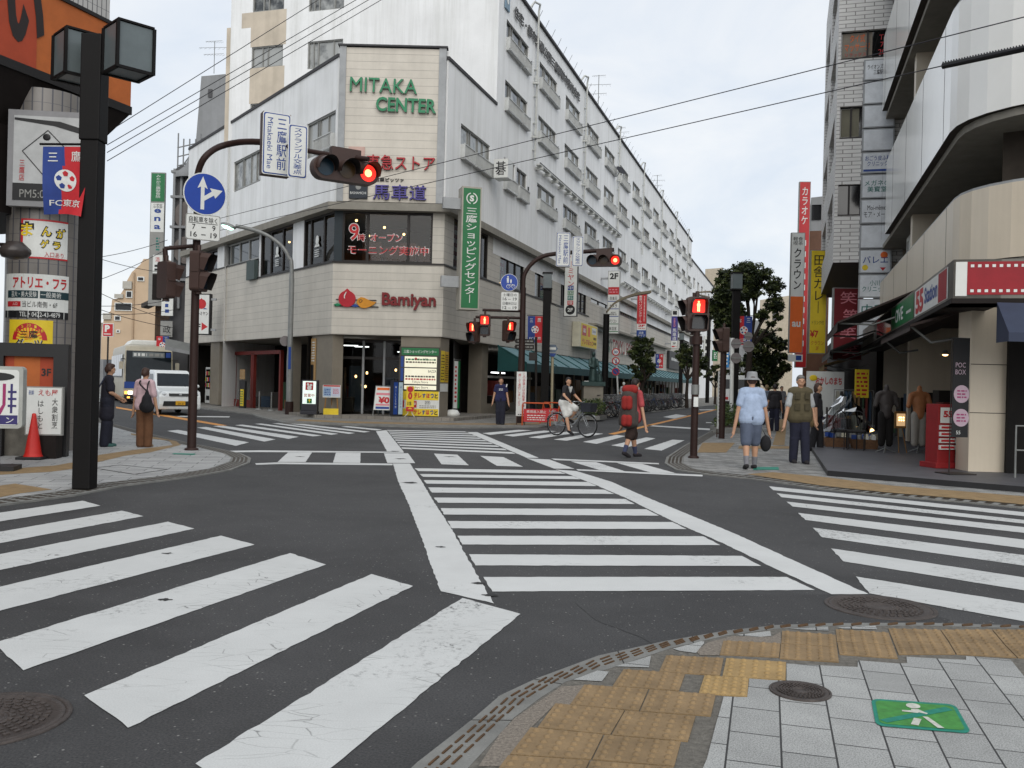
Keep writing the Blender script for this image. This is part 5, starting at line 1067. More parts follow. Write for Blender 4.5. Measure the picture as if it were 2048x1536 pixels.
for v0,u1 in ((620,965),(634,951)): mb = MB();mb.tube([P(1040,v0 + 2,YC),P(u1,v0,YC - .1)],.05,BROWNP,8);mb.build("bracket",t_)
signal3("traffic light lit red on the curved arm across the junction",P(1208,521,YC - .2),-14,(LOFFB,LOFFY,LRON))
name_signs(P(1126.5,499,YC - .15),P(1155.5,502.5,YC - .15),.50,1.22,.39,1.07,0,"across the junction")
ped_signal("red pedestrian signal turned left, lowest of the three on the far pole",P(948,643,YC - .15),-38,True,.75,.4)
ped_signal("red pedestrian signal facing straight on, middle of three on the far pole",P(970,629,YC - .15),-4,True,.76,.4)
ped_signal("red pedestrian signal turned right, nearest the far pole",P(1018,641,YC - .15),36,True,.75,.4)
f = FC(1018.5,565,YC - .16,0);t_ = thing("road_sign","round blue pedestrian and bicycle sign on the far signal pole","road sign",f.pt(0,-.3));mb = MB();mb.disc(f,0,0,.31,-.015,0,SWH,30);mb.disc(f,0,0,.295,0,.004,BLUS,30);mb.build("disc",t_)
mb = MB();mb.disc(f,-.05,.2,.03,.004,.008,SWH,10);mb.prism(f,[(-.09,.16),(-.01,.16),(-.02,-.02),(-.04,-.02),(-.05,.06),(-.06,-.02),(-.08,-.02)],.004,.008,SWH);mb.disc(f,.06,.1,.02,.004,.008,SWH,8);mb.prism(f,[(.03,.08),(.09,.08),(.08,-.02),(.04,-.02)],.004,.008,SWH)
for x in (-.03,.15): mb.lathe(f.pt(x,-.14,.006),[(.055,-.001),(.07,-.001),(.07,.002),(.055,.002)],SWH,16,f.n)
mb.tube([f.pt(-.03,-.14,.008),f.pt(.03,-.06,.008),f.pt(.12,-.06,.008),f.pt(.15,-.14,.008)],.008,SWH,4);mb.tube([f.pt(.03,-.06,.008),f.pt(.06,-.14,.008),f.pt(.12,-.06,.008)],.008,SWH,4);mb.build("symbol",t_)
f = FC(1019.5,602.5,YC - .16,0);t_ = thing("road_sign","white plate with weekend hours in black under the round blue bicycle sign","road sign",f.pt(0,-.33));mb = MB();plate(mb,f,-.32,.32,-.33,.33,SWH,SGRY)
for z,s_ in ((.23,"土曜日の"),(.08,"16 – 19"),(-.08,"日曜休日は"),(-.23,"12 – 19")): text(mb,f,s_,0,z,.5,.11,SBLK,.008,bold=.012)
mb.build("plate",t_)
t_ = thing("notice_sign","tall white sign with red and black vertical writing strapped to the far signal pole","sign",G(1041,848,.06));f = Fr(G(1041,849.5,.06),(1,0,0));mb = MB();mb.rect(f,-.17,.17,.3,1.82,-.02,.0,SWH);text(mb,f,"この歩道上は自転車は降りて",.08,1.08,.09,1.4,SRED,.006,bold=.01,vert=True);text(mb,f,"押して通行しましょう",-.07,1.2,.09,1.1,SRED,.006,bold=.01,vert=True);lines(mb,f,1,-.1,.1,.32,.38,SBLK,.006,3);mb.build("board",t_)
for x in (-.14,.14): mb = MB();mb.rect(f,x - .015,x + .015,0,.3,-.03,0,SBRN);mb.build("leg",t_)
def barricade(label,c,yaw,w=.85):
    f = Fr(c,(math.cos(R(yaw)),math.sin(R(yaw)),0));t = thing("barricade",label,"barricade",c,group="red road barricades");OR_ = S("barricade_orange",196,84,40,0.85,rough=0.6)
    mb = MB();mb.tube([f.pt(-w/2,0,.15),f.pt(-w/2,.7,0),f.pt(-w/2 + .06,.76,0),f.pt(w/2 - .06,.76,0),f.pt(w/2,.7,0),f.pt(w/2,0,.15)],.025,OR_,6);mb.tube([f.pt(-w/2,.68,0),f.pt(-w/2,0,-.25)],.02,OR_,6);mb.tube([f.pt(w/2,.68,0),f.pt(w/2,0,-.25)],.02,OR_,6);mb.build("frame",t)
    mb = MB();mb.rect(f,-w/2 + .04,w/2 - .04,.12,.56,.04,.06,SRED);mb.build("panel",t);mb = MB();text(mb,f,"車両進入禁止",0,.47,w*.7,.1,SWH,.064,bold=.015);lines(mb,f,3,-w*.32,w*.32,.16,.38,SWH,.064,5,.4);mb.build("lettering",t)
barricade("red barricade with white no entry writing beside the far signal pole",G(1072,851,.06),0,.95)
barricade("second red barricade turned sideways, half hidden behind the front one",G(1102,848,.06),-50)
b0 = G(1387,916,.03);t_ = thing("signal_pole","slim brown signal pole on the right corner with a lit red man on top","pole",b0);tp = P(1394,655,b0.y)
mb = MB();mb.tube([b0,Vector((b0.x,b0.y,tp.z))],[.075,.07],BROWNP,12);mb.lathe(b0,[(.11,0),(.11,.03),(.078,.05)],BROWNP,12);mb.tube([Vector((b0.x,b0.y,tp.z - .35)),Vector((b0.x,b0.y,tp.z - .18))],[.12,.12],BROWNP,12);mb.build("pole",t_)
mb = MB();mb.box(b0 + UP*1.15 + Vector((0,-.09,0)),.09,.06,.2,SWH);mb.tube([b0 + UP*z for z in (1.3,1.5)],.085,GALV,10);mb.build("push_button",t_)
ped_signal("large pedestrian signal lit red on the right corner pole, facing the camera",P(1396,594,b0.y - .02),4,True,.70,.44)
ped_signal("unlit pedestrian signal facing left behind the lit one on the right pole",P(1385,597,b0.y + .12),-75,False,.70,.36)
b0 = G(1443,877,.03);t_ = thing("signal_pole","slender brown pole carrying a side-on signal head beside the hedge","pole",b0);tp = P(1448,700,b0.y);mb = MB();mb.tube([b0,Vector((b0.x,b0.y,tp.z))],.09,BROWNP,10);mb.build("pole",t_)
ped_signal("pinkish brown signal head seen side on, above the hedge at right",P(1446,655,b0.y),-82,False,.72,.4)
t_ = thing("notice_sign","narrow white vertical notice strapped to the slender brown pole by the hedge","sign",G(1437,874,.03));f = Fr(G(1438,874.5,.03),(1,0,0));mb = MB();mb.rect(f,-.07,.07,.25,1.95,-.02,0,SWH);lines(mb,f,14,-.03,.04,.45,1.9,SBRN,.005,8,.6);mb.build("board",t_);mb = MB();mb.rect(f,-.08,-.05,0,.25,-.02,0,SBRN);mb.rect(f,.05,.08,0,.25,-.02,0,SBRN);mb.rect(f,-.05,.05,.1,.13,-.02,0,SBRN);mb.build("stand",t_)
b0 = G(1462,862,.03);t_ = thing("road_sign","white pole with four round sign backs seen from behind, before the big tree","road sign",b0);mb = MB();yy = b0.y;mb.tube([b0,P(1465,676,yy)],.07,SWH,8);mb.tube([P(1464,686,yy),P(1500,686,yy)],.03,GALV,6);mb.build("pole",t_)
for u,v,r_ in ((1472,687,.17),(1497,672,.14),(1497,693,.19),(1472,716,.18)): mb = MB();f = FC(u,v,yy - .08);mb.disc(f,0,0,r_,-.01,.01,S("sign_back",128,122,122,0.85,rough=0.6),24);mb.rect(f,-r_,r_,-.02,.02,.01,.03,GALV);mb.build("disc",t_)
LGL = S("lantern_glass",110,120,122,0.75,rough=0.3,var=0.1)
b0 = G(169,977,.03);YL = b0.y
t_ = thing("street_lamp","black square lamp post with two box lanterns at the left edge","street lamp",b0)
ax = Fr(b0,(math.cos(R(-25)),math.sin(R(-25)),0));ztop = P(196,78,YL).z
mb = MB();mb.rect(Fr(b0,(1,0,0)),-.11,.11,0,ztop - 1.3,-.11,.11,BLACKP);mb.build("post",t_,bevel=.015)
mb = MB();mb.rect(Fr(b0,(1,0,0)),-.125,.125,ztop - 1.3,ztop,-.125,.125,BLACKP);mb.build("upper_post",t_,bevel=.015)
for u,v,dd in ((257,104,-.1),(155,117,.3)):
    c = P(u,v,YL + dd);h = .56 if dd < 0 else .56;w = .44;fr45 = Fr(c,(math.cos(R(45)),math.sin(R(45)),0))
    mb = MB()
    for sx in (-1,1):
        for sy in (-1,1): mb.rect(fr45,sx*w/2 - .018,sx*w/2 + .018,-h/2,h/2,sy*w/2 - .018,sy*w/2 + .018,BLACKP)
    mb.rect(fr45,-w/2,w/2,h/2,h/2 + .025,-w/2 - .01,w/2 + .01,BLACKP)
    for a,b2,c0,c1 in ((-w/2,w/2,w/2 - .03,w/2 + .012),(-w/2,w/2,-w/2 - .012,-w/2 + .03),(-w/2 - .012,-w/2 + .03,-w/2,w/2),(w/2 - .03,w/2 + .012,-w/2,w/2)): mb.rect(fr45,a,b2,-h/2 - .003,-h/2 + .03,c0,c1,BLACKP)
    o = mb.build("lantern_frame",t_)
    mb = MB();mb.rect(fr45,-w/2 + .01,w/2 - .01,-h/2 + .015,h/2 - .01,-w/2 + .01,w/2 - .01,LGL);mb.build("lantern_glass",o)
    mb = MB();mb.tube([Vector((b0.x,b0.y,c.z - .05)),c - UP*.05 + (Vector((b0.x,b0.y,c.z)) - c).normalized()*.2],.05,BLACKP,6);mb.build("arm",t_)
def box_lamp(label,b0,ztop,lw,lh,pr,group="black box lantern posts along the pavement"):
    t = thing("street_lamp",label,"street lamp",b0,group=group);f = Fr(b0,(1,0,0));mb = MB();mb.rect(f,-pr,pr,0,ztop - lh - b0.z,-pr,pr,BLACKP);mb.build("post",t)
    mb = MB();z0 = ztop - lh - b0.z;mb.rect(f,-lw/2,lw/2,z0,z0 + .06,-lw/2,lw/2,BLACKP);mb.rect(f,-lw/2,lw/2,z0 + lh - .06,z0 + lh,-lw/2,lw/2,BLACKP);mb.build("lantern_frame",t);mb = MB();mb.rect(f,-lw/2 + .03,lw/2 - .03,z0 + .06,z0 + lh - .06,-lw/2 + .03,lw/2 - .03,LGL);mb.build("lantern_glass",t);return t
lc = G(1088,836,.06);lc = Vector((lc.x,lc.y,.06));box_lamp("black post with a box lantern between the far signal pole and the statue",lc,P(1089,545,lc.y).z,.42,.72,.16)
lr = G(1466,850,.03);box_lamp("tall black post with a box lantern before the big tree at right",lr,P(1471,545,lr.y).z,.44,.72,.14)
ld = G(1329,800,.06);ld = FR.pt(48,.06,3.0);box_lamp("distant black lantern post by the parked bicycles on the left pavement",ld,P(1329,664,ld.y).z,.42,.7,.14)
b0 = Vector((*G(578,829,.06)[:2],.06));YP = b0.y;t_ = thing("street_lamp","grey curved street lamp with a glowing greenish head at the building corner","street lamp",b0)
mb = MB();mb.tube(arc_pts([b0,P(580,700,YP),P(583.5,540,YP),P(578,516,YP),P(566,495,YP),P(543,476,YP),P(519,464,YP),P(491,456,YP),P(472,452,YP)]),[.12]*6 + [.1]*6 + [.075]*37,GALV,10);mb.build("pole",t_)
mb = MB();c = P(457,451.5,YP);mb.ell(c,.32,.13,.1,GALV,14,8,Matrix.Rotation(R(18),3,'Y'));mb.build("lamp_head",t_);mb = MB();mb.ell(c + Vector((-.02,-.02,-.05)),.25,.11,.09,M("lamp_green_lit",(.6,1,.8),emit=4.5,ecol=(0.45,1.0,0.72,1)),14,8,Matrix.Rotation(R(18),3,'Y'));mb.build("lens",t_)
mb = MB();mb.tube([b0 + UP*.0,b0 + UP*.5],.16,BROWNP,10);mb.rect(Fr(b0 + Vector((0,-.13,0)),(1,0,0)),-.05,.05,1.75,2.6,-.01,.01,SBLU);mb.build("base_sleeve",t_)
f = Fr(P(570,682,YP + .1),(.9,.45,0));mb = MB();mb.disc(f,0,0,.2,-.02,.02,S("sign_back",128,122,122),20);mb.build("road_sign",label="round grey sign back on the curved lamp post at the building corner",cat="road sign")
def swan(label,p,top,tip,r):
    t = thing("street_lamp",label,"street lamp",p,group="tall black lamp posts with curved blades");mb = MB();mb.cyl(p,Vector((p.x,p.y,top.z)),r,r*.9,BLACKP,10);mb.build("post",t)
    mb = MB();pts = arc_pts([Vector((p.x,p.y,top.z + .1)),top.lerp(tip,.3) + UP*(.25),top.lerp(tip,.65) + UP*.22,tip],5);sd_ = Vector((0,1,0))
    for a,b2 in zip(pts,pts[1:]):
        for w_,dz in ((.28,0),): mb.add([a - sd_*w_ - UP*.06,a + sd_*w_ - UP*.06,a + sd_*w_ + UP*.06,a - sd_*w_ + UP*.06,b2 - sd_*w_ - UP*.06,b2 + sd_*w_ - UP*.06,b2 + sd_*w_ + UP*.06,b2 - sd_*w_ + UP*.06],[[0,1,5,4],[1,2,6,5],[2,3,7,6],[3,0,4,7],[0,3,2,1],[4,5,6,7]],S("lamp_blade",130,120,100,0.85))
    mb.build("blade",t)
sp = FR.pt(12.5,.06,3.6);swan("thick black post with a curved metal blade above the parked bicycles",sp,P(1202,628,sp.y),P(1301,584,sp.y - 1),.17)
sp = FR.pt(62,.06,4);swan("distant curved blade lamp beside the white building's far end",sp,P(1372,596,sp.y),P(1430,584,sp.y - 1),.2)
b0 = Vector((*G(1103,836,.06)[:2],.06));t_ = thing("road_sign","hexagonal blue route sign on a cream post beside the statue","road sign",b0);yy = b0.y;mb = MB();mb.tube([b0,P(1105,706,yy)],.06,S("cream_post",190,180,150,0.8),8);mb.build("pole",t_);f = FC(1105.5,697,yy - .08);mb = MB();mb.prism(f,[(.22*math.cos(R(a)),.19*math.sin(R(a))) for a in range(0,360,60)],-.01,.01,S("sign_slate",110,124,140,0.85));mb.rect(f,-.13,.13,-.05,.05,.01,.014,SWH);mb.build("plate",t_);mb = MB();mb.prism(f,[(-.14,-.2),(.14,-.2),(.08,-.34),(-.08,-.34)],-.01,.01,SBLU);mb.build("plate_tab",t_)
b0 = Vector((*G(1072,840,.06)[:2],.06));t_ = thing("direction_sign","dark direction boards on a thin post right of the far signal pole","sign",b0);yy = b0.y;mb = MB();mb.tube([b0,P(1072,674,yy)],.05,DK,8);mb.build("pole",t_);mb = MB()
f = FC(1050,689,yy - .05)
for z in (.13,-.1): mb.prism(f,[(-.42,z),(-.36,z + .09),(.36,z + .09),(.36,z - .09),(-.36,z - .09)],-.02,.02,DK);lines(mb,f,1,-.3,.3,z - .05,z + .05,SGRY,.025,3,.5)
mb.build("board",t_)
mb = MB();f = FC(1066,713,yy - .05);mb.rect(f,-.16,.14,-.16,.16,-.1,.05,DK);mb.build("speaker_box",t_)
t_ = thing("notice_stand","white framed standing notice beside the thick black lamp post","notice board",FR.pt(11.3,.06,3.0));f = Fr(FR.pt(11.2,.06,3.0),(.9,-.3,0));mb = MB();mb.tube([f.pt(-.15,0),f.pt(-.15,1.55),f.pt(-.1,1.6),f.pt(.1,1.6),f.pt(.15,1.55),f.pt(.15,0)],.03,SWH,8);mb.build("frame",t_);mb = MB();mb.rect(f,-.12,.12,.3,1.5,-.01,.01,S("notice_olive",130,118,84,0.8));mb.build("panel",t_)
b0 = FR.pt(18,.06,3.3);yy = b0.y;t_ = thing("road_sign","white post with three round signs, the top one reading 30","road sign",b0);mb = MB();mb.tube([b0,P(1232,700,yy)],.045,SWH,8);mb.build("pole",t_)
for v,nm in ((704,0),(722,1),(743,2)):
    f = FC(1231.5,v,yy - .08);mb = MB();rr = .21;mb.disc(f,0,0,rr,-.01,.01,SRED,24);mb.disc(f,0,0,rr*.74,.01,.014,SBLU if nm == 2 else SWH,24)
    if nm == 0: text(mb,f,"30",0,0,rr*.95,rr*.7,SBLU,.018,bold=.03)
    if nm == 1: mb.disc(f,.02,.08,.03,.014,.018,SBLU,8);mb.prism(f,[(-.03,.04),(.06,.04),(.05,-.13),(-.02,-.13)],.014,.018,SBLU);
    if nm: mb.prism(f,[(-rr*.6,rr*.5),(-rr*.5,rr*.6),(rr*.6,-rr*.5),(rr*.5,-rr*.6)],.018,.022,SRED)
    mb.build("disc",t_)
BBLU = S("banner_blue",40,66,140,0.85,rough=0.7,var=0.12,vs=6);BRED = S("banner_red",200,42,50,0.85,rough=0.7,var=0.12,vs=6)
class WaveFr:
    def __init__(s,o,r,w,h,amp,ph): s.f = Fr(o,r);s.w,s.h,s.amp,s.ph = w,h,amp,ph;s.r = s.f.r;s.n = s.f.n
    def pt(s,x,z,d=0.0):
        k = max(0.0,-z/s.h);a = s.amp*k
        return s.f.pt(x*(1 - .04*k) + s.amp*.6*k*math.sin(2.2*k + s.ph),z + a*.5*math.sin(3*x/s.w + s.ph),d + a*math.sin(4.5*x/s.w + 3*k + s.ph))
def banner(label,o,yaw,w,h,flip=False,amp=.05,ph=0.0,rod=True,detail=True):
    """two-colour football banner; o is its top left corner"""
    r = (math.cos(R(yaw)),math.sin(R(yaw)),0);t = thing("banner",label,"banner",Vector(o) - UP*h,group="blue and red football banners on lamp posts");f = WaveFr(o,r,w,h,amp,ph)
    if rod: mb = MB();ff = Fr(o,r);mb.tube([ff.pt(-.04,.03),ff.pt(w + .12,.03)],.014,BLACKP,6);mb.build("rod",t)
    mb = MB();nx,nz = 16,14
    vs = [f.pt(w*i/nx,-h*j/nz) for j in range(nz + 1) for i in range(nx + 1)]
    for j in range(nz):
        for i in range(nx):
            bx = .52 - .2*j/nz if amp > .05 else .5;left = (i + .5)/nx < bx
            mb.add([vs[j*(nx + 1) + i],vs[j*(nx + 1) + i + 1],vs[(j + 1)*(nx + 1) + i + 1],vs[(j + 1)*(nx + 1) + i]],[[3,2,1,0]],(BBLU if left else BRED) if not flip else (BRED if left else BBLU),True)
    mb.build("cloth",t)
    mb = MB();a,b2 = ("三","鷹") if not flip else ("鷹","三");text(mb,f,a,w*.24,-h*.16,w*.22,h*.13,SWH,.006,bold=.01);text(mb,f,b2,w*.77,-h*.14,w*.24,h*.15,SWH,.006)
    text(mb,f,"FC東京",w*.52,-h*.83,w*.8,h*.11,SWH,.006,bold=.02)
    c = (w*.5,-h*.5);rb = w*.25;mb.add([f.pt(c[0],c[1],.006)] + [f.pt(c[0] + rb*math.cos(R(a)),c[1] + rb*math.sin(R(a)),.006) for a in range(0,360,15)],[[0,i + 1,(i + 1) % 24 + 1] for i in range(24)],SWH)
    for k in range(5):
        a = R(90 + 72*k);q = [(c[0] + rb*.62*math.cos(a) + rb*.27*math.cos(a + R(72*i)),c[1] + rb*.62*math.sin(a) + rb*.27*math.sin(a + R(72*i))) for i in range(5)];mb.poly([f.pt(x,z,.011) for x,z in q],BBLU if math.cos(a) < 0 else BRED)
    mb.build("emblem",t);return t
banner("large blue and red football banner fluttering on the black square lamp post",P(86,293,YL - .05),-4,.55,.85,amp=.07,ph=.6)
banner("blue and red football banner on the lantern post behind the far signal pole",P(1056,632,lc.y - .05),0,.62,1.12,amp=.02)
banner("red and blue football banner on the lantern post before the big tree",P(1472,632,lr.y - .05),0,.66,1.15,True,.02)
banner("small football banner on the distant lantern post by the bicycles",P(1311,708,ld.y - .05),0,.68,1.2,amp=.02)
YB_ = 20.0;K_ = P(262,180,18.5);FB = Fr((K_.x,K_.y,0),(math.sin(R(YB_)),math.cos(R(YB_)),0))
def zof(u,v,fr): return fr.hit(u,v)
ORB = S("orange_fascia",206,112,52,0.75,rough=0.7,var=0.18,vs=1.2);ORB2 = S("orange_fascia_red",190,78,46,0.75,rough=0.7,var=0.15,vs=1.2)
DKB = S("dark_brown_wall",34,28,26,0.8,spec=.2,rough=0.7,var=0.2);BAND = S("dark_band",26,23,22,0.9)
COLT = tile_mat("column_tile",0,0.14,0.14,(0.42,0.40,0.38),(0.05,0.05,0.05),off=0,mort=.06,speck=.1);
def vtile(name,col,wx,wz,rad=None):
    """tall narrow wall tiles; on a column the courses run round it"""
    m,t,b,co = nodes(name,.35,.5);o = co.outputs['Object'];sx = nn(t,"ShaderNodeSeparateXYZ");t.links.new(o,sx.inputs[0])
    if rad:
        at = nn(t,"ShaderNodeMath",operation='ARCTAN2');t.links.new(sx.outputs[1],at.inputs[0]);t.links.new(sx.outputs[0],at.inputs[1]);ml = nn(t,"ShaderNodeMath",operation='MULTIPLY');t.links.new(at.outputs[0],ml.inputs[0]);ml.inputs[1].default_value = rad;h = ml.outputs[0]
    else: h = sx.outputs[1]
    def g(src,p,w):
        d = nn(t,"ShaderNodeMath",operation='DIVIDE');t.links.new(src,d.inputs[0]);d.inputs[1].default_value = p;f = nn(t,"ShaderNodeMath",operation='FRACT');t.links.new(d.outputs[0],f.inputs[0]);l_ = nn(t,"ShaderNodeMath",operation='LESS_THAN');t.links.new(f.outputs[0],l_.inputs[0]);l_.inputs[1].default_value = w;return l_.outputs[0]
    mxx = nn(t,"ShaderNodeMath",operation='MAXIMUM');t.links.new(g(h,wx,.16),mxx.inputs[0]);t.links.new(g(sx.outputs[2],wz,.03),mxx.inputs[1])
    a = mixc(t,mxx.outputs[0],ramp(t,no(t,o,1.2,5),.3,tuple(c*.85 for c in col),.7,col),(.06,.06,.07));t.links.new(a,b.inputs['Base Color']);return m
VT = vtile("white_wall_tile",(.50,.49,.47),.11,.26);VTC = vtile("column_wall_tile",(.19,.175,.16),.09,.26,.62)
lb = thing("shop_building","brown and orange shop building on a tiled round column at the left edge","building",(K_.x - 1,K_.y - 1,0))
zb = FB.hit(262,214)[1];zt = FB.hit(238,58)[1]
mb = MB();mb.rect(FB,-16,0,zb,zt,-8,0,ORB);mb.build("orange_fascia",lb)
mb = MB();mb.rect(FB,-16,-2.3,zb,zt,0,.012,ORB2);mb.build("fascia_panel",lb)
mb = MB();mb.rect(FB,-16,-.35,zt,zt + 7,-8,-.25,VT);mb.build("upper_wall",lb)
mb = MB();mb.rect(FB,-16,.02,zb - .16,zb,-.3,.02,BAND);mb.rect(FB,-16,.02,zt,zt + .07,-.4,.03,BAND);mb.build("dark_trim",lb)
mb = MB();zl = 4.25
q = lambda s,z,d: FB.pt(s,z,d)
mb.poly([q(-16,zb - .16,-.02),q(0,zb - .16,-.02),q(-.55,zl + 1.55,-.45),q(-16,zl + 1.55,-.45)],DKB);mb.poly([q(0,zb - .16,-.02),q(0,zb - .16,-8),q(-.55,zl + 1.55,-8),q(-.55,zl + 1.55,-.45)],DKB)
mb.rect(FB,-16,-.55,zl,zl + 1.55,-8,-.45,DKB);mb.build("soffit",lb)
mb = MB();mb.rect(FB,-16,-2.6,0.02,zl,-8,-2.4,DKB);mb.build("ground_wall",lb)
CC = P(86,560,17.0);CC = Vector((CC.x,CC.y,.03))
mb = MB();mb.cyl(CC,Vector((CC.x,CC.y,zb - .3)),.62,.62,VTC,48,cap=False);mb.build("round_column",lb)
mb = MB();text(mb,Fr(FB.pt(0,0,.02),FB.r),"い",-2.55,(zb + zt)/2 + .25,.8,1.25,S("ink_black",38,30,28),.0,bold=.05);text(mb,FB,"店",-3.7,zt - .6,.35,.4,SWH,.03);mb.build("brush_lettering",lb)
f = FC(95,318,16.2,6);t_ = thing("poster_box","framed white poster with a thin square drawing above the column signs","sign",f.pt(0,-.85));w,h = 1.34,1.68
mb = MB();mb.rect(f,-w/2,w/2,-h/2,h/2,-.15,0,S("frame_pale",150,150,152,0.8));mb.build("frame",t_)
mb = MB();mb.quad(f,-w/2 + .1,w/2 - .1,-h/2 + .1,h/2 - .1,.004,S("poster_paper",196,198,198,0.8));mb.quad(f,-w/2 + .1,w/2 - .1,-h/2 + .1,-h/2 + .4,.008,SBLK);text(mb,f,"PM5:00",-.2,-h/2 + .22,.5,.14,SGRY,.012);text(mb,f,"営業",.1,-h/2 + .34,.2,.08,SGRY,.012)
sq = [(-.42,.12),(.0,.5),(.45,.05),(.02,-.38)]
for a,b2 in zip(sq,sq[1:] + sq[:1]): mb.tube([f.pt(*a,.008),f.pt(*b2,.008)],.008,SBLK,4)
mb.prism(f,[(-.56,.7),(.2,.66),(.56,.56),(.56,.46),(.1,.58),(-.56,.66)],.004,.01,SBLK);mb.ell(f.pt(-.02,.38,.01),.07,.01,.06,SBLK,10,6);mb.ell(f.pt(.02,.12,.01),.1,.01,.05,SBLK,10,6);text(mb,f,"三鷹店",-.42,-.22,.09,.36,SRED,.012,vert=True);mb.build("sheet",t_)
def wrap(nm,label,a0,z0,z1,arc,fn,base):
    """sign bent round the column"""
    f = CylFr(CC,.63,R(a0));t = thing(nm,label,"sign",f.pt(0,z0));mb = MB();n = 14
    for i in range(n):
        x0,x1 = -arc/2 + arc*i/n,-arc/2 + arc*(i + 1)/n;mb.add([f.pt(x0,z0),f.pt(x1,z0),f.pt(x1,z1),f.pt(x0,z1)],[[0,1,2,3]],base,True)
    mb.build("sheet",t);mb = MB();fn(mb,f,arc,z0,z1);mb.build("print",t);return t
def cq(mb,f,x0,x1,z0,z1,d,m,n=8):
    for i in range(n): mb.add([f.pt(x0 + (x1 - x0)*i/n,z0,d),f.pt(x0 + (x1 - x0)*(i + 1)/n,z0,d),f.pt(x0 + (x1 - x0)*(i + 1)/n,z1,d),f.pt(x0 + (x1 - x0)*i/n,z1,d)],[[0,1,2,3]],m,True)
zp = lambda v: P(100,v,16.4).z
def s_manga(mb,f,arc,z0,z1):
    cq(mb,f,-arc/2,arc/2,z1 - .03,z1,.004,SRED);cq(mb,f,-arc/2,arc/2,z0,z0 + .03,.004,SRED);cq(mb,f,-arc/2,-arc/2 + .04,z0,z1,.004,SRED,2);h = z1 - z0
    for c,x,z,s_ in (("ま",-.22,.72,.2),("ん",.02,.7,.14),("が",.2,.68,.14),("ゲ",.0,.38,.12),("ラ",.15,.36,.11)):
        text(mb,f,c,x*arc/.6,z0 + h*z,s_*1.35,s_*1.45,SBLK,.005,bold=.07);text(mb,f,c,x*arc/.6,z0 + h*z,s_,s_*1.1,SYEL,.009,bold=.02)
    text(mb,f,"入口あり",.16,z0 + h*.12,.32,.09,SRED,.006)
wrap("column_sign","white sign with yellow outlined characters wrapped on the column, topmost of three",28,zp(521),zp(442),.8,s_manga,SWH)
def s_atel(mb,f,arc,z0,z1):
    h = z1 - z0;text(mb,f,"アトリエ・フラ",.08,z0 + h*.8,arc*.78,.2,SRED,.005,bold=.03);cq(mb,f,-arc*.43,.07,z0 + h*.45,z0 + h*.62,.004,STEAL if False else S("navy_teal",22,52,58));cq(mb,f,.1,arc/2,z0 + h*.45,z0 + h*.62,.004,MT["navy_teal"])
    text(mb,f,"芸大・美大受験",-.18,z0 + h*.535,arc*.38,.1,SWH,.008);text(mb,f,"一般美術",.28,z0 + h*.535,arc*.28,.1,SWH,.008);cq(mb,f,-arc*.43,-.22,z0 + h*.25,z0 + h*.37,.004,SRED,4);text(mb,f,"入口",-.33,z0 + h*.31,.1,.05,SWH,.008)
    text(mb,f,"当ビル南側・6F",.1,z0 + h*.31,arc*.48,.11,SBLK,.005);cq(mb,f,-arc/2,arc/2,z0,z0 + h*.16,.004,SBLK);text(mb,f,"TEL・0422-43-4879",.1,z0 + h*.08,arc*.56,.08,SWH,.008)
wrap("column_sign","white studio sign with red characters and a phone number wrapped on the column",14,zp(640),zp(552),1.2,s_atel,SWH)
def s_dart(mb,f,arc,z0,z1):
    h = z1 - z0;cx,cz = 0,z0 + h*.35
    def sect(r0,r1,a0,a1,m,d): mb.poly([f.pt(cx + r_*math.cos(R(a)),cz + r_*math.sin(R(a)),d) for r_,a in ((r0,a0),(r1,a0),(r1,a1),(r0,a1))],m)
    for k in range(24): a = k*7.5;sect(.22,.30,a,a + 7.5,SRED,.004);sect(.02,.22,a,a + 7.5,SORA if k % 2 else SYEL,.005)
    for k,c in enumerate(("12","5","20","1","18")): a = R(140 - 25*k);text(mb,f,c,cx + .26*math.cos(a),cz + .26*math.sin(a),.035*len(c),.05,SYEL,.008)
    for bd,m,d in ((.07,SWH,.009),(.025,SBLK,.013)): text(mb,f,"三鷹",0,cz + .1,.3,.14,m,d,bold=bd*.6);text(mb,f,"ダーツ",0,cz - .06,.46,.16,m,d,bold=bd*.6)
wrap("column_sign","yellow and red dart board sign wrapped low on the column",8,zp(706),zp(644),.78,s_dart,SYEL)
mb = MB();mb.lathe(P(30,503,15.5),[(.0,.18),(.12,.16),(.24,.04),(.25,-.02),(.2,-.1),(.05,-.14),(0,-.14)],S("dome_lamp",60,54,52,rough=.3),18);mb.tube([P(30,490,15.5),P(30,490,15.5) + Vector((-.7,.3,.05))],.03,DK,6);mb.build("wall_lamp",label="dark round wall lamp standing out in front of the column",cat="lamp")
f = FC(66,790,15.6,12);f = Fr((f.o.x,f.o.y,.03),f.r);t_ = thing("frame_board","orange 3F board in a black portal frame before the column","sign",f.o);W_ = .5
mb = MB();mb.rect(f,-.52,.56,1.68,1.9,-.1,.1,SBLK);mb.rect(f,.33,.56,0,1.68,-.1,.1,SBLK);mb.rect(f,-.52,-.44,0,1.68,-.1,.1,SBLK);mb.build("frame",t_)
mb = MB();mb.rect(f,-.44,.33,.95,1.68,-.03,0,ORB2);mb.rect(f,-.3,.1,.95,1.68,0,.004,ORB);text(mb,f,"3F",.2,1.42,.15,.13,SBLK,.008,bold=.03);lines(mb,f,1,.0,.3,1.08,1.16,SBLK,.008,3);mb.ell(f.pt(-.28,1.36,.01),.1,.01,.12,SBLK,12,8);mb.build("panel",t_)
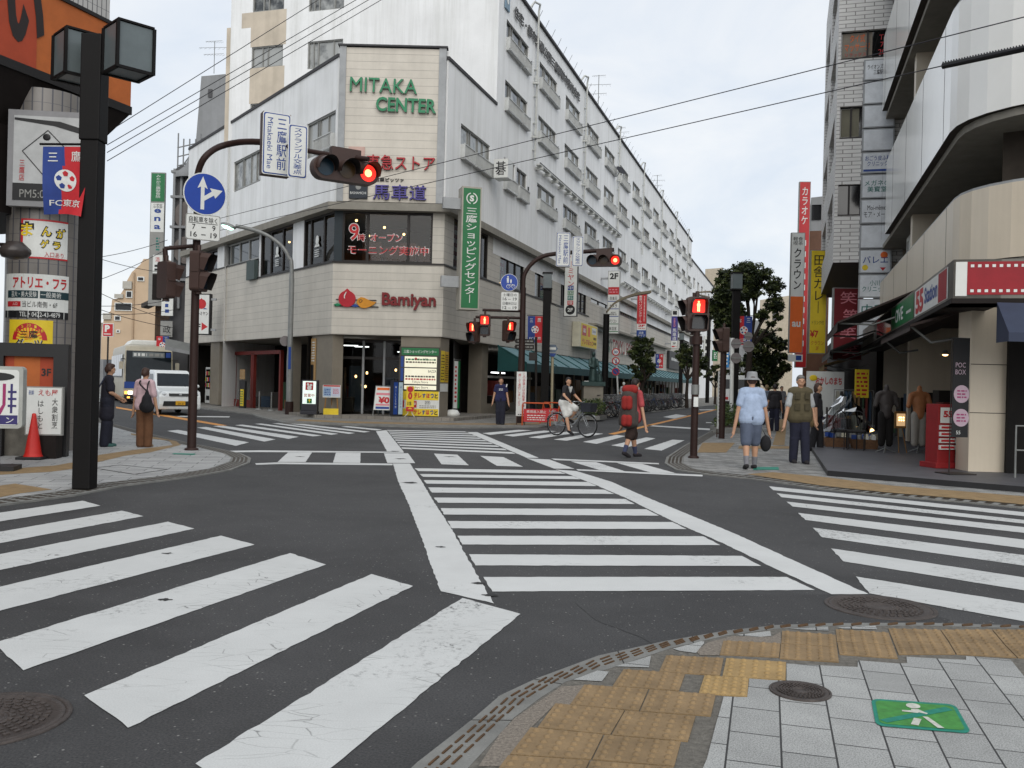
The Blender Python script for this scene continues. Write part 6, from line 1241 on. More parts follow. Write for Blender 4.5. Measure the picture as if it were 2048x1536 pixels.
def leafclump(mb,c,r,n,m,sz,rg,flat_=1.0):
    for _ in range(n):
        d = Vector((rg.gauss(0,1),rg.gauss(0,1),rg.gauss(0,1)*flat_)).normalized()*r*(rg.random() ** .4);p = Vector(c) + d
        a = Vector((rg.gauss(0,1),rg.gauss(0,1),rg.gauss(0,.8))).normalized();b2 = a.orthogonal().normalized();s = sz*rg.uniform(.6,1.3);b2 = (b2*math.cos(k := rg.uniform(0,6.3)) + a.cross(b2)*math.sin(k))
        mb.add([p - a*s,p + b2*s*.45,p + a*s,p - b2*s*.45],[[0,1,2,3]],m)
LEAF = [S("leaf_%d" % i,*c,.8,rough=.6,var=.3,vs=4) for i,c in enumerate(((62,84,40),(84,104,48),(46,66,36),(104,120,62)))]
p0 = G(40,908,.03);t_ = thing("planter","square concrete planter with low green plants by the traffic cone","planter",p0);f = Fr(p0,(math.cos(R(10)),math.sin(R(10)),0));mb = MB();mb.prism(f,[(-.42,.0),(.42,0),(.46,.5),(-.46,.5)],-.42,.38,S("planter_concrete",112,108,100,0.75,rough=.9,var=.25,vs=5));mb.rect(f,-.38,.38,.42,.503,-.36,.3,S("soil",60,48,40));mb.build("box",t_);mb = MB();rg = random.Random(5)
for _ in range(12): leafclump(mb,f.pt(rg.uniform(-.3,.36),.56,rg.uniform(-.25,.2)),.13,26,rg.choice(LEAF),.05,rg)
mb.build("foliage",t_)
p0 = G(66,918,.03);t_ = thing("traffic_cone","red traffic cone on a black base beside the concrete planter","traffic cone",p0);mb = MB();CONE = S("cone_red",205,44,36,0.85,rough=.5,var=.1);mb.lathe(p0,[(.155,.04),(.14,.06),(.125,.1),(.035,.7),(.03,.74),(.0,.75)],CONE,24);mb.build("cone",t_);mb = MB();mb.rect(Fr(p0,(1,.1,0)),-.2,.2,0,.045,-.2,.2,SBLK);mb.build("base",t_,bevel=.012)
f = FC(-10,795,13.2,14);t_ = thing("light_box_sign","rounded white box sign with purple strokes cut off by the left edge","sign",f.pt(0,-.75));mb = MB();mb.prism(f,rr_(-.36,.36,-.44,.45,.06),-.2,0,S("box_grey",176,178,172,0.85));mb.build("box",t_);mb = MB();mb.prism(f,rr_(-.31,.31,-.39,.40,.05),0,.006,SWH);mb.prism(f,[(.28*math.cos(R(a))*.9,.30 + .06*math.sin(R(a))) for a in range(0,360,20)],.006,.01,SBLK);mb.prism(f,[(.1,.2),(.14,.2),(.14,-.1),(.08,-.24),(.02,-.24),(.1,-.1)],.006,.01,S("stroke_magenta",150,40,96));mb.rect(f,.2,.23,-.22,.2,.006,.01,S("stroke_purple",50,44,100))
for z in (.1,.0,-.1): mb.rect(f,.17,.28,z - .03,z,.008,.012,MT["stroke_purple"])
mb.rect(f,-.3,.3,-.38,-.25,.006,.01,MT["stroke_purple"]);text(mb,f,"ン",.2,-.32,.1,.08,SWH,.012);mb.build("face",t_);mb = MB();mb.rect(f,-.3,.3,f.o.z*-1 + .03,f.o.z*-1 + .1,-.3,.15,SBLK);mb.rect(f,-.05,.05,-f.o.z + .1,-.44,-.13,-.05,SBLK);mb.build("stand",t_)
p0 = G(48,893,.03);p0.y += 0;mb = MB();t_ = thing("sign_drum","pale drum with red and yellow print behind the planter","drum",p0 + UP*.1);c = p0 + Vector((.02,.3,0));mb.cyl(c,c + UP*1.05,.3,.3,S("drum_tan",206,188,140,.85),24);mb.build("body",t_);mb = MB();mb.lathe(c + UP*1.05,[(.32,-.04),(.32,0),(.26,.08),(0,.1)],SWH,24);mb.build("lid",t_);mb = MB();fc = CylFr(c,.303,R(10));cq(mb,fc,-.3,.3,.2,.5,.002,SYEL);text(mb,fc,"BEER",0,.6,.4,.12,SRED,.003,bold=.03);text(mb,fc,"AGE",0,.76,.3,.12,SRED,.003,bold=.03);mb.build("print",t_)
f = FC(88,822,15.2,8);t_ = thing("notice_sign","white standing board with red and black brush characters before the column","sign",f.pt(0,-.7));mb = MB();mb.rect(f,-.29,.29,-.4,.4,-.08,0,SGRY);mb.build("box",t_);mb = MB();mb.quad(f,-.27,.27,-.38,.38,.004,SWH);text(mb,f,"えも屋",.06,.3,.3,.1,SRED,.008,bold=.02);text(mb,f,"新鮮",-.2,.3,.08,.08,SBLU,.008);text(mb,f,"大衆割烹",.17,-.04,.09,.5,SBLK,.008,vert=True);text(mb,f,"はしもと",-.05,-.06,.09,.46,SBLK,.008,vert=True);mb.build("face",t_);mb = MB();mb.rect(f,-.2,.2,-f.o.z + .03,-.4,-.3,.0,DKB);mb.build("foot",t_)
p0 = G(138,893,.03);t_ = thing("frame_sign","leaning red framed menu stand beside the white brush board","sign",p0);f = Fr(p0,(.5,.86,0));mb = MB();mb.tube([f.pt(-.3,0,.3),f.pt(-.22,1.36,-.1),f.pt(.22,1.36,-.1),f.pt(.3,0,.3),f.pt(-.3,0,.3)],.022,SRED,6);mb.build("frame",t_);mb = MB();mb.poly([f.pt(-.26,.4,.17),f.pt(.26,.4,.17),f.pt(.2,1.3,-.09),f.pt(-.2,1.3,-.09)],SCRM)
for i,m in enumerate((SORA,SRED,SYEL,SRED)): z = .5 + .2*i;d = .3 - .4*(z + .03)/1.36 + .03;mb.poly([f.pt(-.18,z,d),f.pt(.18,z,d),f.pt(.18,z + .12,d - .04),f.pt(-.18,z + .12,d - .04)],m)
mb.build("menu",t_)
CARW = S("car_white",222,226,226,0.95,rough=.18,var=.02,spec=.6);TYRE = S("tyre",24,24,25,rough=.85);RIM = S("wheel_rim",160,164,166,rough=.3,metal=.6);HEADL = S("headlamp",190,196,200,rough=.1,spec=.7);CGL = S("car_glass",30,36,40,rough=.06,spec=.35,var=.3,vs=2)
PLY = S("plate_yellow",226,170,30,.9);AMB = M("lamp_amber_on",(1,.4,.05),emit=3,ecol=(1,.38,.06,1));HLON = M("headlamp_on",(1,.95,.8),emit=7,ecol=(1,.93,.75,1))
def wheel(t,f,x,y,r,w):
    o = MB();c = f(x,y,r);ax = (f(x + 1,y,r) - c).normalized();o.lathe(c - ax*w/2,[(r*.6,0),(r*.95,0),(r,w*.2),(r,w*.8),(r*.95,w),(r*.6,w)],TYRE,24,ax);q = o.build("wheel",t);o = MB();sg = 1 if x > 0 else -1;o.lathe(c + ax*sg*w*.3,[(0,sg*.04),(r*.2,sg*.05),(r*.58,sg*.02),(r*.62,sg*.06),(r*.62,-sg*.1)],RIM,20,ax);o.build("rim",q)
def carbody(mb,f,prof,wf,m):
    n = len(prof);L_ = [f(-wf(z),y,z) for y,z in prof];R_ = [f(wf(z),y,z) for y,z in prof];mb.add(L_ + R_,[[i,(i + 1) % n,n + (i + 1) % n,n + i] for i in range(n)] + [list(range(n)),list(range(n,2*n))[::-1]],m)
def van(label,p,yaw,name="parked_van"):
    a = R(yaw);f = lambda x,y,z: Vector(p) + Vector((x*math.cos(a) - y*math.sin(a),x*math.sin(a) + y*math.cos(a),z));t = thing(name,label,"van",p);W = .735;wf = lambda z: W if z < .95 else W - (z - .95)*.17
    prof = [(.03,.22),(.0,.4),(.02,.68),(.12,.86),(.72,1.0),(1.22,1.56),(1.45,1.64),(3.0,1.66),(3.3,1.55),(3.38,1.0),(3.4,.3),(3.36,.22)]
    mb = MB();carbody(mb,f,prof,wf,CARW);o = mb.build("body",t,tri=False,fixn=True,bevel=.045)
    for q in o.data.polygons: q.use_smooth = False
    e = .006;mb = MB();mb.poly([f(s*(wf(z) - .07),y - .02,z + e) for s,y,z in ((-1,.78,1.05),(1,.78,1.05),(1,1.19,1.52),(-1,1.19,1.52))],CGL);mb.build("windscreen",t)
    for s in (-1,1):
        for y0,y1,y2,y3 in ((1.0,1.95,1.95,1.42),(2.03,2.9,2.85,2.03)):
            mb = MB();mb.poly([f(s*(wf(z) + e),y,z) for y,z in ((y0,1.03),(y1,1.03),(y2,1.5),(y3,1.5))][::s],CGL);mb.build("side_window",t)
        mb = MB();mb.ell(f(s*(W + .1),.95,1.06),.1,.06,.07,CARW,12,8);mb.build("mirror",t)
        mb = MB();mb.poly([f(s*x,y,z) for x,y,z in ((.45,.015,.70),(.72,.03,.64),(.725,.10,.86),(.62,.12,.88),(.47,.07,.82))][::-s],HEADL);mb.ell(f(s*.58,.06,.77),.08,.03,.06,HEADL,10,6);mb.build("headlight",t)
        for y in (.62,2.85): wheel(t,f,s*.64,y,.27,.17)
        for y in (1.02,1.99,2.95): mb = MB();mb.poly([f(s*(W + .004),y + d,z) for d,z in ((-.006,.32),(.006,.32),(.006,.95),(-.006,.95))],DK);mb.build("door_gap",t)
    mb = MB();mb.poly([f(x,y,z) for x,y,z in ((-.4,-.002,.7),(.4,-.002,.7),(.4,.045,.80),(-.4,.045,.80))],SBLK);mb.ell(f(0,.0,.75),.06,.02,.04,RIM,10,6);mb.poly([f(x,-.012,z) for x,z in ((-.62,.34),(.62,.34),(.58,.52),(-.58,.52))],SBLK);mb.build("grille",t)
    mb = MB();mb.poly([f(x,-.03,z) for x,z in ((-.17,.38),(.17,.38),(.17,.53),(-.17,.53))],PLY);fr2 = Fr(f(0,-.033,.45),(math.cos(a),math.sin(a),0));text(mb,fr2,"20-27",.02,-.02,.24,.07,SBLK,.003);mb.build("licence_plate",t);return t
van("small white boxy van with a yellow plate in front of the bus",G(360,831),34)
def bus(p,yaw):
    a = R(yaw);f = lambda x,y,z: Vector(p) + Vector((x*math.cos(a) - y*math.sin(a),x*math.sin(a) + y*math.cos(a),z));t = thing("bus","cream and blue city bus with lit lamps waiting behind the white van","bus",p);W = 1.15;BC = S("bus_cream",186,178,158,.8,rough=.35);wf = lambda z: W if z < 2.4 else W - (z - 2.4)*.2
    mb = MB();carbody(mb,f,[(.04,.3),(0,.5),(.0,1.0),(.12,2.6),(.3,2.85),(.7,2.92),(8.6,2.92),(8.9,2.7),(9,.5),(8.95,.3)],wf,BC);o = mb.build("body",t,fixn=True,bevel=.08)
    for q in o.data.polygons: q.use_smooth = False
    FFr = lambda z,x=0: Fr(f(x,.12*max(0,(z - 1)/1.6) - .01,z),(math.cos(a),math.sin(a),0));pf = lambda x,z,d=.012: f(x,.12*max(0,(z - 1)/1.6) - d,z)
    mb = MB();mb.poly([pf(x,z) for x,z in ((-1.05,1.1),(1.05,1.1),(1.03,2.62),(-1.03,2.62))],CGL);mb.build("windscreen",t)
    mb = MB();mb.poly([pf(x,z,.02) for x,z in ((-.75,2.3),(.72,2.3),(.72,2.56),(-.75,2.56))],S("bus_blind",120,128,130,.8));lines(mb,FFr(2.43),1,-.7,-.1,-.09,.09,SWH,.04,4,.8);lines(mb,FFr(2.43),1,.0,.66,-.09,.09,SGRY,.04,5,.8);mb.poly([pf(x,z,.02) for x,z in ((.78,2.32),(1.0,2.32),(1.0,2.56),(.78,2.56))],SBLU);mb.build("destination_blind",t)
    mb = MB();mb.poly([pf(x,z,.014) for x,z in ((-1.1,.78),(1.1,.78),(1.1,1.1),(-1.1,1.1))],SBLU);lines(mb,FFr(.9),1,-.5,.3,-.05,.05,SWH,.02,7);mb.build("blue_band",t)
    for s in (-1,1):
        mb = MB();mb.poly([pf(s*x,z,.02) for x,z in ((.72,.5),(.92,.5),(.92,.64),(.72,.64))][::s],HLON);mb.build("headlight",t);mb = MB();mb.poly([pf(s*x,z,.02) for x,z in ((.95,.5),(1.08,.5),(1.08,.64),(.95,.64))][::s],AMB);mb.poly([pf(s*x,z,.02) for x,z in ((.84,.3),(.96,.3),(.96,.38),(.84,.38))][::s],AMB);mb.build("turn_lamp",t)
        mb = MB();mb.tube([pf(s*1.1,2.2),f(s*1.28,-.25,2.2),f(s*1.28,-.25,2.05)],.02,DK,5);fr2 = Fr(f(s*1.28,-.26,1.9),(math.cos(a),math.sin(a),0));mb.prism(fr2,rr_(-.09,.09,-.19,.17,.04),-.06,.03,BC);mb.build("mirror",t)
        for k in range(6): mb = MB();y0 = .9 + 1.3*k;mb.poly([f(s*(wf(z) + .008),y,z) for y,z in ((y0,1.3),(y0 + 1.2,1.3),(y0 + 1.2,2.45),(y0,2.45))][::s],CGL);mb.build("side_window",t)
        for y in (1.9,6.6): wheel(t,f,s*1.0,y,.45,.26)
    mb = MB();fr2 = Fr(f(0,2.5,2.92),(math.cos(a),math.sin(a),0));mb.prism(fr2,[(-.9,0),(.9,0),(.7,.26),(-.7,.26)],-1.4,1.4,SWH);mb.build("roof_unit",t,bevel=.06)
    mb = MB();mb.poly([pf(x,z,.01) for x,z in ((-1.1,.3),(1.1,.3),(1.1,.46),(-1.1,.46))],DK);mb.build("bumper",t)
bus(G(296,809),27)
def sedan_bits(label,p,yaw):
    a = R(yaw);f = lambda x,y,z: Vector(p) + Vector((x*math.cos(a) - y*math.sin(a),x*math.sin(a) + y*math.cos(a),z));t = thing("parked_car",label,"car",p);wf = lambda z: .82 if z < .85 else .82 - (z - .85)*.4
    mb = MB();carbody(mb,f,[(0,.25),(0,.6),(.2,.8),(1.1,.9),(1.8,1.38),(3.2,1.4),(3.9,.95),(4.3,.85),(4.3,.3)],wf,CARW);mb.build("body",t,fixn=True,bevel=.05)
    mb = MB();mb.poly([f(s*(wf(z) - .06),y - .02,z + .01) for s,y,z in ((-1,1.18,.94),(1,1.18,.94),(1,1.76,1.34),(-1,1.76,1.34))],CGL);mb.build("windscreen",t)
    for s in (-1,1):
        for y in (.75,3.4): wheel(t,f,s*.72,y,.3,.18)
        mb = MB();mb.poly([f(s*x,-.01,z) for x,z in ((.45,.58),(.75,.58),(.75,.7),(.45,.7))][::s],HEADL);mb.build("headlight",t)
sedan_bits("white taxi glimpsed between the round column and the lamp post",G(150,800),20)
TANB = S("tan_building",216,190,160,.72,rough=.85,var=.08,vs=.3);TANS = S("tan_shade",190,164,136,.72,rough=.85)
Yt = 120.0;f0 = FC(260,690,Yt);k = Yt/FPX
def fx(u,v): return ((u - 260)*k,(690 - v)*k)
t_ = thing("apartment_building","tan apartment building with a stepped left side far down the left street","building",f0.pt(0,-3));mb = MB()
ol = [(202,720),(202,672),(206,640),(220,622),(222,600),(234,597),(245,578),(250,563),(260,544),(276,529),(283,517),(330,517),(330,720)]
mb.prism(f0,[fx(*q) for q in ol],-14,0,TANB);mb.build("wall",t_)
for u0,v0,u1,v1 in ((272,553,286,562),(250,582,263,596),(228,606,263,622),(228,632,241,642),(300,556,310,562),(232,660,240,666)): mb = MB();x0,z1 = fx(u0,v0);x1,z0 = fx(u1,v1);mb.rect(f0,x0,x1,z0,z1,0,.15,SWH);mb.rect(f0,x0 + .12,x1 - .12,z0 + .1,z1 - .1,.15,.17,DGLASS);mb.build("window",t_)
for u0,v0,u1,v1 in ((244,563,262,578),(228,589,245,597),(206,628,222,640)): mb = MB();x0,z1 = fx(u0,v0);x1,z0 = fx(u1,v1);mb.rect(f0,x0,x1,z0,z1,.1,.3,S("balcony_pale",190,186,176,.8));mb.build("balcony_rail",t_)
mb = MB();x0,_ = fx(264,0);mb.rect(f0,x0,x0 + .2,0,fx(0,545)[1],0,.2,TANS);mb.build("downpipe",t_)
f = FC(216,660,62);t_ = thing("parking_sign","square red parking sign with a white P on a pole above the bus","sign",f.pt(0,-4));mb = MB();mb.rect(f,-.37,.37,-.45,.45,-.08,0,SWH);mb.rect(f,-.32,.32,-.4,.4,0,.02,SRED);mb.build("panel",t_);mb = MB();text(mb,f,"P",-.04,.1,.34,.46,SWH,.025,bold=.06);mb.rect(f,-.26,.2,-.3,-.24,.02,.03,SWH);mb.build("lettering",t_);mb = MB();mb.tube([f.pt(0,-4.2,-.05),f.pt(0,-.4,-.05)],.06,DK,6);mb.build("pole",t_)
def bblock(nm,label,pts,Y,dep,m,wins=(),kd="building",yaw=0):
    f = FC(pts[0][0],pts[0][1],Y,yaw);q = Y/FPX;t = thing(nm,label,kd,f.pt(0,0));mb = MB();mb.prism(f,[((u - pts[0][0])*q,(pts[0][1] - v)*q) for u,v in pts],-dep,0,m);mb.build("wall",t)
    for u0,v0,u1,v1,mm in wins: mb = MB();mb.rect(f,(u0 - pts[0][0])*q,(u1 - pts[0][0])*q,(pts[0][1] - v1)*q,(pts[0][1] - v0)*q,0,.08,mm);mb.build("window",t)
    return f,t,q
GRB = S("grey_render",150,152,154,.8,rough=.85,var=.15,vs=.4,streak=.15);GRD = S("grey_dark_panel",84,84,86,.8,rough=.7,var=.25,vs=.8)
f,t_,q = bblock("office_building","grey blank building rising behind the white building's left parapet",[(380,420),(396,152),(447,146),(447,420)],62,8,GRB,[(411,178,419,194,GRD)])
f,t_,q = bblock("office_building","narrow grey building with dark round panels left of the white building",[(334,800),(336,340),(350,330),(386,330),(386,800)],50.5,8,GRD)
mb = MB()
for v in (345,395,455,495,560): mb.rect(f,0,1.4,(800 - v)*q - .05,(800 - v)*q + .08,.0,.25,GRB)
for u in (338,352): mb.rect(f,(u - 334)*q,(u - 334)*q + .12,5,12.6,.0,.2,GRB)
for v in (430,500): mb.disc(f,.9,(800 - v)*q,.75,.02,.12,S("round_panel",112,104,100,.8),24)
mb.build("steel_frame",t_)
mb = MB();z0 = (800 - 330)*q
for u in (341,352,364,376,386): mb.tube([f.pt((u - 334)*q,z0 - 1,-.2),f.pt((u - 334)*q,z0 + 1.2 + (u % 3)*.3,-.2)],.04,GRB,5)
for z in (0,.5,1.0): mb.tube([f.pt(.15,z0 + z,-.2),f.pt(1.5,z0 + z + .35,-.2)],.035,GRB,5)
mb.tube([f.pt(.5,z0,-.1),f.pt(1.5,z0 + 1.6,-.3)],.04,GRB,5);mb.build("roof_rail",t_)
mb = MB();mb.lathe(f.pt(.95,z0 - .7,-.3),[(.9,0),(.9,.25),(.4,.7),(.1,1.3),(0,1.3)],GRB,16);mb.build("roof_tank",t_)
f,t_,q = bblock("shop_house","old brown shop house with a small eave between the tan and grey buildings",[(306,800),(306,610),(348,596),(348,800)],56,8,S("house_brown",96,76,60,.75,rough=.85,var=.25),[(318,640,342,668,DGLASS)])
mb = MB();mb.prism(f,[(-.5,(800 - 618)*q),(1.4,(800 - 588)*q),(1.4,(800 - 580)*q),(-.5,(800 - 610)*q)],-.2,.9,S("eave",70,66,62));mb.build("eave",t_)
f = FC(357,700,44,20);mb = MB();mb.poly([f.pt(-.6,.15,.5),f.pt(.75,-.1,.5),f.pt(.75,.3,-.3),f.pt(-.6,.55,-.3)],S("eave_grey",110,112,110));mb.poly([f.pt(-.6,.15,.5),f.pt(-.6,-.02,.5),f.pt(.75,-.25,.5),f.pt(.75,-.1,.5)],GRB);mb.build("shop_canopy",label="grey sloping shop canopy beside the vending machine",cat="canopy")
f = FC(314,480,52);t_ = thing("vertical_sign","stacked vertical sign with a green panel over a white panel of blue letters","sign",f.pt(0,-8));mb = MB();mb.rect(f,-.42,.38,-3.7,3.8,-.15,0,SGRY);mb.build("case",t_)
zz = lambda v: (480 - v)/FPX*52
mb = MB();mb.quad(f,-.38,.36,zz(403),zz(347),.01,SGN);text(mb,f,"みたか三鷹整骨院",0,zz(373),.26,1.3,SWH,.015,vert=True);mb.build("green_panel",t_)
mb = MB();mb.quad(f,-.38,.36,zz(464),zz(406),.01,SWH);text(mb,f,"小学部\n中学部",0,zz(412),.5,.26,SBLK,.015);text(mb,f,"ena",0,zz(438),.38,1.15,SBLU,.015,bold=.03,vert=True);mb.build("white_panel",t_)
mb = MB();mb.quad(f,-.2,.34,zz(506),zz(470),.01,SGRY);lines(mb,f,5,-.05,.15,zz(502),zz(474),STEAL,.015,3,.6);mb.quad(f,-.2,.34,zz(546),zz(510),.01,SWH);text(mb,f,"酒",.06,zz(519),.24,.26,SRED,.015);lines(mb,f,2,-.1,.2,zz(543),zz(528),SBLK,.015,4,.6);mb.quad(f,-.2,.34,zz(600),zz(548),.01,DKB);mb.build("lower_panel",t_)
mb = MB();f2 = FC(334,611,50);t_ = thing("vertical_sign","pale vertical sign with blue characters above the shop house","sign",f2.pt(0,-1));mb.rect(f2,-.3,.32,-.55,.55,-.1,0,SWH);lines(mb,f2,3,-.1,.12,-.45,.45,SBLU,.01,4,.6);mb.build("panel",t_);f2 = FC(330,655,50);mb = MB();mb.rect(f2,-.25,.4,-.5,.35,-.1,0,SGRY);text(mb,f2,"政",.1,-.1,.42,.42,SBLK,.01);mb.build("lower_panel",t_)
banner("red and blue football banner hanging over the bus roof",P(313,672,46),0,.62,.9,True,.02)
for i,(u0,v0,u1,v1,m) in enumerate(((140,690,205,660,GRB),(150,700,200,640,S("far_wall",176,160,140,.75)))): bblock("far_building",("low grey building" if i == 0 else "low sand coloured building") + " far down the left street behind the lamp post",[(u0,790),(u0,v1),(u1,v1 + 4),(u1,790)],150 + 20*i,10,m,[(u0 + 10,v1 + 8,u0 + 18,v1 + 13,DGLASS),(u0 + 26,v1 + 8,u0 + 34,v1 + 13,DGLASS)])
thR = math.atan2(1570 - 1024,FPX);dR = Vector((math.sin(thR),math.cos(thR),0));WP = G(1936,945,.1);WP.z = 0
FW = Fr(WP,-dR);nW = FW.n
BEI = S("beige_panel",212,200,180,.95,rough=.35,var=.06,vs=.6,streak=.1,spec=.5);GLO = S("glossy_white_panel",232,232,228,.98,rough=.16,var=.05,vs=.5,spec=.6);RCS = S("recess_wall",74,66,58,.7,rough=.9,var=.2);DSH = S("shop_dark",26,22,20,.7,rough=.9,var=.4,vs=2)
rb = thing("shop_building","beige building with curved balcony parapets over dark shops at the right edge","building",WP + Vector((2,2,0)))
def rpath(s0,s1,d=0.0):
    a = WP + dR*s0 + nW*d;b = WP + dR*s1 + nW*d;e = WP + Vector((1.9,-.55 - d,0));c = WP + dR*(s1 - 1.6) + nW*d
    arc = [b.lerp(c,t).lerp(c.lerp(e,t),t) for t in (0,.15,.3,.45,.6,.75,.9,1)]
    return [a] + arc + [e + Vector((4,.1,0))]
for z0,z1,m,s0,dd in ((3.95,5.3,BEI,17.0,0),(6.65,9.05,GLO,14.6,.1),(11.25,13.8,GLO,16.6,.1),(15.6,18,GLO,17.6,.1)):
    mb = MB();band(mb,rpath(s0,2.2,dd),z0,z1,-.2,0,m,RCS);mb.build("balcony_parapet",rb)
    mb = MB();band(mb,rpath(s0,2.2,dd),z1 + .003,z1 + .05,-.16,-.02,GREYM)
    for s in np.arange(3,17,3.2): mb.rect(FW,-s - .006,-s + .006,z0,z1,dd + .001,dd + .004,DKB)
    mb.build("parapet_cap",rb)
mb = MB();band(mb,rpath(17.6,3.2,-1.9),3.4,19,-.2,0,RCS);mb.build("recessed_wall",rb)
mb = MB()
for z in (3.8,6.5,11.05,15.4): band(mb,rpath(17.6,2.2,-.05),z,z + .14,-2,0,SOFF)
mb.build("floor_slab",rb)
for s in (17.4,10.5): mb = MB();mb.rect(FW,-s - .2,-s + .2,.12,19,-1.9,-.22,BEI);mb.build("pier",rb)
mb = MB();ff = Fr(WP,(1,-.03,0));mb.rect(ff,0,5,.1,3.2,-.5,0,BEI)
for z in (1.15,2.0): mb.rect(ff,0,5,z - .006,z + .006,0,.003,DKB)
mb.build("corner_pillar",rb)
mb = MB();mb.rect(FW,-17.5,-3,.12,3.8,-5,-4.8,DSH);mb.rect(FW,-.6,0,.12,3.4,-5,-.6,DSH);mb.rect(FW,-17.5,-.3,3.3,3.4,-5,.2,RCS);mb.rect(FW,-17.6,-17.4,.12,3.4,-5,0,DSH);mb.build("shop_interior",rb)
rg = random.Random(11);mb = MB()
for i in range(120): h = rg.uniform(.5,1.9);mb.box(FW.pt(-rg.uniform(3.5,17),.12 + h*.425,-rg.uniform(.5,4.4)),rg.uniform(.2,.7),.35,h*.85,rg.choice(cols))
mb.build("shop_goods",rb)
KF = P(1906,597,15.0);KF.z = 0;FS = Fr(KF,-dR);FE = Fr(KF,-nW);zb,zt = P(1906,597,15.0).z,P(1906,519,15.0).z
t_ = thing("shop_fascia","long lit shop fascia with a red film strip panel round the corner","sign",KF + UP*zb);CASE = S("fascia_case",120,116,108,.8,rough=.4)
mb = MB();mb.rect(FS,-19,0,zb,zt,-.7,0,CASE);mb.rect(FE,0,5,zb,zt,-.7,0,CASE);mb.rect(FS,-19,.02,zb - .08,zb,-.75,.03,DKB);mb.rect(FE,-.02,5,zb - .08,zb,-.75,.03,DKB);mb.build("case",t_)
mb = MB();mb.quad(FE,.03,.2,zb + .04,zt - .04,.006,SWH);mb.quad(FE,.2,1.08,zb + .06,zt - .04,.008,S("film_red",150,20,34,.9));mb.quad(FE,1.08,1.6,zb + .04,zt - .04,.006,SWH)
for i in range(8):
    for z in (zb + .1,zt - .13): mb.quad(FE,.25 + i*.105,.30 + i*.105,z,z + .045,.012,SWH)
mb.build("film_panel",t_)
h = zt - zb;mb = MB();mb.quad(FS,-4.6,-.5,zb + .05,zt - .05,.006,SWH);text(mb,FS,"55",-3.9,zb + h/2,1.1,h*.75,SRED,.01,bold=.05);text(mb,FS,"Station",-2.4,zb + h*.55,1.6,h*.5,SBLU,.01,bold=.03);mb.quad(FS,-1.5,-.6,zb + .06,zt - .06,.01,S("film_red",150,20,34));mb.build("white_panel",t_)
mb = MB();mb.quad(FS,-9,-4.8,zb + .05,zt - .05,.006,SGN);text(mb,FS,"OVE",-7.4,zb + h/2,1.6,h*.5,SWH,.01,bold=.02);lines(mb,FS,1,-6,-5.2,zb + h*.3,zb + h*.5,SWH,.01);mb.build("green_panel",t_)
mb = MB();mb.quad(FS,-13,-9.2,zb + .05,zt - .05,.006,DGLASS);mb.build("dark_panel",t_)
mb = MB()
for s,z in ((2.6,2.66),(3.4,2.62),(4.6,2.56),(8,2.5)): c = FW.pt(-s,z,-.8);mb.lathe(c,[(0,.1),(.04,.09),(.11,-.02)],GREYM,12);mb.ell(c - UP*.02,.07,.07,.04,LAMPW,10,6)
mb.build("spot_lamp",rb)
mb = MB();c = FW.pt(-13.6,6.05,-.6);mb.rect(Fr(c,FW.r),-.45,.45,-.45,.35,-.3,.1,SWH);mb.rect(Fr(c,FW.r),-.3,.1,-.3,.2,.1,.12,SGRY);mb.build("air_conditioner",label="white air conditioner unit on the first beige balcony at right",cat="air conditioner")
mb = MB();f = Fr(P(1990,668,14.6),(1,0,0));NAVY = S("navy_canvas",44,54,78,.8);mb.poly([f.pt(-.05,0,.5),f.pt(2.5,0,.5),f.pt(2.5,.5,0),f.pt(.02,.5,0)],NAVY);mb.poly([f.pt(-.05,-.14,.5),f.pt(2.5,-.14,.5),f.pt(2.5,0,.5),f.pt(-.05,0,.5)],NAVY);mb.poly([f.pt(-.05,-.14,.5),f.pt(-.05,0,.5),f.pt(.02,.5,0),f.pt(.02,-.14,0)],NAVY);mb.build("awning",label="small navy canvas awning under the red film strip panel",cat="awning")
p0 = G(2030,955,.12);mb = MB();mb.tube([p0,p0 + UP*.85,p0 + UP*.86 + Vector((.9,-.05,0)),p0 + Vector((.9,-.05,0))],.018,GALV,8);mb.tube([p0 + UP*.45,p0 + UP*.45 + Vector((.9,-.05,0))],.014,GALV,6);mb.build("handrail",label="thin metal handrail on the black edged platform at the right edge",cat="handrail")
AWB = S("awning_brown",66,54,50,.8,rough=.8,var=.15);AWG = S("awning_grey",96,92,88,.8,rough=.8,var=.15);AWY = S("awning_ochre",130,104,56,.75,rough=.8)
def awn(label,s0,s1,za,zf,out,m,lip=.22):
    t = thing("awning",label,"awning",FW.pt(-(s0 + s1)/2,zf,out),group="sloping awnings over the right pavement");mb = MB();a,b,c,d = FW.pt(-s1,za,.1),FW.pt(-s0,za,.1),FW.pt(-s0,zf,out),FW.pt(-s1,zf,out);dn = UP*.05
    mb.add([a,b,c,d,a - dn,b - dn,c - dn,d - dn],[[3,2,1,0],[4,5,6,7],[0,1,5,4],[2,3,7,6],[1,2,6,5],[3,0,4,7]],m);mb.build("canvas",t);mb = MB();mb.poly([c,d,d - UP*lip,c - UP*lip],m);mb.build("valance",t)
    for s in (s0 + .3,s1 - .3): mb = MB();mb.tube([FW.pt(-s,za - .5,.1),FW.pt(-s,(za + zf)/2 - .45,out*.55),FW.pt(-s,zf - .02,out - .05)],.025,GALV,6);mb.build("arm",t)
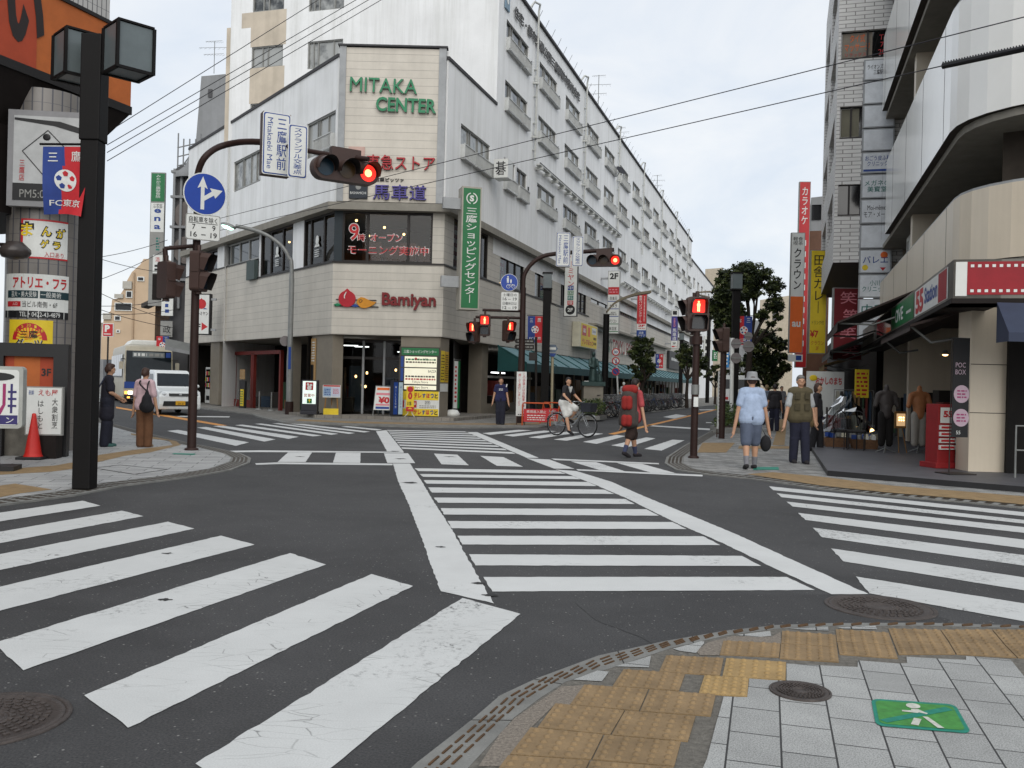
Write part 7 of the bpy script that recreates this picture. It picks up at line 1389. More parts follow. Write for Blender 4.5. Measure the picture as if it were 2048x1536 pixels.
awn("nearest dark awning, sloping out from the end of the lit fascia",6.5,12.5,4.0,3.2,1.9,AWB);awn("grey awning beyond the nearest dark one, lower and longer",12.6,19,3.5,2.75,1.8,AWG);awn("ochre awning farthest along the right pavement",19.2,25,3.0,2.5,1.7,AWY);awn("low dark awning under the lit fascia by the corner pillar",.8,6.3,3.0,2.75,.9,AWB,.12)
YR = 33.0;bp = P(1666,525,YR);FB2 = Fr((bp.x,bp.y,0),(dR.y,-dR.x,0));zb0 = bp.z
BRK = bpy.data.materials.new("pale_brick");
def brick_wall(name,c1,mo,w,h):
    m,t,b,co = nodes(name,.7,.3);mp_ = nn(t,"ShaderNodeMapping");mp_.inputs['Rotation'].default_value = (R(90),0,0);sx = nn(t,"ShaderNodeSeparateXYZ");t.links.new(co.outputs['Object'],sx.inputs[0]);cx = nn(t,"ShaderNodeCombineXYZ");ad = nn(t,"ShaderNodeMath",operation='ADD');t.links.new(sx.outputs[0],ad.inputs[0]);t.links.new(sx.outputs[1],ad.inputs[1]);t.links.new(ad.outputs[0],cx.inputs[0]);t.links.new(sx.outputs[2],cx.inputs[1])
    br = nn(t,"ShaderNodeTexBrick");t.links.new(cx.outputs[0],br.inputs[0]);br.inputs['Scale'].default_value = 1;br.inputs['Brick Width'].default_value = w;br.inputs['Row Height'].default_value = h;br.inputs['Mortar Size'].default_value = h*.09;br.inputs['Color1'].default_value = (*c1,1);br.inputs['Color2'].default_value = (*[q*.88 for q in c1],1);br.inputs['Mortar'].default_value = (*mo,1);t.links.new(br.outputs[0],b.inputs['Base Color']);return m
BRK = brick_wall("pale_brick_wall",(.66,.65,.63),(.25,.24,.23),.42,.14)
t_ = thing("office_building","pale brick office building with a stack of white sign panels up its front","building",(bp.x + 1,bp.y,0));w_ = 2.3;kx = YR/FPX
bx = lambda u: (u - 1666)*kx*1.03;bz = lambda v: CAMH + (768 + .025*660 - v)*kx
mb = MB();hs = [(bx(1671),bx(1768),bz(121),bz(64)),(bx(1672),bx(1713),bz(279),bz(215)),(bx(1672),bx(1713),bz(433),bz(370))];wall_holes(mb,FB2,0,w_,zb0,19.5,hs,BRK,.2);mb.build("brick_wall",t_)
for i,hq in enumerate(hs):
    mb = MB();mb.rect(FB2,hq[0],hq[1],hq[2],hq[2] + .06,-.18,-.05,DK);mb.rect(FB2,(hq[0] + hq[1])/2 - .03,(hq[0] + hq[1])/2 + .03,hq[2] + .06,hq[3],-.18,-.08,DK);o = mb.build("window",t_);mb = MB();mb.quad(FB2,*hq,-.15,DGLASS);mb.build("pane",o)
    if i == 1: mb = MB();mb.quad(FB2,hq[0] + .05,hq[1] - .1,hq[2] + .1,hq[3] - .05,-.148,S("curtain",130,126,106,.7));mb.build("curtain",o)
mb = MB();hq = hs[0];mb.quad(FB2,hq[0] + .05,hq[0] + 1.05,hq[2] + .1,hq[3] - .05,-.14,S("window_film",150,140,126,.7));text(mb,FB2,"タイ式\nマッサージ",hq[0] + .55,hq[2] + .62,.85,.6,SORA,-.13,bold=.01);text(mb,FB2,"リラックス",hq[0] + .5,hq[2] + .2,.7,.13,SRED,-.13);text(mb,FB2,"Tel\n76\n202",hq[1] - .35,hq[2] + .5,.36,.7,SRED,-.13);mb.build("window_lettering",t_)
mb = MB();st = FB2;a,b,c,d = st.pt(0,zb0),st.pt(w_,zb0),st.pt(w_,zb0) + dR*13,st.pt(0,zb0) + dR*13;mb.poly([a,b,c,d],S("soffit_dark",60,54,52));mb.build("soffit",t_)
FSB = Fr(st.pt(0,0) + dR*13,-dR);hs2 = []
for z in (7.4,10.2,13,15.8): hs2 += [(1,5.5,z,z + 1.5),(7,11.5,z,z + 1.5)]
mb = MB();wall_holes(mb,FSB,0,13,zb0,19.5,hs2,BRK,.5,BRK)
for hq in hs2: mb.quad(FSB,*hq,-.4,DGLASS)
mb.poly([st.pt(0,19.5),st.pt(w_,19.5),st.pt(w_,19.5) + dR*13,st.pt(0,19.5) + dR*13],ROOFE);mb.build("street_wall",t_)
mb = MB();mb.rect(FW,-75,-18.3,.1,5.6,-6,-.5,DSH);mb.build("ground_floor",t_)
ss = thing("sign_stack","column of stacked white shop panels fixed to the pale brick wall","sign",FB2.pt(1.5,3.2,.15));x0,x1 = bx(1713),bx(1771);yy = [127,170,217,264,310,354,403,453,502,551,599,645,692]
tx = ["ライオンズプラザ\n三鷹駅前","","","","おごう皮ふ科\nクリニック","メガネの\n美寳堂","Moi-même\nモア・メーム","","バレエ","小川\nクリニック","内科",""];tcx = [SBLK,0,0,0,SBLU,STEAL,SBLK,0,SBLU,STEAL,STEAL,0]
for i,b_ in enumerate(tx):
    za,zc = bz(yy[i + 1]) + .04,bz(yy[i]);mb = MB();mb.rect(FB2,x0,x1,za,zc,.0,.16,GREYM);mb.rect(FB2,x0 + .05,x1 - .05,za + .04,zc - .04,.16,.165,S("panel_pale",214,218,222,.95))
    if b_: text(mb,FB2,b_,(x0 + x1)/2,(za + zc)/2 + (.06 if i in (4,8) else 0),(x1 - x0)*.78,(zc - za)*(.5 if i != 8 else .3),tcx[i],.17,bold=.01)
    if i == 4: mb.quad(FB2,x0 + .06,x1 - .06,za + .06,za + .14,.17,SBLU)
    if i == 8: mb.disc(FB2,x1 - .25,zc - .2,.12,.166,.17,SORA,14);mb.disc(FB2,x0 + .2,za + .2,.1,.166,.17,SYEL,14);mb.prism(FB2,[(x1 - .38,za + .2),(x1 - .18,za + .2),(x1 - .28,za + .08)],.166,.17,SRED)
    mb.build("panel",ss)
def vsign(label,u0,u1,v0,v1,Y,fn,base,th=.25):
    f = FC(u0,v1,Y,-6);k = Y/FPX;w,h = (u1 - u0)*k,(v1 - v0)*k;t = thing("vertical_sign",label,"sign",f.o,group="tall vertical signs on the right of the street");mb = MB();mb.rect(f,0,w,0,h,-th,0,SGRY);mb.build("box",t);mb = MB();mb.quad(f,.03,w - .03,.03,h - .03,.004,base);fn(mb,f,w,h);mb.build("face",t)
def v_kar(mb,f,w,h): text(mb,f,"カラオケ",w*.5,h*.87,w*.55,h*.2,SWH,.008,vert=True,bold=.01);lines(mb,f,10,w*.3,w*.7,h*.1,h*.7,SWH,.008,4,.5)
def v_cra(mb,f,w,h): text(mb,f,"軽食\n喫茶",w/2,h*.93,w*.7,h*.07,SBLK,.008);text(mb,f,"クラウン",w/2,h*.7,w*.55,h*.34,SBLK,.008,vert=True,bold=.012);mb.quad(f,.03,w - .03,.03,h*.47,.008,SORA);text(mb,f,"au",w/2,h*.24,w*.62,h*.045,SWH,.012,bold=.03)
def v_cur(mb,f,w,h): text(mb,f,"田舎カレー",w/2,h*.67,w*.66,h*.56,SBLK,.008,vert=True,bold=.02);text(mb,f,"ドリンク付",w/2,h*.3,w*.7,h*.04,SBLK,.008);text(mb,f,"¥7",w*.3,h*.19,w*.5,h*.07,SRED,.008,bold=.03);text(mb,f,"クラウン\n2F",w/2,h*.08,w*.75,h*.09,SRED,.008)
def v_war(mb,f,w,h):
    for i in range(4): text(mb,f,"笑",w*(.6 if i % 2 else .5),h*(.86 - .24*i),w*.55,h*.17,SPNK,.008,bold=.01)
vsign("tall red karaoke sign with white characters, highest of the right row",1590,1612,363,735,49,v_kar,SRED);vsign("tall sign, white above and orange below, at the outer edge of the right row",1577,1604,465,706,46,v_cra,SWH);vsign("yellow curry sign with black characters below the pale brick building",1617,1650,500,707,44,v_cur,SYEL);vsign("dark red izakaya sign with pink characters above the awnings",1664,1722,575,720,34.5,v_war,S("sign_dark_red",120,22,30,.85))
f = FC(1577,722,46,-6);mb = MB();mb.rect(f,0,.68,-.02,.33,-.2,0,SWH);mb.rect(f,.35,.62,.05,.28,0,.005,SBLU);mb.build("small_sign",label="small white and blue panel under the orange sign",cat="sign")
for lab,pts,Y,m,wn in (("brown tiled building behind the yellow curry sign",[(1606,800),(1606,462),(1650,462),(1650,800)],50,S("brown_tile",120,84,64,.75),[]),("grey building with small windows high behind the red karaoke sign",[(1612,800),(1612,395),(1650,392),(1650,800)],62,GRB,[(1614,410,1632,440,DGLASS)]),("pale building end beyond the big tree",[(1404,800),(1404,538),(1437,536),(1437,800)],170,S("sand_wall",196,184,164,.8),[]),("low pale building far down the right street behind the trees",[(1515,800),(1515,600),(1580,590),(1580,800)],190,S("sand_wall",196,184,164),[(1520,620,1530,640,GRD),(1540,620,1550,640,GRD)]),("grey office block closing the far end of the street",[(1436,800),(1436,640),(1516,640),(1516,800)],230,GRB,[(1446,660,1456,675,GRD),(1466,660,1476,675,GRD),(1486,660,1496,675,GRD)])): bblock("building",lab,pts,Y,9,m,wn,yaw=-17)
t_ = thing("building","second white building continuing the row beyond the corner building","building",FR.pt(100,0));mb = MB();hs3 = [(84 + 5.4*k,86.5 + 5.4*k,z,z + 1.5) for k in range(8) for z in (8,11.5,15)];wall_holes(mb,FR.at(0,0,-1.2),81.2,128,0,18.4,hs3,WHITE,.2);mb.build("street_wall",t_);mb = MB()
for hq in hs3: mb.quad(FR.at(0,0,-1.2),*hq,-.15,DGLASS)
mb.build("glazing",t_);mb = MB();mb.rect(FR,81.15,128,18.4,18.6,-12,-1.1,ROOFE);mb.rect(FR,81.15,81.3,0,18.4,-12,-1.2,WHITE);mb.build("roof",t_)
rg = random.Random(9);FRO = [("white",SWH),("teal",SGN),("blue",S("sign_sky",40,120,180,.9)),("red",SRED)]
for i,(u,v0,v1,m,lab) in enumerate(((1412,672,735,SWH,"distant white vertical sign right of the lit pedestrian signal"),(1430,700,722,SGN,"distant small green vertical sign by the far trees"),(1453,697,735,FRO[2][1],"distant sky blue vertical sign beside the white sign pole"))):
    f = FC(u,v1,95 - 6*i);k = (95 - 6*i)/FPX;mb = MB();mb.rect(f,-5*k,5*k,0,(v1 - v0)*k,-.3,0,m);lines(mb,f,4,-2.5*k,3*k,.2,(v1 - v0)*k - .2,SBLK if m is SWH else SWH,.01,i,.6);mb.build("vertical_sign",label=lab,cat="sign")
f = FC(1650,790,27.5);t_ = thing("shop_banner","white sweet shop banner with red rounded characters behind the man in the vest","banner",f.pt(0,-.9));mb = MB();mb.rect(f,-.55,.56,-.8,.7,-.05,0,SWH);mb.build("sheet",t_);mb = MB();text(mb,f,"おかしのまち",.1,.42,.78,.22,SRED,.006,bold=.03);mb.ell(f.pt(-.36,.5,.01),.12,.01,.09,SYEL,12,6);mb.build("lettering",t_)
f = FC(1724,765,25.5);mb = MB();mb.rect(f,-.19,.19,-.42,.36,-.03,0,SYEL);lines(mb,f,6,-.15,.15,-.38,.3,SRED,.005,3);mb.rect(f,-.02,.02,-1.2,-.42,-.03,0,DK);mb.build("price_sign",label="small yellow shop sign with red print on a dark post among the right shops",cat="sign")
p0 = G(1880,935,.12);t_ = thing("display_stand","red photo shop display stand marked 55 in front of the beige pillar","stand",p0);f = Fr(p0,(.97,.22,0));mb = MB();mb.rect(f,-.17,.2,.02,1.16,-.2,.14,S("stand_red",150,26,30,.85));mb.rect(f,-.24,.26,0,.1,-.26,.2,MT["stand_red"]);mb.build("stand",t_,bevel=.01);mb = MB();mb.quad(f,-.13,.19,.82,1.1,.145,SWH);text(mb,f,"55",.03,.98,.2,.12,SRED,.15,bold=.05)
for z in (.7,.58,.46,.34): mb.rect(f,-.15,.19,z,z + .08,.14,.17,SWH);mb.rect(f,-.12,.16,z + .02,z + .06,.17,.173,SRED)
mb.build("leaflet_rack",t_)
p0 = G(1916,948,.12);t_ = thing("banner_sign","tall black banner with pale round prints beside the beige pillar","banner",p0);f = Fr(p0,(.98,.2,0));mb = MB();mb.tube([f.pt(-.16,0,-.02),f.pt(-.16,2.3,-.02)],.01,DK,5);mb.rect(f,-.3,.2,0,.02,-.2,.2,DK);mb.build("stand",t_);mb = MB();mb.rect(f,-.15,.17,.62,2.3,-.006,0,SBLK);mb.build("cloth",t_);mb = MB();PKL = S("print_pale",200,176,190,.8)
for z in (1.35,.95): mb.disc(f,.03,z,.15,0,.004,PKL,22);lines(mb,f,3,-.06,.12,z - .08,z + .08,S("print_magenta",150,50,100),.008,5,.45)
text(mb,f,"POC\nBOX",.0,1.78,.2,.2,PKL,.005);text(mb,f,"55",-.02,.7,.08,.06,SWH,.005);mb.build("print",t_)
p0 = G(1800,905,.12);f = Fr(p0,(.97,.2,0));t_ = thing("lit_sign","small glowing cream sign on an easel in the dark shop front","sign",p0);mb = MB();mb.rect(f,-.14,.14,.55,.93,-.04,0,WOOD);mb.tube([f.pt(-.1,0,.1),f.pt(-.05,.56,-.02)],.012,WOOD,5);mb.tube([f.pt(.1,0,.1),f.pt(.05,.56,-.02)],.012,WOOD,5);mb.build("frame",t_);mb = MB();mb.quad(f,-.11,.11,.6,.88,.004,M("lit_cream",(.5,.35,.2),emit=.5,ecol=(1,.62,.3,1)));lines(mb,f,2,-.06,.08,.7,.82,LAMPW,.008,2);mb.build("face",t_)
def mannequin(label,p,mt,pants=None):
    t = thing("mannequin",label,"mannequin",p,group="clothed torso forms outside the right shops");q = lambda x,y,z: Vector(p) + Vector((x,y,z));mb = MB();mb.tube([q(0,0,0),q(0,0,.8)],.02,GALV,6)
    for a in range(3): mb.tube([q(0,0,.1),q(.25*math.cos(a*2.1),.25*math.sin(a*2.1),0)],.012,GALV,5)
    mb.build("stand",t);blob("shirt",[('c',q(-.13,0,1.33),q(.13,0,1.33),.065,.065),('e',q(0,0,1.12),.155,.10,.27),('c',q(-.19,0,1.3),q(-.25,-.02,1.05),.06,.055),('c',q(.19,0,1.3),q(.25,-.02,1.05),.06,.055),('c',q(0,0,.85),q(0,0,1.0),.125,.125),('c',q(0,0,1.4),q(0,0,1.48),.06,.055)],.022,mt,t)
    if pants: blob("trousers",[('c',q(-.08,0,.85),q(-.09,0,.2),.1,.075),('c',q(.08,0,.85),q(.09,0,.2),.1,.075)],.02,pants,t)
mannequin("mannequin in an orange shirt in the dark shop front",G(1836,905,.12),S("shirt_orange",196,130,84,.8),S("trousers_pale",176,170,160,.8));mannequin("mannequin in a dark shirt deeper along the right shops",G(1770,905,.12),S("shirt_charcoal",66,60,58,.8),DSH)
mb = MB();p0 = G(1700,895,.12)
t_ = thing("clothes_rack","metal clothes rack hung with dark garments behind the plastic covered cart","rack",p0 + Vector((1.0,4.2,0)));c = p0 + Vector((.7,3.2,0));mb.tube([c,c + UP*1.4,c + UP*1.4 + Vector((1.2,.3,0)),c + Vector((1.2,.3,0))],.018,GALV,6);mb.build("frame",t_)
for i in range(9): mb = MB();k = c + Vector((.1 + .12*i,.03*i,0));mb.prism(Fr(k,(.2,.98,0)),[(-.2,.55),(.2,.55),(.24,1.2),(.08,1.36),(-.08,1.36),(-.24,1.2)],-.03,.03,rg.choice(cols));mb.build("garment",t_)
t_ = thing("shop_cart","goods cart under crumpled clear plastic beside the vest man's shoulder","cart",p0);POLY = clear_mat("clear_plastic",(.72,.76,.78));mb = MB();f = Fr(p0 + Vector((0,.4,0)),(.95,-.3,0));mb.rect(f,-.45,.45,.35,.42,-.3,.3,DK)
for x in (-.42,.42): mb.rect(f,x - .02,x + .02,0,.95,-.3,-.26,DK);mb.rect(f,x - .02,x + .02,0,.95,.26,.3,DK)
for i in range(9): mb.box(f.pt(rg.uniform(-.35,.35),.42 + .16,rg.uniform(-.2,.2)),.22,.2,rg.uniform(.2,.4),rg.choice(cols))
mb.build("cart",t_);mb = MB();vs = [];nx = 12
for j in range(7):
    for i in range(nx): a = 2*math.pi*i/nx;k = j/6;r_ = .12 + .5*k;vs.append(f.pt(math.cos(a)*r_*1.1 + rg.uniform(-.04,.04),1.25 - .85*k + rg.uniform(-.05,.05),math.sin(a)*r_*.75))
mb.add(vs,[[j*nx + i,(j + 1)*nx + i,(j + 1)*nx + (i + 1) % nx,j*nx + (i + 1) % nx] for j in range(6) for i in range(nx)],POLY);mb.build("plastic_cover",t_)
BLK_ = S("black_wire",30,28,28)
for i,(du,lab) in enumerate(((1672,"wicker tray of pale packets on the pavement by the man in the vest"),(1728,"second wicker goods tray in front of the plastic covered cart"))):
    c = G(du,893 + 4*i,.12);t = thing("basket",lab,"basket",c);f = Fr(c,(.96,-.2,0));mb = MB();mb.prism(f,[(-.26,0),(.26,0),(.32,.22),(-.32,.22)],-.22,.22,S("wicker",120,84,54,.8,var=.3,vs=20));mb.build("tray",t);mb = MB()
    for _ in range(16): mb.box(f.pt(rg.uniform(-.26,.26),.25 + rg.uniform(0,.05),rg.uniform(-.17,.17)),.12,.09,.1,rg.choice([SWH,SGRY,SCRM,SBLU]),rg.uniform(0,3))
    mb.build("packet",t);tag(children(t)[-1],kind='stuff')
def chair(label,c,yaw):
    t = thing("chair",label,"chair",c,group="black wire chairs outside the right shops");f = Fr(c,(math.cos(R(yaw)),math.sin(R(yaw)),0));mb = MB();mb.rect(f,-.2,.2,.43,.46,-.2,.2,BLK_);mb.build("seat",t)
    for x in (-.18,.18):
        for d in (-.18,.18): mb = MB();mb.tube([f.pt(x,0,d),f.pt(x,.43,d)],.012,BLK_,5);mb.build("leg",t)
    mb = MB();mb.tube([f.pt(.2*math.cos(R(a)),.62 + .28*math.sin(R(a)),-.2) for a in range(-60,241,20)],.012,BLK_,5)
    for k in range(-2,3): mb.tube([f.pt(.07*k,.42,-.2),f.pt(.07*k,.88 - .02*k*k,-.2)],.007,BLK_,4)
    mb.build("backrest",t)
chair("black wire chair nearest the plastic covered cart",G(1690,898,.12),20);chair("black wire chair between the two goods trays, turned away",G(1712,900,.12),-25)
SKIN = S("skin",206,160,130,.75,rough=.6,var=.08,vs=8);HAIRB = S("hair_black",34,28,26,rough=.6);HAIRBR = S("hair_brown",62,42,34,rough=.6);HAIRG = S("hair_grey",128,126,124,.8,rough=.7,var=.3,vs=30)
def cloth(n,r,g,b,**k): return S("cloth_" + n,r,g,b,.85,rough=.9,var=.16,vs=7,bump=.5,bs=9,**k)
def lim(a,b,L1,L2,bend):
    """middle joint between a and b with segment lengths L1, L2, pushed towards bend"""
    a,b = Vector(a),Vector(b);d = b - a;D = min(d.length,(L1 + L2)*.999);u = d.normalized();x = (L1*L1 - L2*L2 + D*D)/(2*D);h = math.sqrt(max(0,L1*L1 - x*x));w = Vector(bend) - u*Vector(bend).dot(u);return a + u*x + w.normalized()*h
def person(label,p,face,H,feet,hands,clothes,hair,lean=(0,0),head_turn=0.0,sit=None,girth=1.0,elbow=None,vox=.0095):
    """figure standing at p, looking along 'face' degrees (0 = towards the camera, 90 = right). Local x = its left... y = forward.
    feet/hands: (x, y, z) ankle and wrist targets for left and right in units of H"""
    t = thing("person",label,"person",p);a = R(face);fw = Vector((math.sin(a),-math.cos(a),0));lf = Vector((math.cos(a),math.sin(a),0))
    q = lambda x,y,z: Vector(p) + lf*x*H + fw*y*H + UP*z*H
    hz = .53 if sit is None else sit;lx,ly = lean;g = girth
    hip = [q(s*.05,0,hz) for s in (1,-1)];chest = q(lx*.7,ly*.7,hz + .20);sh = [q(s*.094 + lx,ly,hz + .285) for s in (1,-1)];neck = q(lx,ly + .005,hz + .325);hd = q(lx*1.1,ly*1.15 + .012,hz + .405)
    knees = [lim(hip[i],q(*feet[i]),.245*H,.245*H,fw) for i in (0,1)];ank = [q(*feet[i]) for i in (0,1)];toe = [q(feet[i][0]*1.0,feet[i][1] + .085,max(.012,feet[i][2] - .035 if feet[i][2] < .06 else feet[i][2] - .06)) for i in (0,1)]
    el = [lim(sh[i],q(*hands[i]),.165*H,.15*H,(elbow[i] if elbow else -fw*.8 + lf*(1,-1)[i]*.6)) for i in (0,1)];wr = [q(*hands[i]) for i in (0,1)]
    h = H;B = []
    B += [('e',hd,.043*h,.050*h,.066*h),('e',hd + fw*.016*h - UP*.026*h,.034*h,.034*h,.038*h),('c',neck - UP*.03*h,hd - UP*.04*h,.033*h,.030*h)]
    ht = R(head_turn);hf = (fw*math.cos(ht) + lf*math.sin(ht));hl = hf.cross(UP)*-1
    B += [('e',hd + hf*.051*h - UP*.008*h,.009*h,.011*h,.014*h),('e',hd + hf*.046*h - UP*.036*h,.014*h,.006*h,.005*h)] + [('e',hd + hl*s*.044*h - UP*.01*h,.008*h,.012*h,.016*h) for s in (1,-1)] + [('e',hd + hf*.043*h + hl*s*.018*h + UP*.012*h,.012*h,.007*h,.005*h) for s in (1,-1)]
    B += [('c',chest,q(lx*.2,ly*.2,hz + .06),.052*h*g,.05*h*g),('c',sh[0]*.85 + sh[1]*.15,sh[1]*.85 + sh[0]*.15,.040*h,.040*h),('c',hip[0],hip[1],.052*h*g,.052*h*g)]
    for i in (0,1):
        B += [('c',hip[i],knees[i],.040*h*g,.034*h),('c',knees[i],knees[i].lerp(ank[i],.35),.034*h,.034*h),('c',knees[i].lerp(ank[i],.35),ank[i],.034*h,.021*h),('c',ank[i],toe[i],.022*h,.018*h),('c',sh[i],el[i],.032*h,.024*h),('c',el[i],wr[i],.024*h,.017*h)]
        d = (wr[i] - el[i]).normalized();sd = d.cross(fw).normalized() if abs(d.dot(fw)) < .9 else lf;inn = -sd if i == 0 else sd
        pc = wr[i] + d*.03*h;B += [('c',wr[i],pc,.015*h,.018*h)]
        for k in range(4):
            o = fw*((k - 1.5)*.0105*h);b0 = pc + d*.012*h + o;L_ = (.036,.042,.040,.030)[k]*h;m1 = b0 + d*L_*.55 + inn*.004*h;B += [('c',b0,m1,.0058*h,.0055*h),('c',m1,m1 + d*L_*.45 + inn*.012*h,.0055*h,.005*h)]
        B += [('c',wr[i] + d*.012*h + fw*.012*h,wr[i] + d*.04*h + fw*.028*h,.0065*h,.0058*h)]
    blob("body",B,vox,SKIN,t,smooth=2)
    ey = MB()
    for s in (1,-1): ey.ell(hd + hf*.0455*h + hl*s*.018*h + UP*.004*h,.006*h,.004*h,.0035*h,HAIRB,8,6)
    ey.build("eyes",t)
    Rt = Matrix.Rotation(0,3,'Z')
    def torso(m,top=.31,bot=.0,sl=.55,r=.012,nm="shirt"):
        k = r*h*.7;w = .064*h*g + k;T = [('c',sh[0]*.85 + sh[1]*.15,sh[1]*.85 + sh[0]*.15,.042*h + k,.042*h + k)]
        for s in (1,-1): T += [('c',chest + lf*s*.026*h,q(s*.032,ly*.2,hz + bot + .045),w,w + .006*h),('c',q(s*.05,ly*.1,hz + bot + .06),q(s*.05,ly*.1,hz + bot + .005),.058*h*g + k + .01*h,.060*h*g + k + .012*h)]
        for i in (0,1):
            e = sh[i].lerp(el[i],min(1,sl*1.25));T.append(('c',sh[i],e,.036*h + r*h*.5,.034*h + r*h*.5))
            if sl > .9: T.append(('c',el[i],el[i].lerp(wr[i],.9),.031*h,.026*h))
        return blob(nm,T,.012,m,t,smooth=5)
    def legs(m,to=1.0,r=.010,nm="trousers"):
        T = [('c',hip[0] + UP*.02*h,hip[1] + UP*.02*h,.062*h*g + r*h*.6,.062*h*g + r*h*.6)]
        for i in (0,1):
            T += [('c',hip[i],knees[i],.052*h*g + r*h*.7,.042*h + r*h*.8)]
            if to > .5: T += [('c',knees[i],knees[i].lerp(ank[i],(to - .5)*2),.043*h + r*h,.036*h + r*h)]
        return blob(nm,T,.012,m,t,smooth=4)
    def shoes(m,sock=None):
        for i in (0,1):
            blob("shoe",[('c',ank[i] - UP*.012*h,toe[i],.029*h,.024*h),('c',ank[i] - fw*.012*h - UP*.012*h,ank[i] - UP*.012*h,.026*h,.028*h)],.010,m,t,smooth=2)
            if sock: blob("sock",[('c',ank[i].lerp(knees[i],.02),ank[i].lerp(knees[i],.34),.025*h,.031*h)],.010,sock,t,smooth=2)
    def hairf(m,long=0.0,tall=0.0):
        T = [('e',hd - hf*.012*h + UP*.014*h,.050*h,.052*h,.062*h)]
        if long: T += [('c',hd - hf*.03*h,hd - hf*.036*h - UP*long*h,.042*h,.03*h),('c',hd + hl*.036*h - hf*.01*h,hd + hl*.038*h - hf*.015*h - UP*long*.8*h,.02*h,.016*h),('c',hd - hl*.036*h - hf*.01*h,hd - hl*.038*h - hf*.015*h - UP*long*.8*h,.02*h,.016*h)]
        T += [('e',hd + hf*.012*h + UP*.042*h,.042*h,.036*h,.026*h)]
        return blob("hair",T,.009,m,t,smooth=3)
    hairf(*hair)
    clothes(dict(t=t,q=q,fw=fw,lf=lf,h=h,hd=hd,sh=sh,el=el,wr=wr,hip=hip,kn=knees,an=ank,torso=torso,legs=legs,shoes=shoes,neck=neck,chest=chest,hf=hf));return t
gz = .03
def c_hat(k):
    h = k['h'];k['torso'](cloth("shirt_pale_blue",176,194,222),sl=.62,r=.016);k['legs'](cloth("shorts_slate",92,102,122),.48,.02,"shorts");k['shoes'](cloth("shoe_black",40,38,40),cloth("sock_grey",130,130,136))
    mb = MB();HT = cloth("hat_grey",150,152,154);c = k['hd'] + UP*.028*h;mb.lathe(c,[(.085*h,-.02*h),(.082*h,-.016*h),(.058*h,.006*h),(.054*h,.05*h),(.045*h,.066*h),(0,.07*h)],HT,24);mb.build("hat",k['t'])
    blob("belt",[('c',k['hip'][0] + UP*.058*h,k['hip'][1] + UP*.058*h,.088*h,.088*h)],.015,cloth("belt_black",30,28,28),k['t']) if False else None
person("man in a grey bucket hat, pale blue shirt and slate shorts walking away",G(1500,938,gz),176,1.70,((-.055*-1,-.09,.05),(-.06,.08,.035)),((.18,-.01,.40),(-.2,.06,.40)),c_hat,(HAIRBR,),girth=1.12)
c = G(1528,888,gz);hb = G(1530,938,gz) + UP*.44;blob("shoulder_bag",[('e',hb + UP*.02,.10,.09,.15),('c',hb + Vector((.02,0,.12)),hb + Vector((-.06,.0,.27)),.012,.01)],.014,cloth("bag_black",30,30,34),None,"black shoulder bag hanging from the right hand of the man in the hat","bag")
def c_vest(k):
    h = k['h'];k['torso'](cloth("shirt_pale_grey",186,190,192),sl=.75,r=.012);v = k['torso'](cloth("vest_olive",96,88,66),sl=.03,r=.026,nm="vest");k['legs'](cloth("trousers_navy",36,38,56),1.0,.012);k['shoes'](cloth("shoe_dark",44,40,44))
    f = Fr(k['q'](0,.105,.80),k['lf']);VD = cloth("vest_dark",76,70,52)
    for x in (-.14,.05):
        for z in (-.12,-.34): mb = MB();mb.rect(f,x,x + .1,z,z + .13,-.02,.012,VD);mb.build("vest_pocket",k['t'])
person("grey haired man in an olive pocket vest walking towards the camera",G(1597,926,gz),-3,1.73,((.06,.07,.035),(-.055,-.03,.035)),((.17,.03,.46),(-.19,.07,.43)),c_vest,(HAIRG,),girth=1.15)
person("woman in dark clothes with brown bob hair, half hidden behind the man in the vest",G(1632,902,gz),60,1.62,((.05,.05,.035),(-.05,-.06,.04)),((.16,.03,.44),(-.16,.03,.44)),lambda k: (k['torso'](cloth("top_black",44,42,46),sl=.7),k['legs'](cloth("trousers_black",34,34,38),1.0,.014),k['shoes'](cloth("shoe_black",40,38,40))),(HAIRBR,.05))
hb = G(1622,905,gz) + UP*.72;blob("handbag",[('e',hb,.06,.12,.14)],.015,cloth("bag_tan",122,102,70),None,"tan handbag beside the woman behind the man in the vest","bag")
def c_bp(k):
    h = k['h'];k['torso'](cloth("shirt_red",178,76,80),bot=-.03,sl=.72,r=.018);k['legs'](cloth("shorts_brown",58,44,40),.56,.024,"shorts");k['shoes'](cloth("shoe_dark",44,40,44),cloth("sock_blue",64,70,98))
person("man with short black hair in a red shirt and brown shorts crossing the street",G(1262,914),125,1.62,((.05,.12,.035),(-.06,-.17,.07)),((.19,.0,.40),(-.2,.05,.40)),c_bp,(HAIRB,),lean=(0,.03),girth=1.12)
pk = G(1262,914) + UP*1.0;a_ = R(158);bk = -Vector((math.sin(a_),-math.cos(a_),0));sd_ = Vector((math.cos(a_),math.sin(a_),0));pk += bk*.27
t_ = thing("backpack","tall red and grey hiking backpack on the man crossing the street","backpack",pk - UP*.4);PR,PG = cloth("pack_red",150,40,36),cloth("pack_grey",72,66,62)
blob("pack_body",[('c',pk - UP*.26,pk + UP*.26,.15,.14),('c',pk - UP*.26 + sd_*.06,pk + UP*.28 + sd_*.04,.13,.12),('c',pk - UP*.26 - sd_*.06,pk + UP*.28 - sd_*.04,.13,.12)],.016,PG,t_)
blob("lid",[('c',pk + UP*.40 - sd_*.09,pk + UP*.40 + sd_*.07,.10,.09)],.016,PR,t_)
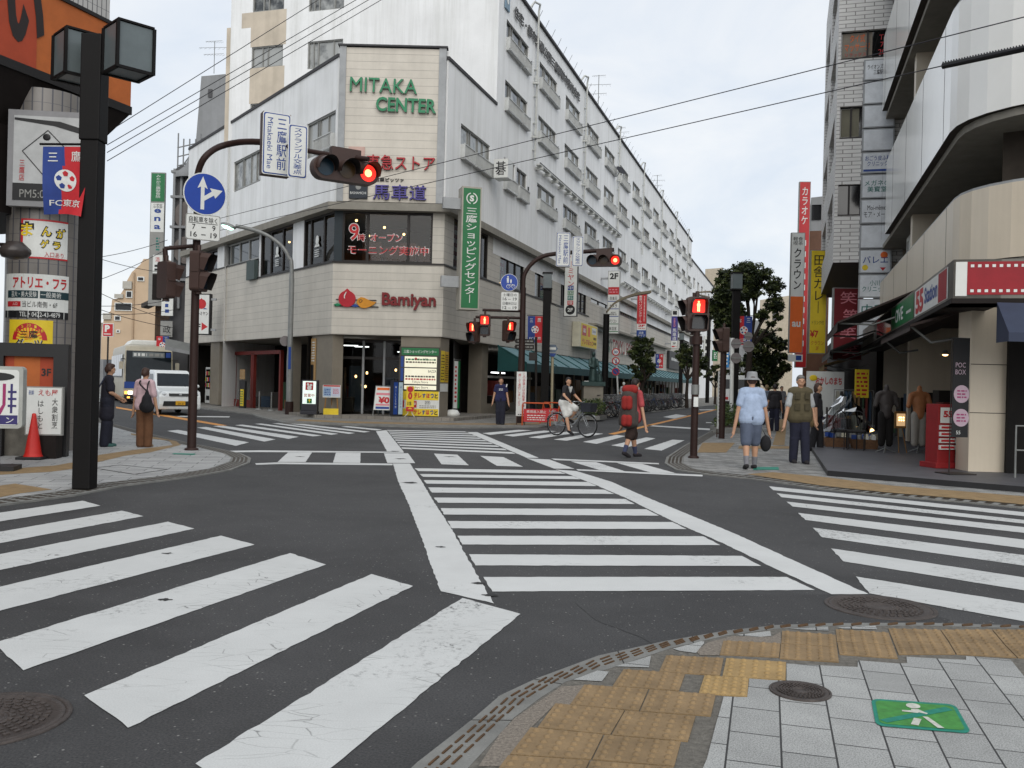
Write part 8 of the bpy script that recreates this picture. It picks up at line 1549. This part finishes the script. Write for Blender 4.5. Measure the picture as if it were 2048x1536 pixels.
for z,hh in ((.12,.14),(-.24,.1)): blob("front_pocket",[('c',pk + bk*.14 + UP*(z - hh*.5) - sd_*.04,pk + bk*.14 + UP*(z + hh*.6) - sd_*.04,.07,.07),('c',pk + bk*.14 + UP*(z - hh*.5) + sd_*.05,pk + bk*.14 + UP*(z + hh*.6) + sd_*.05,.07,.07)],.014,PR,t_)
for s in (1,-1):
    blob("side_pocket",[('c',pk + sd_*s*.16 - UP*.3,pk + sd_*s*.16 - UP*.08,.05,.05)],.014,PG,t_);mb = MB();mb.tube(arc_pts([pk + sd_*s*.11 + UP*.3 - bk*.1,pk + sd_*s*.13 + UP*.36 - bk*.24,pk + sd_*s*.14 + UP*.2 - bk*.40,pk + sd_*s*.15 - UP*.05 - bk*.34,pk + sd_*s*.15 - UP*.2 - bk*.12],4),.022,PG,6);mb.build("strap",t_)
def c_bw(k):
    k['torso'](cloth("top_navy",40,42,78),sl=.5,r=.01);k['legs'](cloth("trousers_ink",34,36,50),1.0,.02);k['shoes'](cloth("shoe_black",40,38,40));f = Fr(k['q'](0,.098,.745),k['lf']);mb = MB();lines(mb,f,2,-.07,.07,-.04,.04,SWH,.012,3,.5);mb.prism(Fr(k['q'](.12,.05,.80),k['lf']),[(-.03,0),(.0,0),(.03,.1),(-.01,.1)],.0,.03,SWH);mb.build("shirt_print",k['t'])
person("woman in a navy T-shirt and wide dark trousers walking with a black handbag",G(1000,849,.06),2,1.60,((.045,.03,.035),(-.035,-.02,.035)),((.17,.03,.45),(-.17,.0,.46)),c_bw,(HAIRBR,.08))
hb = G(1012,849,.06) + UP*.62;blob("handbag",[('e',hb,.13,.08,.16)],.016,cloth("bag_black",30,30,34),None,"black handbag carried by the woman in the navy T-shirt","bag")
def c_wt(k):
    h = k['h'];k['torso'](cloth("top_ink",34,34,46),bot=-.16,sl=.6,r=.018);k['legs'](cloth("trousers_ink",34,36,50),1.0,.02);k['shoes'](cloth("shoe_teal",60,96,92));mb = MB()
    mb.tube([k['q'](.06,.07,.80),k['q'](.05,-.02,.845),k['q'](.0,-.095,.70),k['q'](-.05,-.09,.6)],.012,cloth("strap_blue",60,66,90),5);mb.tube([k['q'](-.06,.07,.80),k['q'](-.05,-.02,.845),k['q'](.0,-.095,.70)],.012,cloth("strap_blue",60,66,90),5);mb.build("apron_strap",k['t'])
person("person in a dark apron looking down, standing by the black lamp post",G(211,893,gz),118,1.62,((.04,.02,.035),(-.045,-.02,.035)),((.09,.14,.58),(-.06,.15,.59)),c_wt,(HAIRBR,.02),lean=(0,.02),head_turn=10)
def c_wo(k):
    k['torso'](cloth("shirt_pink",214,184,190),bot=-.01,sl=.75,r=.013);k['legs'](cloth("trousers_tan_brown",110,76,52),1.0,.018);k['shoes'](cloth("shoe_beige",150,130,104))
person("woman in a pink top and brown trousers waiting with her back to the camera",G(287,894,gz),168,1.55,((.045,.0,.035),(-.045,.02,.035)),((.17,.02,.44),(-.16,.03,.46)),c_wo,(HAIRBR,.015))
pk = G(292,894,gz) + UP*.90 + Vector((.08,-.22,0));t_ = thing("backpack","small black drawstring backpack on the woman in the pink top","backpack",pk - UP*.2);blob("bag",[('c',pk - UP*.08,pk + UP*.06,.12,.09),('e',pk - UP*.1,.15,.09,.12),('c',pk + UP*.06,pk + UP*.2,.07,.03)],.014,cloth("bag_black",30,30,34),t_)
for s in (-.1,.1): mb = MB();mb.tube(arc_pts([pk + UP*.2,pk + UP*.34 + Vector((s*.8 - .08,.04,0)),pk + UP*.40 + Vector((s*.9 - .1,.16,0)),pk + UP*.3 + Vector((s - .1,.30,0))],4),.014,cloth("bag_black",30,30,34),6);mb.build("strap",t_)
CHR = S("chrome",170,172,174,.9,rough=.25,metal=.8);BSAD = S("saddle_black",30,28,28)
def bicycle(label,cat="bicycle",frame=None,group=None,basket=True,big=False):
    """town bicycle built at the origin, front wheel towards +x"""
    t = thing("bicycle",label,cat,(0,0,0),0,group);fm = frame or S("bike_silver",150,154,158,.85,rough=.35,metal=.4);r = .33;V = Vector
    for x in (-.52,.55):
        mb = MB();n = 28;mb.lathe(V((x,-.018,r)),[(r - .03,0),(r - .004,.004),(r,.018),(r - .004,.032),(r - .03,.036),(r - .03,0)],TYRE,n,V((0,1,0)));w = mb.build("wheel",t)
        mb = MB();mb.lathe(V((x,-.01,r)),[(r - .045,0),(r - .03,0),(r - .03,.02),(r - .045,.02),(r - .045,0)],CHR,n,V((0,1,0)));mb.cyl(V((x,-.05,r)),V((x,.05,r)),.022,.022,CHR,8)
        for k in range(18): a = 2*math.pi*k/18;mb.cyl(V((x,(-1) ** k*.02,r)),V((x + math.cos(a)*(r - .04),0,r + math.sin(a)*(r - .04))),.0022,.0022,CHR,3,False)
        mb.build("rim",w)
    mb = MB();bb,st,hd = V((-.08,0,.28)),V((-.22,0,.72)),V((.36,0,.78))
    for pts,rad in (([bb,V((-.2,0,.66)),st],.016),([bb,V((.1,0,.38)),V((.3,0,.6)),V((.38,0,.7))],.02),([V((-.15,0,.5)),V((.1,0,.52)),V((.36,0,.78))],.015),([bb,V((-.52,.04,r))],.01),([bb,V((-.52,-.04,r))],.01),([V((-.2,0,.64)),V((-.52,.04,r))],.009),([V((-.2,0,.64)),V((-.52,-.04,r))],.009),([V((.34,0,.84)),V((.40,0,.62))],.02),([V((.40,.035,.62)),V((.46,.045,.5)),V((.55,.045,r))],.012),([V((.40,-.035,.62)),V((.46,-.045,.5)),V((.55,-.045,r))],.012)): mb.tube(pts,rad,fm,7)
    mb.build("frame",t)
    mb = MB();mb.tube(arc_pts([V((.12,.27,.98)),V((.26,.26,1.0)),V((.34,.1,1.0)),V((.34,0,.97)),V((.34,-.1,1.0)),V((.26,-.26,1.0)),V((.12,-.27,.98))],4),.012,CHR,6);mb.tube([V((.34,0,.97)),V((.35,0,.8))],.013,CHR,6)
    for s in (-1,1): mb.cyl(V((.1,s*.27,.98)),V((.22,s*.268,.995)),.018,.018,BSAD,8)
    mb.build("handlebar",t)
    mb = MB();mb.ell(V((-.26,0,.8)),.13,.08,.04,BSAD,14,8);mb.ell(V((-.16,0,.805)),.1,.035,.03,BSAD,10,6);mb.cyl(V((-.24,0,.78)),st,.013,.013,CHR,6);mb.build("saddle",t)
    for x,a0,a1 in ((-.52,20,170),(.55,45,190)):
        mb = MB();pts = [(x + (r + .025)*math.cos(R(a)),r + (r + .025)*math.sin(R(a))) for a in range(a0,a1 + 1,12)];mb.add([V((px,y,pz)) for px,pz in pts for y in (-.03,.03)],[[2*i,2*i + 1,2*i + 3,2*i + 2] for i in range(len(pts) - 1)],CHR);mb.build("mudguard",t)
    mb = MB();mb.lathe(V((-.08,.03,.28)),[(0,0),(.09,0),(.09,.008),(0,.008)],CHR,16,V((0,1,0)));mb.tube([V((-.08,.06,.28)),V((-.02,.06,.12)),V((-.02,.12,.12))],.01,CHR,5);mb.tube([V((-.08,-.06,.28)),V((-.14,-.06,.44)),V((-.14,-.12,.44))],.01,CHR,5);mb.rect(Fr((-.3,.045,.33),(1,0,0)),-.28,.26,-.05,.07,-.01,.01,CHR);mb.build("crank",t)
    mb = MB();mb.tube([V((-.75,.06,.68)),V((-.25,.05,.66))],.008,CHR,5);mb.tube([V((-.75,-.06,.68)),V((-.25,-.05,.66))],.008,CHR,5)
    for x in (-.72,-.6,-.48,-.36): mb.tube([V((x,-.06,.68)),V((x,.06,.68))],.006,CHR,4)
    for s in (-1,1): mb.tube([V((-.66,s*.06,.68)),V((-.52,s*.05,r))],.007,CHR,4)
    mb.build("carrier",t)
    if basket:
        mb = MB();w0,w1,z0,z1 = .12,.17,.72,.96
        if big: mb.prism(Fr((.56,0,.72),(1,0,0)),[(-.13,0),(.16,0),(.2,.25),(-.16,.25)],-.17,.17,cloth("basket_cover",40,42,50))
        else:
            for k in range(6): z = k/5;a,b = .13 + .04*z,w0 + .05*z;mb.tube([V((.55 - a,-b,.72 + .24*z)),V((.55 + a,-b,.72 + .24*z)),V((.55 + a,b,.72 + .24*z)),V((.55 - a,b,.72 + .24*z)),V((.55 - a,-b,.72 + .24*z))],.004,CHR,4)
            for k in range(9):
                x = -.13 + .26*k/8
                for s in (-1,1): mb.tube([V((.55 + x,s*.12,.72)),V((.55 + x*1.3,s*.17,.96))],.003,CHR,3)
                y = -.12 + .24*k/8;mb.tube([V((.68,y,.72)),V((.72,y*1.4,.96))],.003,CHR,3);mb.tube([V((.42,y,.72)),V((.38,y*1.4,.96))],.003,CHR,3)
        mb.build("basket",t)
    return t
cyc = bicycle("silver bicycle with a dark covered basket, ridden across the crossing by a woman",basket=True,big=True);pc = G(1142,873);ycy = R(-38);cyc.location = pc;cyc.rotation_euler = (0,0,ycy);
def b2w(x,y,z): return Vector(pc) + Vector((x*math.cos(ycy) - y*math.sin(ycy),x*math.sin(ycy) + y*math.cos(ycy),z))
def c_cy(k):
    h = k['h'];k['torso'](cloth("vest_black",38,38,42),sl=.5,r=.012)
    blob("skirt",[('c',k['hip'][0] + UP*.02,k['hip'][1] + UP*.02,.15,.15)] + [('c',k['hip'][i],k['kn'][i].lerp(k['hip'][i],.12),.125,.10) for i in (0,1)] + [('c',(k['hip'][0] + k['hip'][1])/2,(k['kn'][0] + k['kn'][1])/2 - k['fw']*.08,.12,.1)],.016,cloth("skirt_white",226,226,222),k['t'])
    k['shoes'](cloth("shoe_black",40,38,40));mb = MB();f = Fr(k['q'](.005,.105,.74 + SEATD),k['lf'])
    for s in (-1,1): mb.prism(f,[(0,-.02),(s*.06,.1),(s*.075,.16),(s*.02,.14)],-.01,.03,SWH)
    mb.build("collar",k['t'])
SEATD = 0.0
hp = b2w(-.24,0,0);Hc = 1.58;SEATD = -.53 + .93/Hc
ff_ = b2w(1,0,0) - b2w(0,0,0);face_c = math.degrees(math.atan2(ff_.x,-ff_.y));
loc = lambda x,y,z: ((y)/Hc,(x + .24)/Hc,z/Hc)
person("woman in a black vest and white skirt riding the silver bicycle",hp,face_c,Hc,(loc(-.14,.11,.49),loc(.0,-.11,.17)),(loc(.1,.27,1.02),loc(.1,-.27,1.02)),c_cy,(HAIRB,.01),lean=(0,.05),sit=.93/Hc,head_turn=-25)
GBK = "bicycles parked in rows along the left pavement";fcs = [S("bike_silver",150,154,158),S("bike_black",40,40,44,.85,rough=.4),S("bike_red",130,40,40,.85,rough=.4),S("bike_blue",60,80,120,.85,rough=.4)]
protos = [bicycle("parked town bicycle standing in the long row beside the kerb",group=GBK,frame=m) for m in fcs];rg = random.Random(21);used = [0]*4
lab = lambda i,k: ("%s parked bicycle in the kerbside row, %s" % (("silver","black","red","blue")[k],"near the thick lamp post" if i < 10 else "midway along the white building" if i < 26 else "far along the white building"))
for i in range(40):
    s = 7.7 + i*.62 + (i // 10)*1.6;k = rg.randrange(4);p = FR.pt(s,.065,4.1 + rg.uniform(-.12,.12));o = protos[k] if not used[k] else copy_tree(protos[k]);used[k] = 1
    o.location = p;o.rotation_euler = (R(rg.uniform(-5,5)),0,math.atan2(DR.y,DR.x) - R(62) + R(rg.uniform(-7,7)));o['label'] = lab(i,k)
GW = "distant people on the pavements"
def walker(label,p,face,top,leg,hair,H=1.64,vox=.016,bike=False):
    def c_(k): k['torso'](top,sl=.6);k['legs'](leg,1.0);k['shoes'](cloth("shoe_black",40,38,40))
    t = person(label,p,face,H,((.05,.05,.035),(-.05,-.06,.04)),((.16,.05,.46),(-.16,.05,.46)),c_,hair,vox=vox);t['group'] = GW;return t
CW,CB,CN = cloth("shirt_white",212,214,216),cloth("top_black",44,42,46),cloth("trousers_navy",36,38,56)
walker("person with a pale cap and grey shirt among the parked bicycles",FR.pt(21,.06,3.0),200,cloth("shirt_pale_grey",186,190,192),CN,(SWH,));walker("person in a white shirt beside the pale cap among the bicycles",FR.pt(24,.06,3.2),10,CW,CN,(HAIRB,));walker("person in a white top at the left end of the parked bicycles",FR.pt(14.5,.06,2.6),80,CW,CB,(HAIRB,))
walker("distant walker in black between the man in the hat and the man in the vest",G(1548,862,gz),175,CB,CN,(HAIRB,));walker("distant walker with a tan hat beyond the man in the bucket hat",G(1532,850,gz),180,cloth("shirt_slate",110,120,136),CN,(cloth("hat_tan",150,132,100),));walker("distant walker in grey near the far trees on the right pavement",G(1562,838,gz),5,cloth("shirt_grey",120,120,124),CB,(HAIRB,))
rb_ = copy_tree(protos[2]);rb_.location = G(1536,862,gz);rb_.rotation_euler = (0,0,math.atan2(DR.y,DR.x));rb_['label'] = "red bicycle with a basket standing on the right pavement past the hedge";rb_['group'] = "bicycles on the right pavement"
rb_ = copy_tree(protos[1]);rb_.location = G(1549,856,gz);rb_.rotation_euler = (0,0,math.atan2(DR.y,DR.x) + .2);rb_['label'] = "black bicycle with a basket on the right pavement beside the red one";rb_['group'] = "bicycles on the right pavement"
BARK = S("bark",62,52,44,.7,rough=.9,var=.3,vs=8,bump=.6,bs=30);LFS = [S("tree_leaf_%d" % i,*c,.85,rough=.55,var=.35,vs=3) for i,c in enumerate(((52,64,34),(72,86,42),(40,52,30),(98,108,58)))]
def tree(label,base,zt,zc,crown,n,leaf,seed,group,tr=.14):
    """base point, top and lowest crown height, crown = list of (dx, dz, radius) clumps in metres"""
    rg = random.Random(seed);t = thing("street_tree",label,"tree",base,group=group);b = Vector(base);mb = MB();fork = b + UP*(zc - b.z)*.8
    mb.tube([b,b.lerp(fork,.5) + Vector((rg.uniform(-.08,.08),0,0)),fork],[tr,tr*.85,tr*.7],BARK,8)
    for dx,dz,r in crown:
        e = b + Vector((dx,rg.uniform(-.5,.5)*r,dz));m = fork.lerp(e,.5) + Vector((rg.uniform(-.15,.15),rg.uniform(-.2,.2),.1));mb.tube([fork,m,e],[tr*.5,tr*.3,tr*.1],BARK,6)
        for _ in range(3): mb.tube([m.lerp(e,.5),e + Vector((rg.uniform(-1,1),rg.uniform(-1,1),rg.uniform(-.4,.8)))*r*.8],[tr*.16,.012],BARK,4)
    mb.build("trunk",t);mb = MB()
    tot = sum(r*r for _,_,r in crown)
    for dx,dz,r in crown:
        e = b + Vector((dx,rg.uniform(-.6,.6)*r,dz));k = max(3,int(n*r*r/tot/26))
        for _ in range(k):
            d = Vector((rg.gauss(0,1),rg.gauss(0,1),rg.gauss(0,.8))).normalized()*r*(rg.random() ** .5);leafclump(mb,e + d,r*.34,26,rg.choice(LFS),leaf,rg,.6)
    mb.build("crown",t)
def tpx(u,v,base,Y): p = P(u,v,Y);return p.x - base.x,p.z - base.z
def tree_px(label,u,Y,pts,n,leaf,seed,group,tr=.14):
    b = P(u,800,Y);b = Vector((b.x,Y,.05));k = Y/FPX;cr = [(*tpx(pu,pv,b,Y),pr*k) for pu,pv,pr in pts];zs = [c[1] for c in cr];tree(label,b,max(zs),min(zs),cr,n,leaf,seed,group,tr)
GT = "street trees along the shopping street"
tree_px("large dark leafed tree standing behind the lantern post at right",1497,46,[(1490,575,26),(1460,610,26),(1500,560,26),(1490,545,24),(1455,560,22),(1520,550,24),(1545,575,20),(1440,590,22),(1432,618,20),(1470,590,22),(1510,585,16),(1548,610,18),(1450,640,24),(1480,632,16),(1525,628,14),(1555,635,9),(1470,660,18),(1540,648,10),(1560,658,6),(1440,655,14)],27000,.09,1,GT,.2)
tree_px("lower spreading tree right of the large tree, over the right pavement",1535,58,[(1530,675,20),(1555,690,18),(1510,700,18),(1560,715,16),(1535,720,20),(1515,740,20),(1555,745,16),(1570,735,12),(1540,765,16),(1505,765,14),(1500,720,14)],10500,.12,2,GT)
tree_px("small bushy tree in front of the red supermarket letters",1284,48,[(1280,690,16),(1295,685,13),(1270,705,14),(1300,705,11),(1285,720,16),(1266,738,10),(1302,735,12),(1290,748,14),(1275,752,10)],6500,.085,3,GT)
tree_px("slim tree left of the lit pedestrian signal, behind the bicycles",1374,66,[(1372,700,14),(1390,705,13),(1360,712,12),(1400,718,13),(1380,722,12),(1408,735,10),(1365,730,9),(1392,745,10)],4500,.12,4,GT)
tree_px("distant small tree right of the lit pedestrian signal",1430,85,[(1428,735,12),(1440,745,11),(1418,750,10),(1432,760,12),(1445,768,9)],900,.18,5,GT);tree_px("distant tree mass closing the street behind the large tree",1480,100,[(1470,720,18),(1490,735,18),(1470,750,16),(1500,760,16),(1480,775,14)],1500,.22,6,GT)
def hedge(label,c,yaw,w,d,h,seed):
    f = Fr(c,(math.cos(yaw),math.sin(yaw),0));t = thing("hedge",label,"hedge",c);rg = random.Random(seed);mb = MB();mb.rect(f,-w/2,w/2,0,.18,-d/2,d/2,KERB);mb.rect(f,-w/2 + .05,w/2 - .05,.18,.2,-d/2 + .05,d/2 - .05,S("soil",60,48,40));mb.build("planter_edge",t);mb = MB()
    for _ in range(int(w*d*90)): leafclump(mb,f.pt(rg.uniform(-w/2,w/2)*.92,rg.uniform(.2,h),rg.uniform(-d/2,d/2)*.92),.12,14,rg.choice(LEAF),.045,rg)
    mb.build("foliage",t)
hedge("clipped low hedge in a kerbed bed beside the brown signal poles at right",G(1472,868,.03) + Vector((.35,2.2,0)),math.atan2(DR.y,DR.x),3.6,.9,.85,3);hedge("round green bush in a bed behind the cyclist",FR.pt(6.2,.06,4.4),math.atan2(DR.y,DR.x),1.5,.9,.8,4);hedge("low green bush among the parked bicycles",FR.pt(29,.06,3.2),math.atan2(DR.y,DR.x),2,.8,.8,5)
CBL = S("cable_black",44,44,50,rough=.7);GC = "overhead cables"
def cable(label,pts,r=.010,sag=0.0):
    a,b = pts;mb = MB();n = 10;mb.tube([a.lerp(b,i/n) - UP*sag*4*(i/n)*(1 - i/n) for i in range(n + 1)],r,CBL,5);mb.build("overhead_cable",label=label,cat="cable",group=GC)
cable("upper overhead cable crossing from the left parapet to the upper right corner",(P(430,439,32),P(2120,16,13)),.009);cable("lower overhead cable crossing the street, ending in a thick black sleeve at right",(P(430,463,32),P(2120,78,13)),.009)
a,b = P(1886,132,14.4),P(2120,82,13);mb = MB();mb.tube([a,b],.05,S("sleeve_black",20,20,22),8)
for i in range(40): p = a.lerp(b,i/40);mb.cyl(p + UP*.04,p + UP*.065,.012,.012,CBL,5)
mb.build("cable_sleeve",label="thick black ribbed sleeve on the lower cable at the upper right",cat="cable sleeve")
for i,(v0,u1,v1) in enumerate(((265,640,0),(290,720,0),(305,745,0),(322,770,0))): cable("one of four parallel cables running up from the orange shop building, " + ("topmost","second from the top","third from the top","lowest")[i],(P(214,v0,24),P(u1 + 60,v1 - 40,30)),.011)
for i,q in enumerate((((150,500),(330,545)),((150,520),(335,480)),((150,560),(340,640)),((150,610),(340,600)),((150,575),(330,500)),((150,600),(345,655)),((150,625),(345,620)))): cable("thin cable low over the left street in front of the tan apartment building",(P(*q[0],40),P(*q[1],46)),.014,.15)
def antenna(label,p,h,s):
    t = MB();t.tube([p,p + UP*h],.025,GALV,5)
    for z,w in ((.95,.5),(.75,.9),(.55,.6)):
        c = p + UP*h*z;t.tube([c - Vector((w*s,.2,0)),c + Vector((w*s,-.1,.12))],.014,GALV,4)
        for k in range(-3,4): q = c + Vector((w*s*k/3.2,0,.04));t.tube([q - Vector((0,.25,.12*s)),q + Vector((0,.25,.12*s))],.008,GALV,4)
    t.build("antenna",label=label,cat="antenna",group="roof antennas")
antenna("tall television antenna on the white building's roof edge",FR.pt(28.8,19.2,-.6),3.0,.9);antenna("small television antenna farther along the roof edge",FR.pt(37,19.2,-.6),1.7,.7);antenna("distant roof antenna near the far end of the white building",FR.pt(56,19.2,-.6),2.4,.8);antenna("television antenna on the grey building at left",P(428,147,63),2.2,1.1)
for s,z,lab in ((29.3,16.3,"black satellite dish on a top floor window grille"),(16.7,9.9,"pale satellite dish by a lower window above the pale ledge")):
    t_ = thing("satellite_dish",lab,"satellite dish",FR.pt(s,z,.5));c = FR.pt(s + 2,z,.5);ax = (Vector((.5,-.6,.6))).normalized();mb = MB();mb.lathe(c,[(0,0),(.2,.03),(.36,.12),(.36,.1),(.2,.01),(0,-.02)],CBL if z > 12 else SGRY,18,ax);mb.tube([c,c - ax*.3 - UP*.1],.03,GALV,5);mb.build("dish",t_)
sb = FR.pt(7.9,.06,4.0);t_ = thing("statue","bronze figure of a robed person on a pale stone pedestal","statue",sb);BRZ = S("bronze",62,84,82,.8,rough=.5,metal=.4,var=.25,vs=6);zp_ = P(1130,762,sb.y).z;mb = MB();f = Fr(sb,(1,0,0));mb.rect(f,-.42,.42,0,zp_ - .18 - .06,-.42,.42,S("pedestal_stone",150,144,132,.8,rough=.8));mb.rect(f,-.5,.5,zp_ - .18 - .06,zp_ - .06,-.5,.5,BRZ);mb.build("pedestal",t_)
q = lambda x,y,z: Vector((sb.x + x,sb.y + y,zp_ + z));blob("figure",[('c',q(0,0,.05),q(0,0,.6),.2,.15),('c',q(0,0,.6),q(0,0,.95),.16,.14),('e',q(0,-.02,1.2),.09,.1,.12),('c',q(0,0,1.0),q(0,0,1.12),.06,.06),('c',q(-.16,0,.95),q(-.17,-.12,.68),.06,.05),('c',q(-.17,-.12,.68),q(.0,-.2,.62),.05,.04),('c',q(.16,0,.95),q(.2,-.1,.7),.06,.05),('c',q(.2,-.1,.7),q(.26,-.15,.4),.05,.04),('c',q(.3,-.05,.05),q(.28,-.05,.3),.13,.1)],.02,BRZ,t_)
t_ = thing("delivery_truck","white truck seen from behind, far down the right lane before the trees","truck",FR.pt(38,0,8.2));f = Fr(FR.pt(38,.0,8.4),(.97,-.26,0));mb = MB();mb.rect(f,-.95,.95,.5,2.5,-3.5,0,CARW);mb.rect(f,-.9,.9,1.5,2.2,0,.01,DGLASS);mb.rect(f,-.95,.95,.45,.6,-3,.05,DK);mb.build("body",t_)
for s in (-1,1):
    mb = MB();mb.rect(f,s*.8 - .1,s*.8 + .1,.7,.9,0,.02,SRED);mb.build("tail_lamp",t_)
    for d in (-.8,-2.8): mb = MB();mb.cyl(f.pt(s*.7,.35,d),f.pt(s*.92,.35,d),.35,.35,TYRE,16);mb.build("wheel",t_)
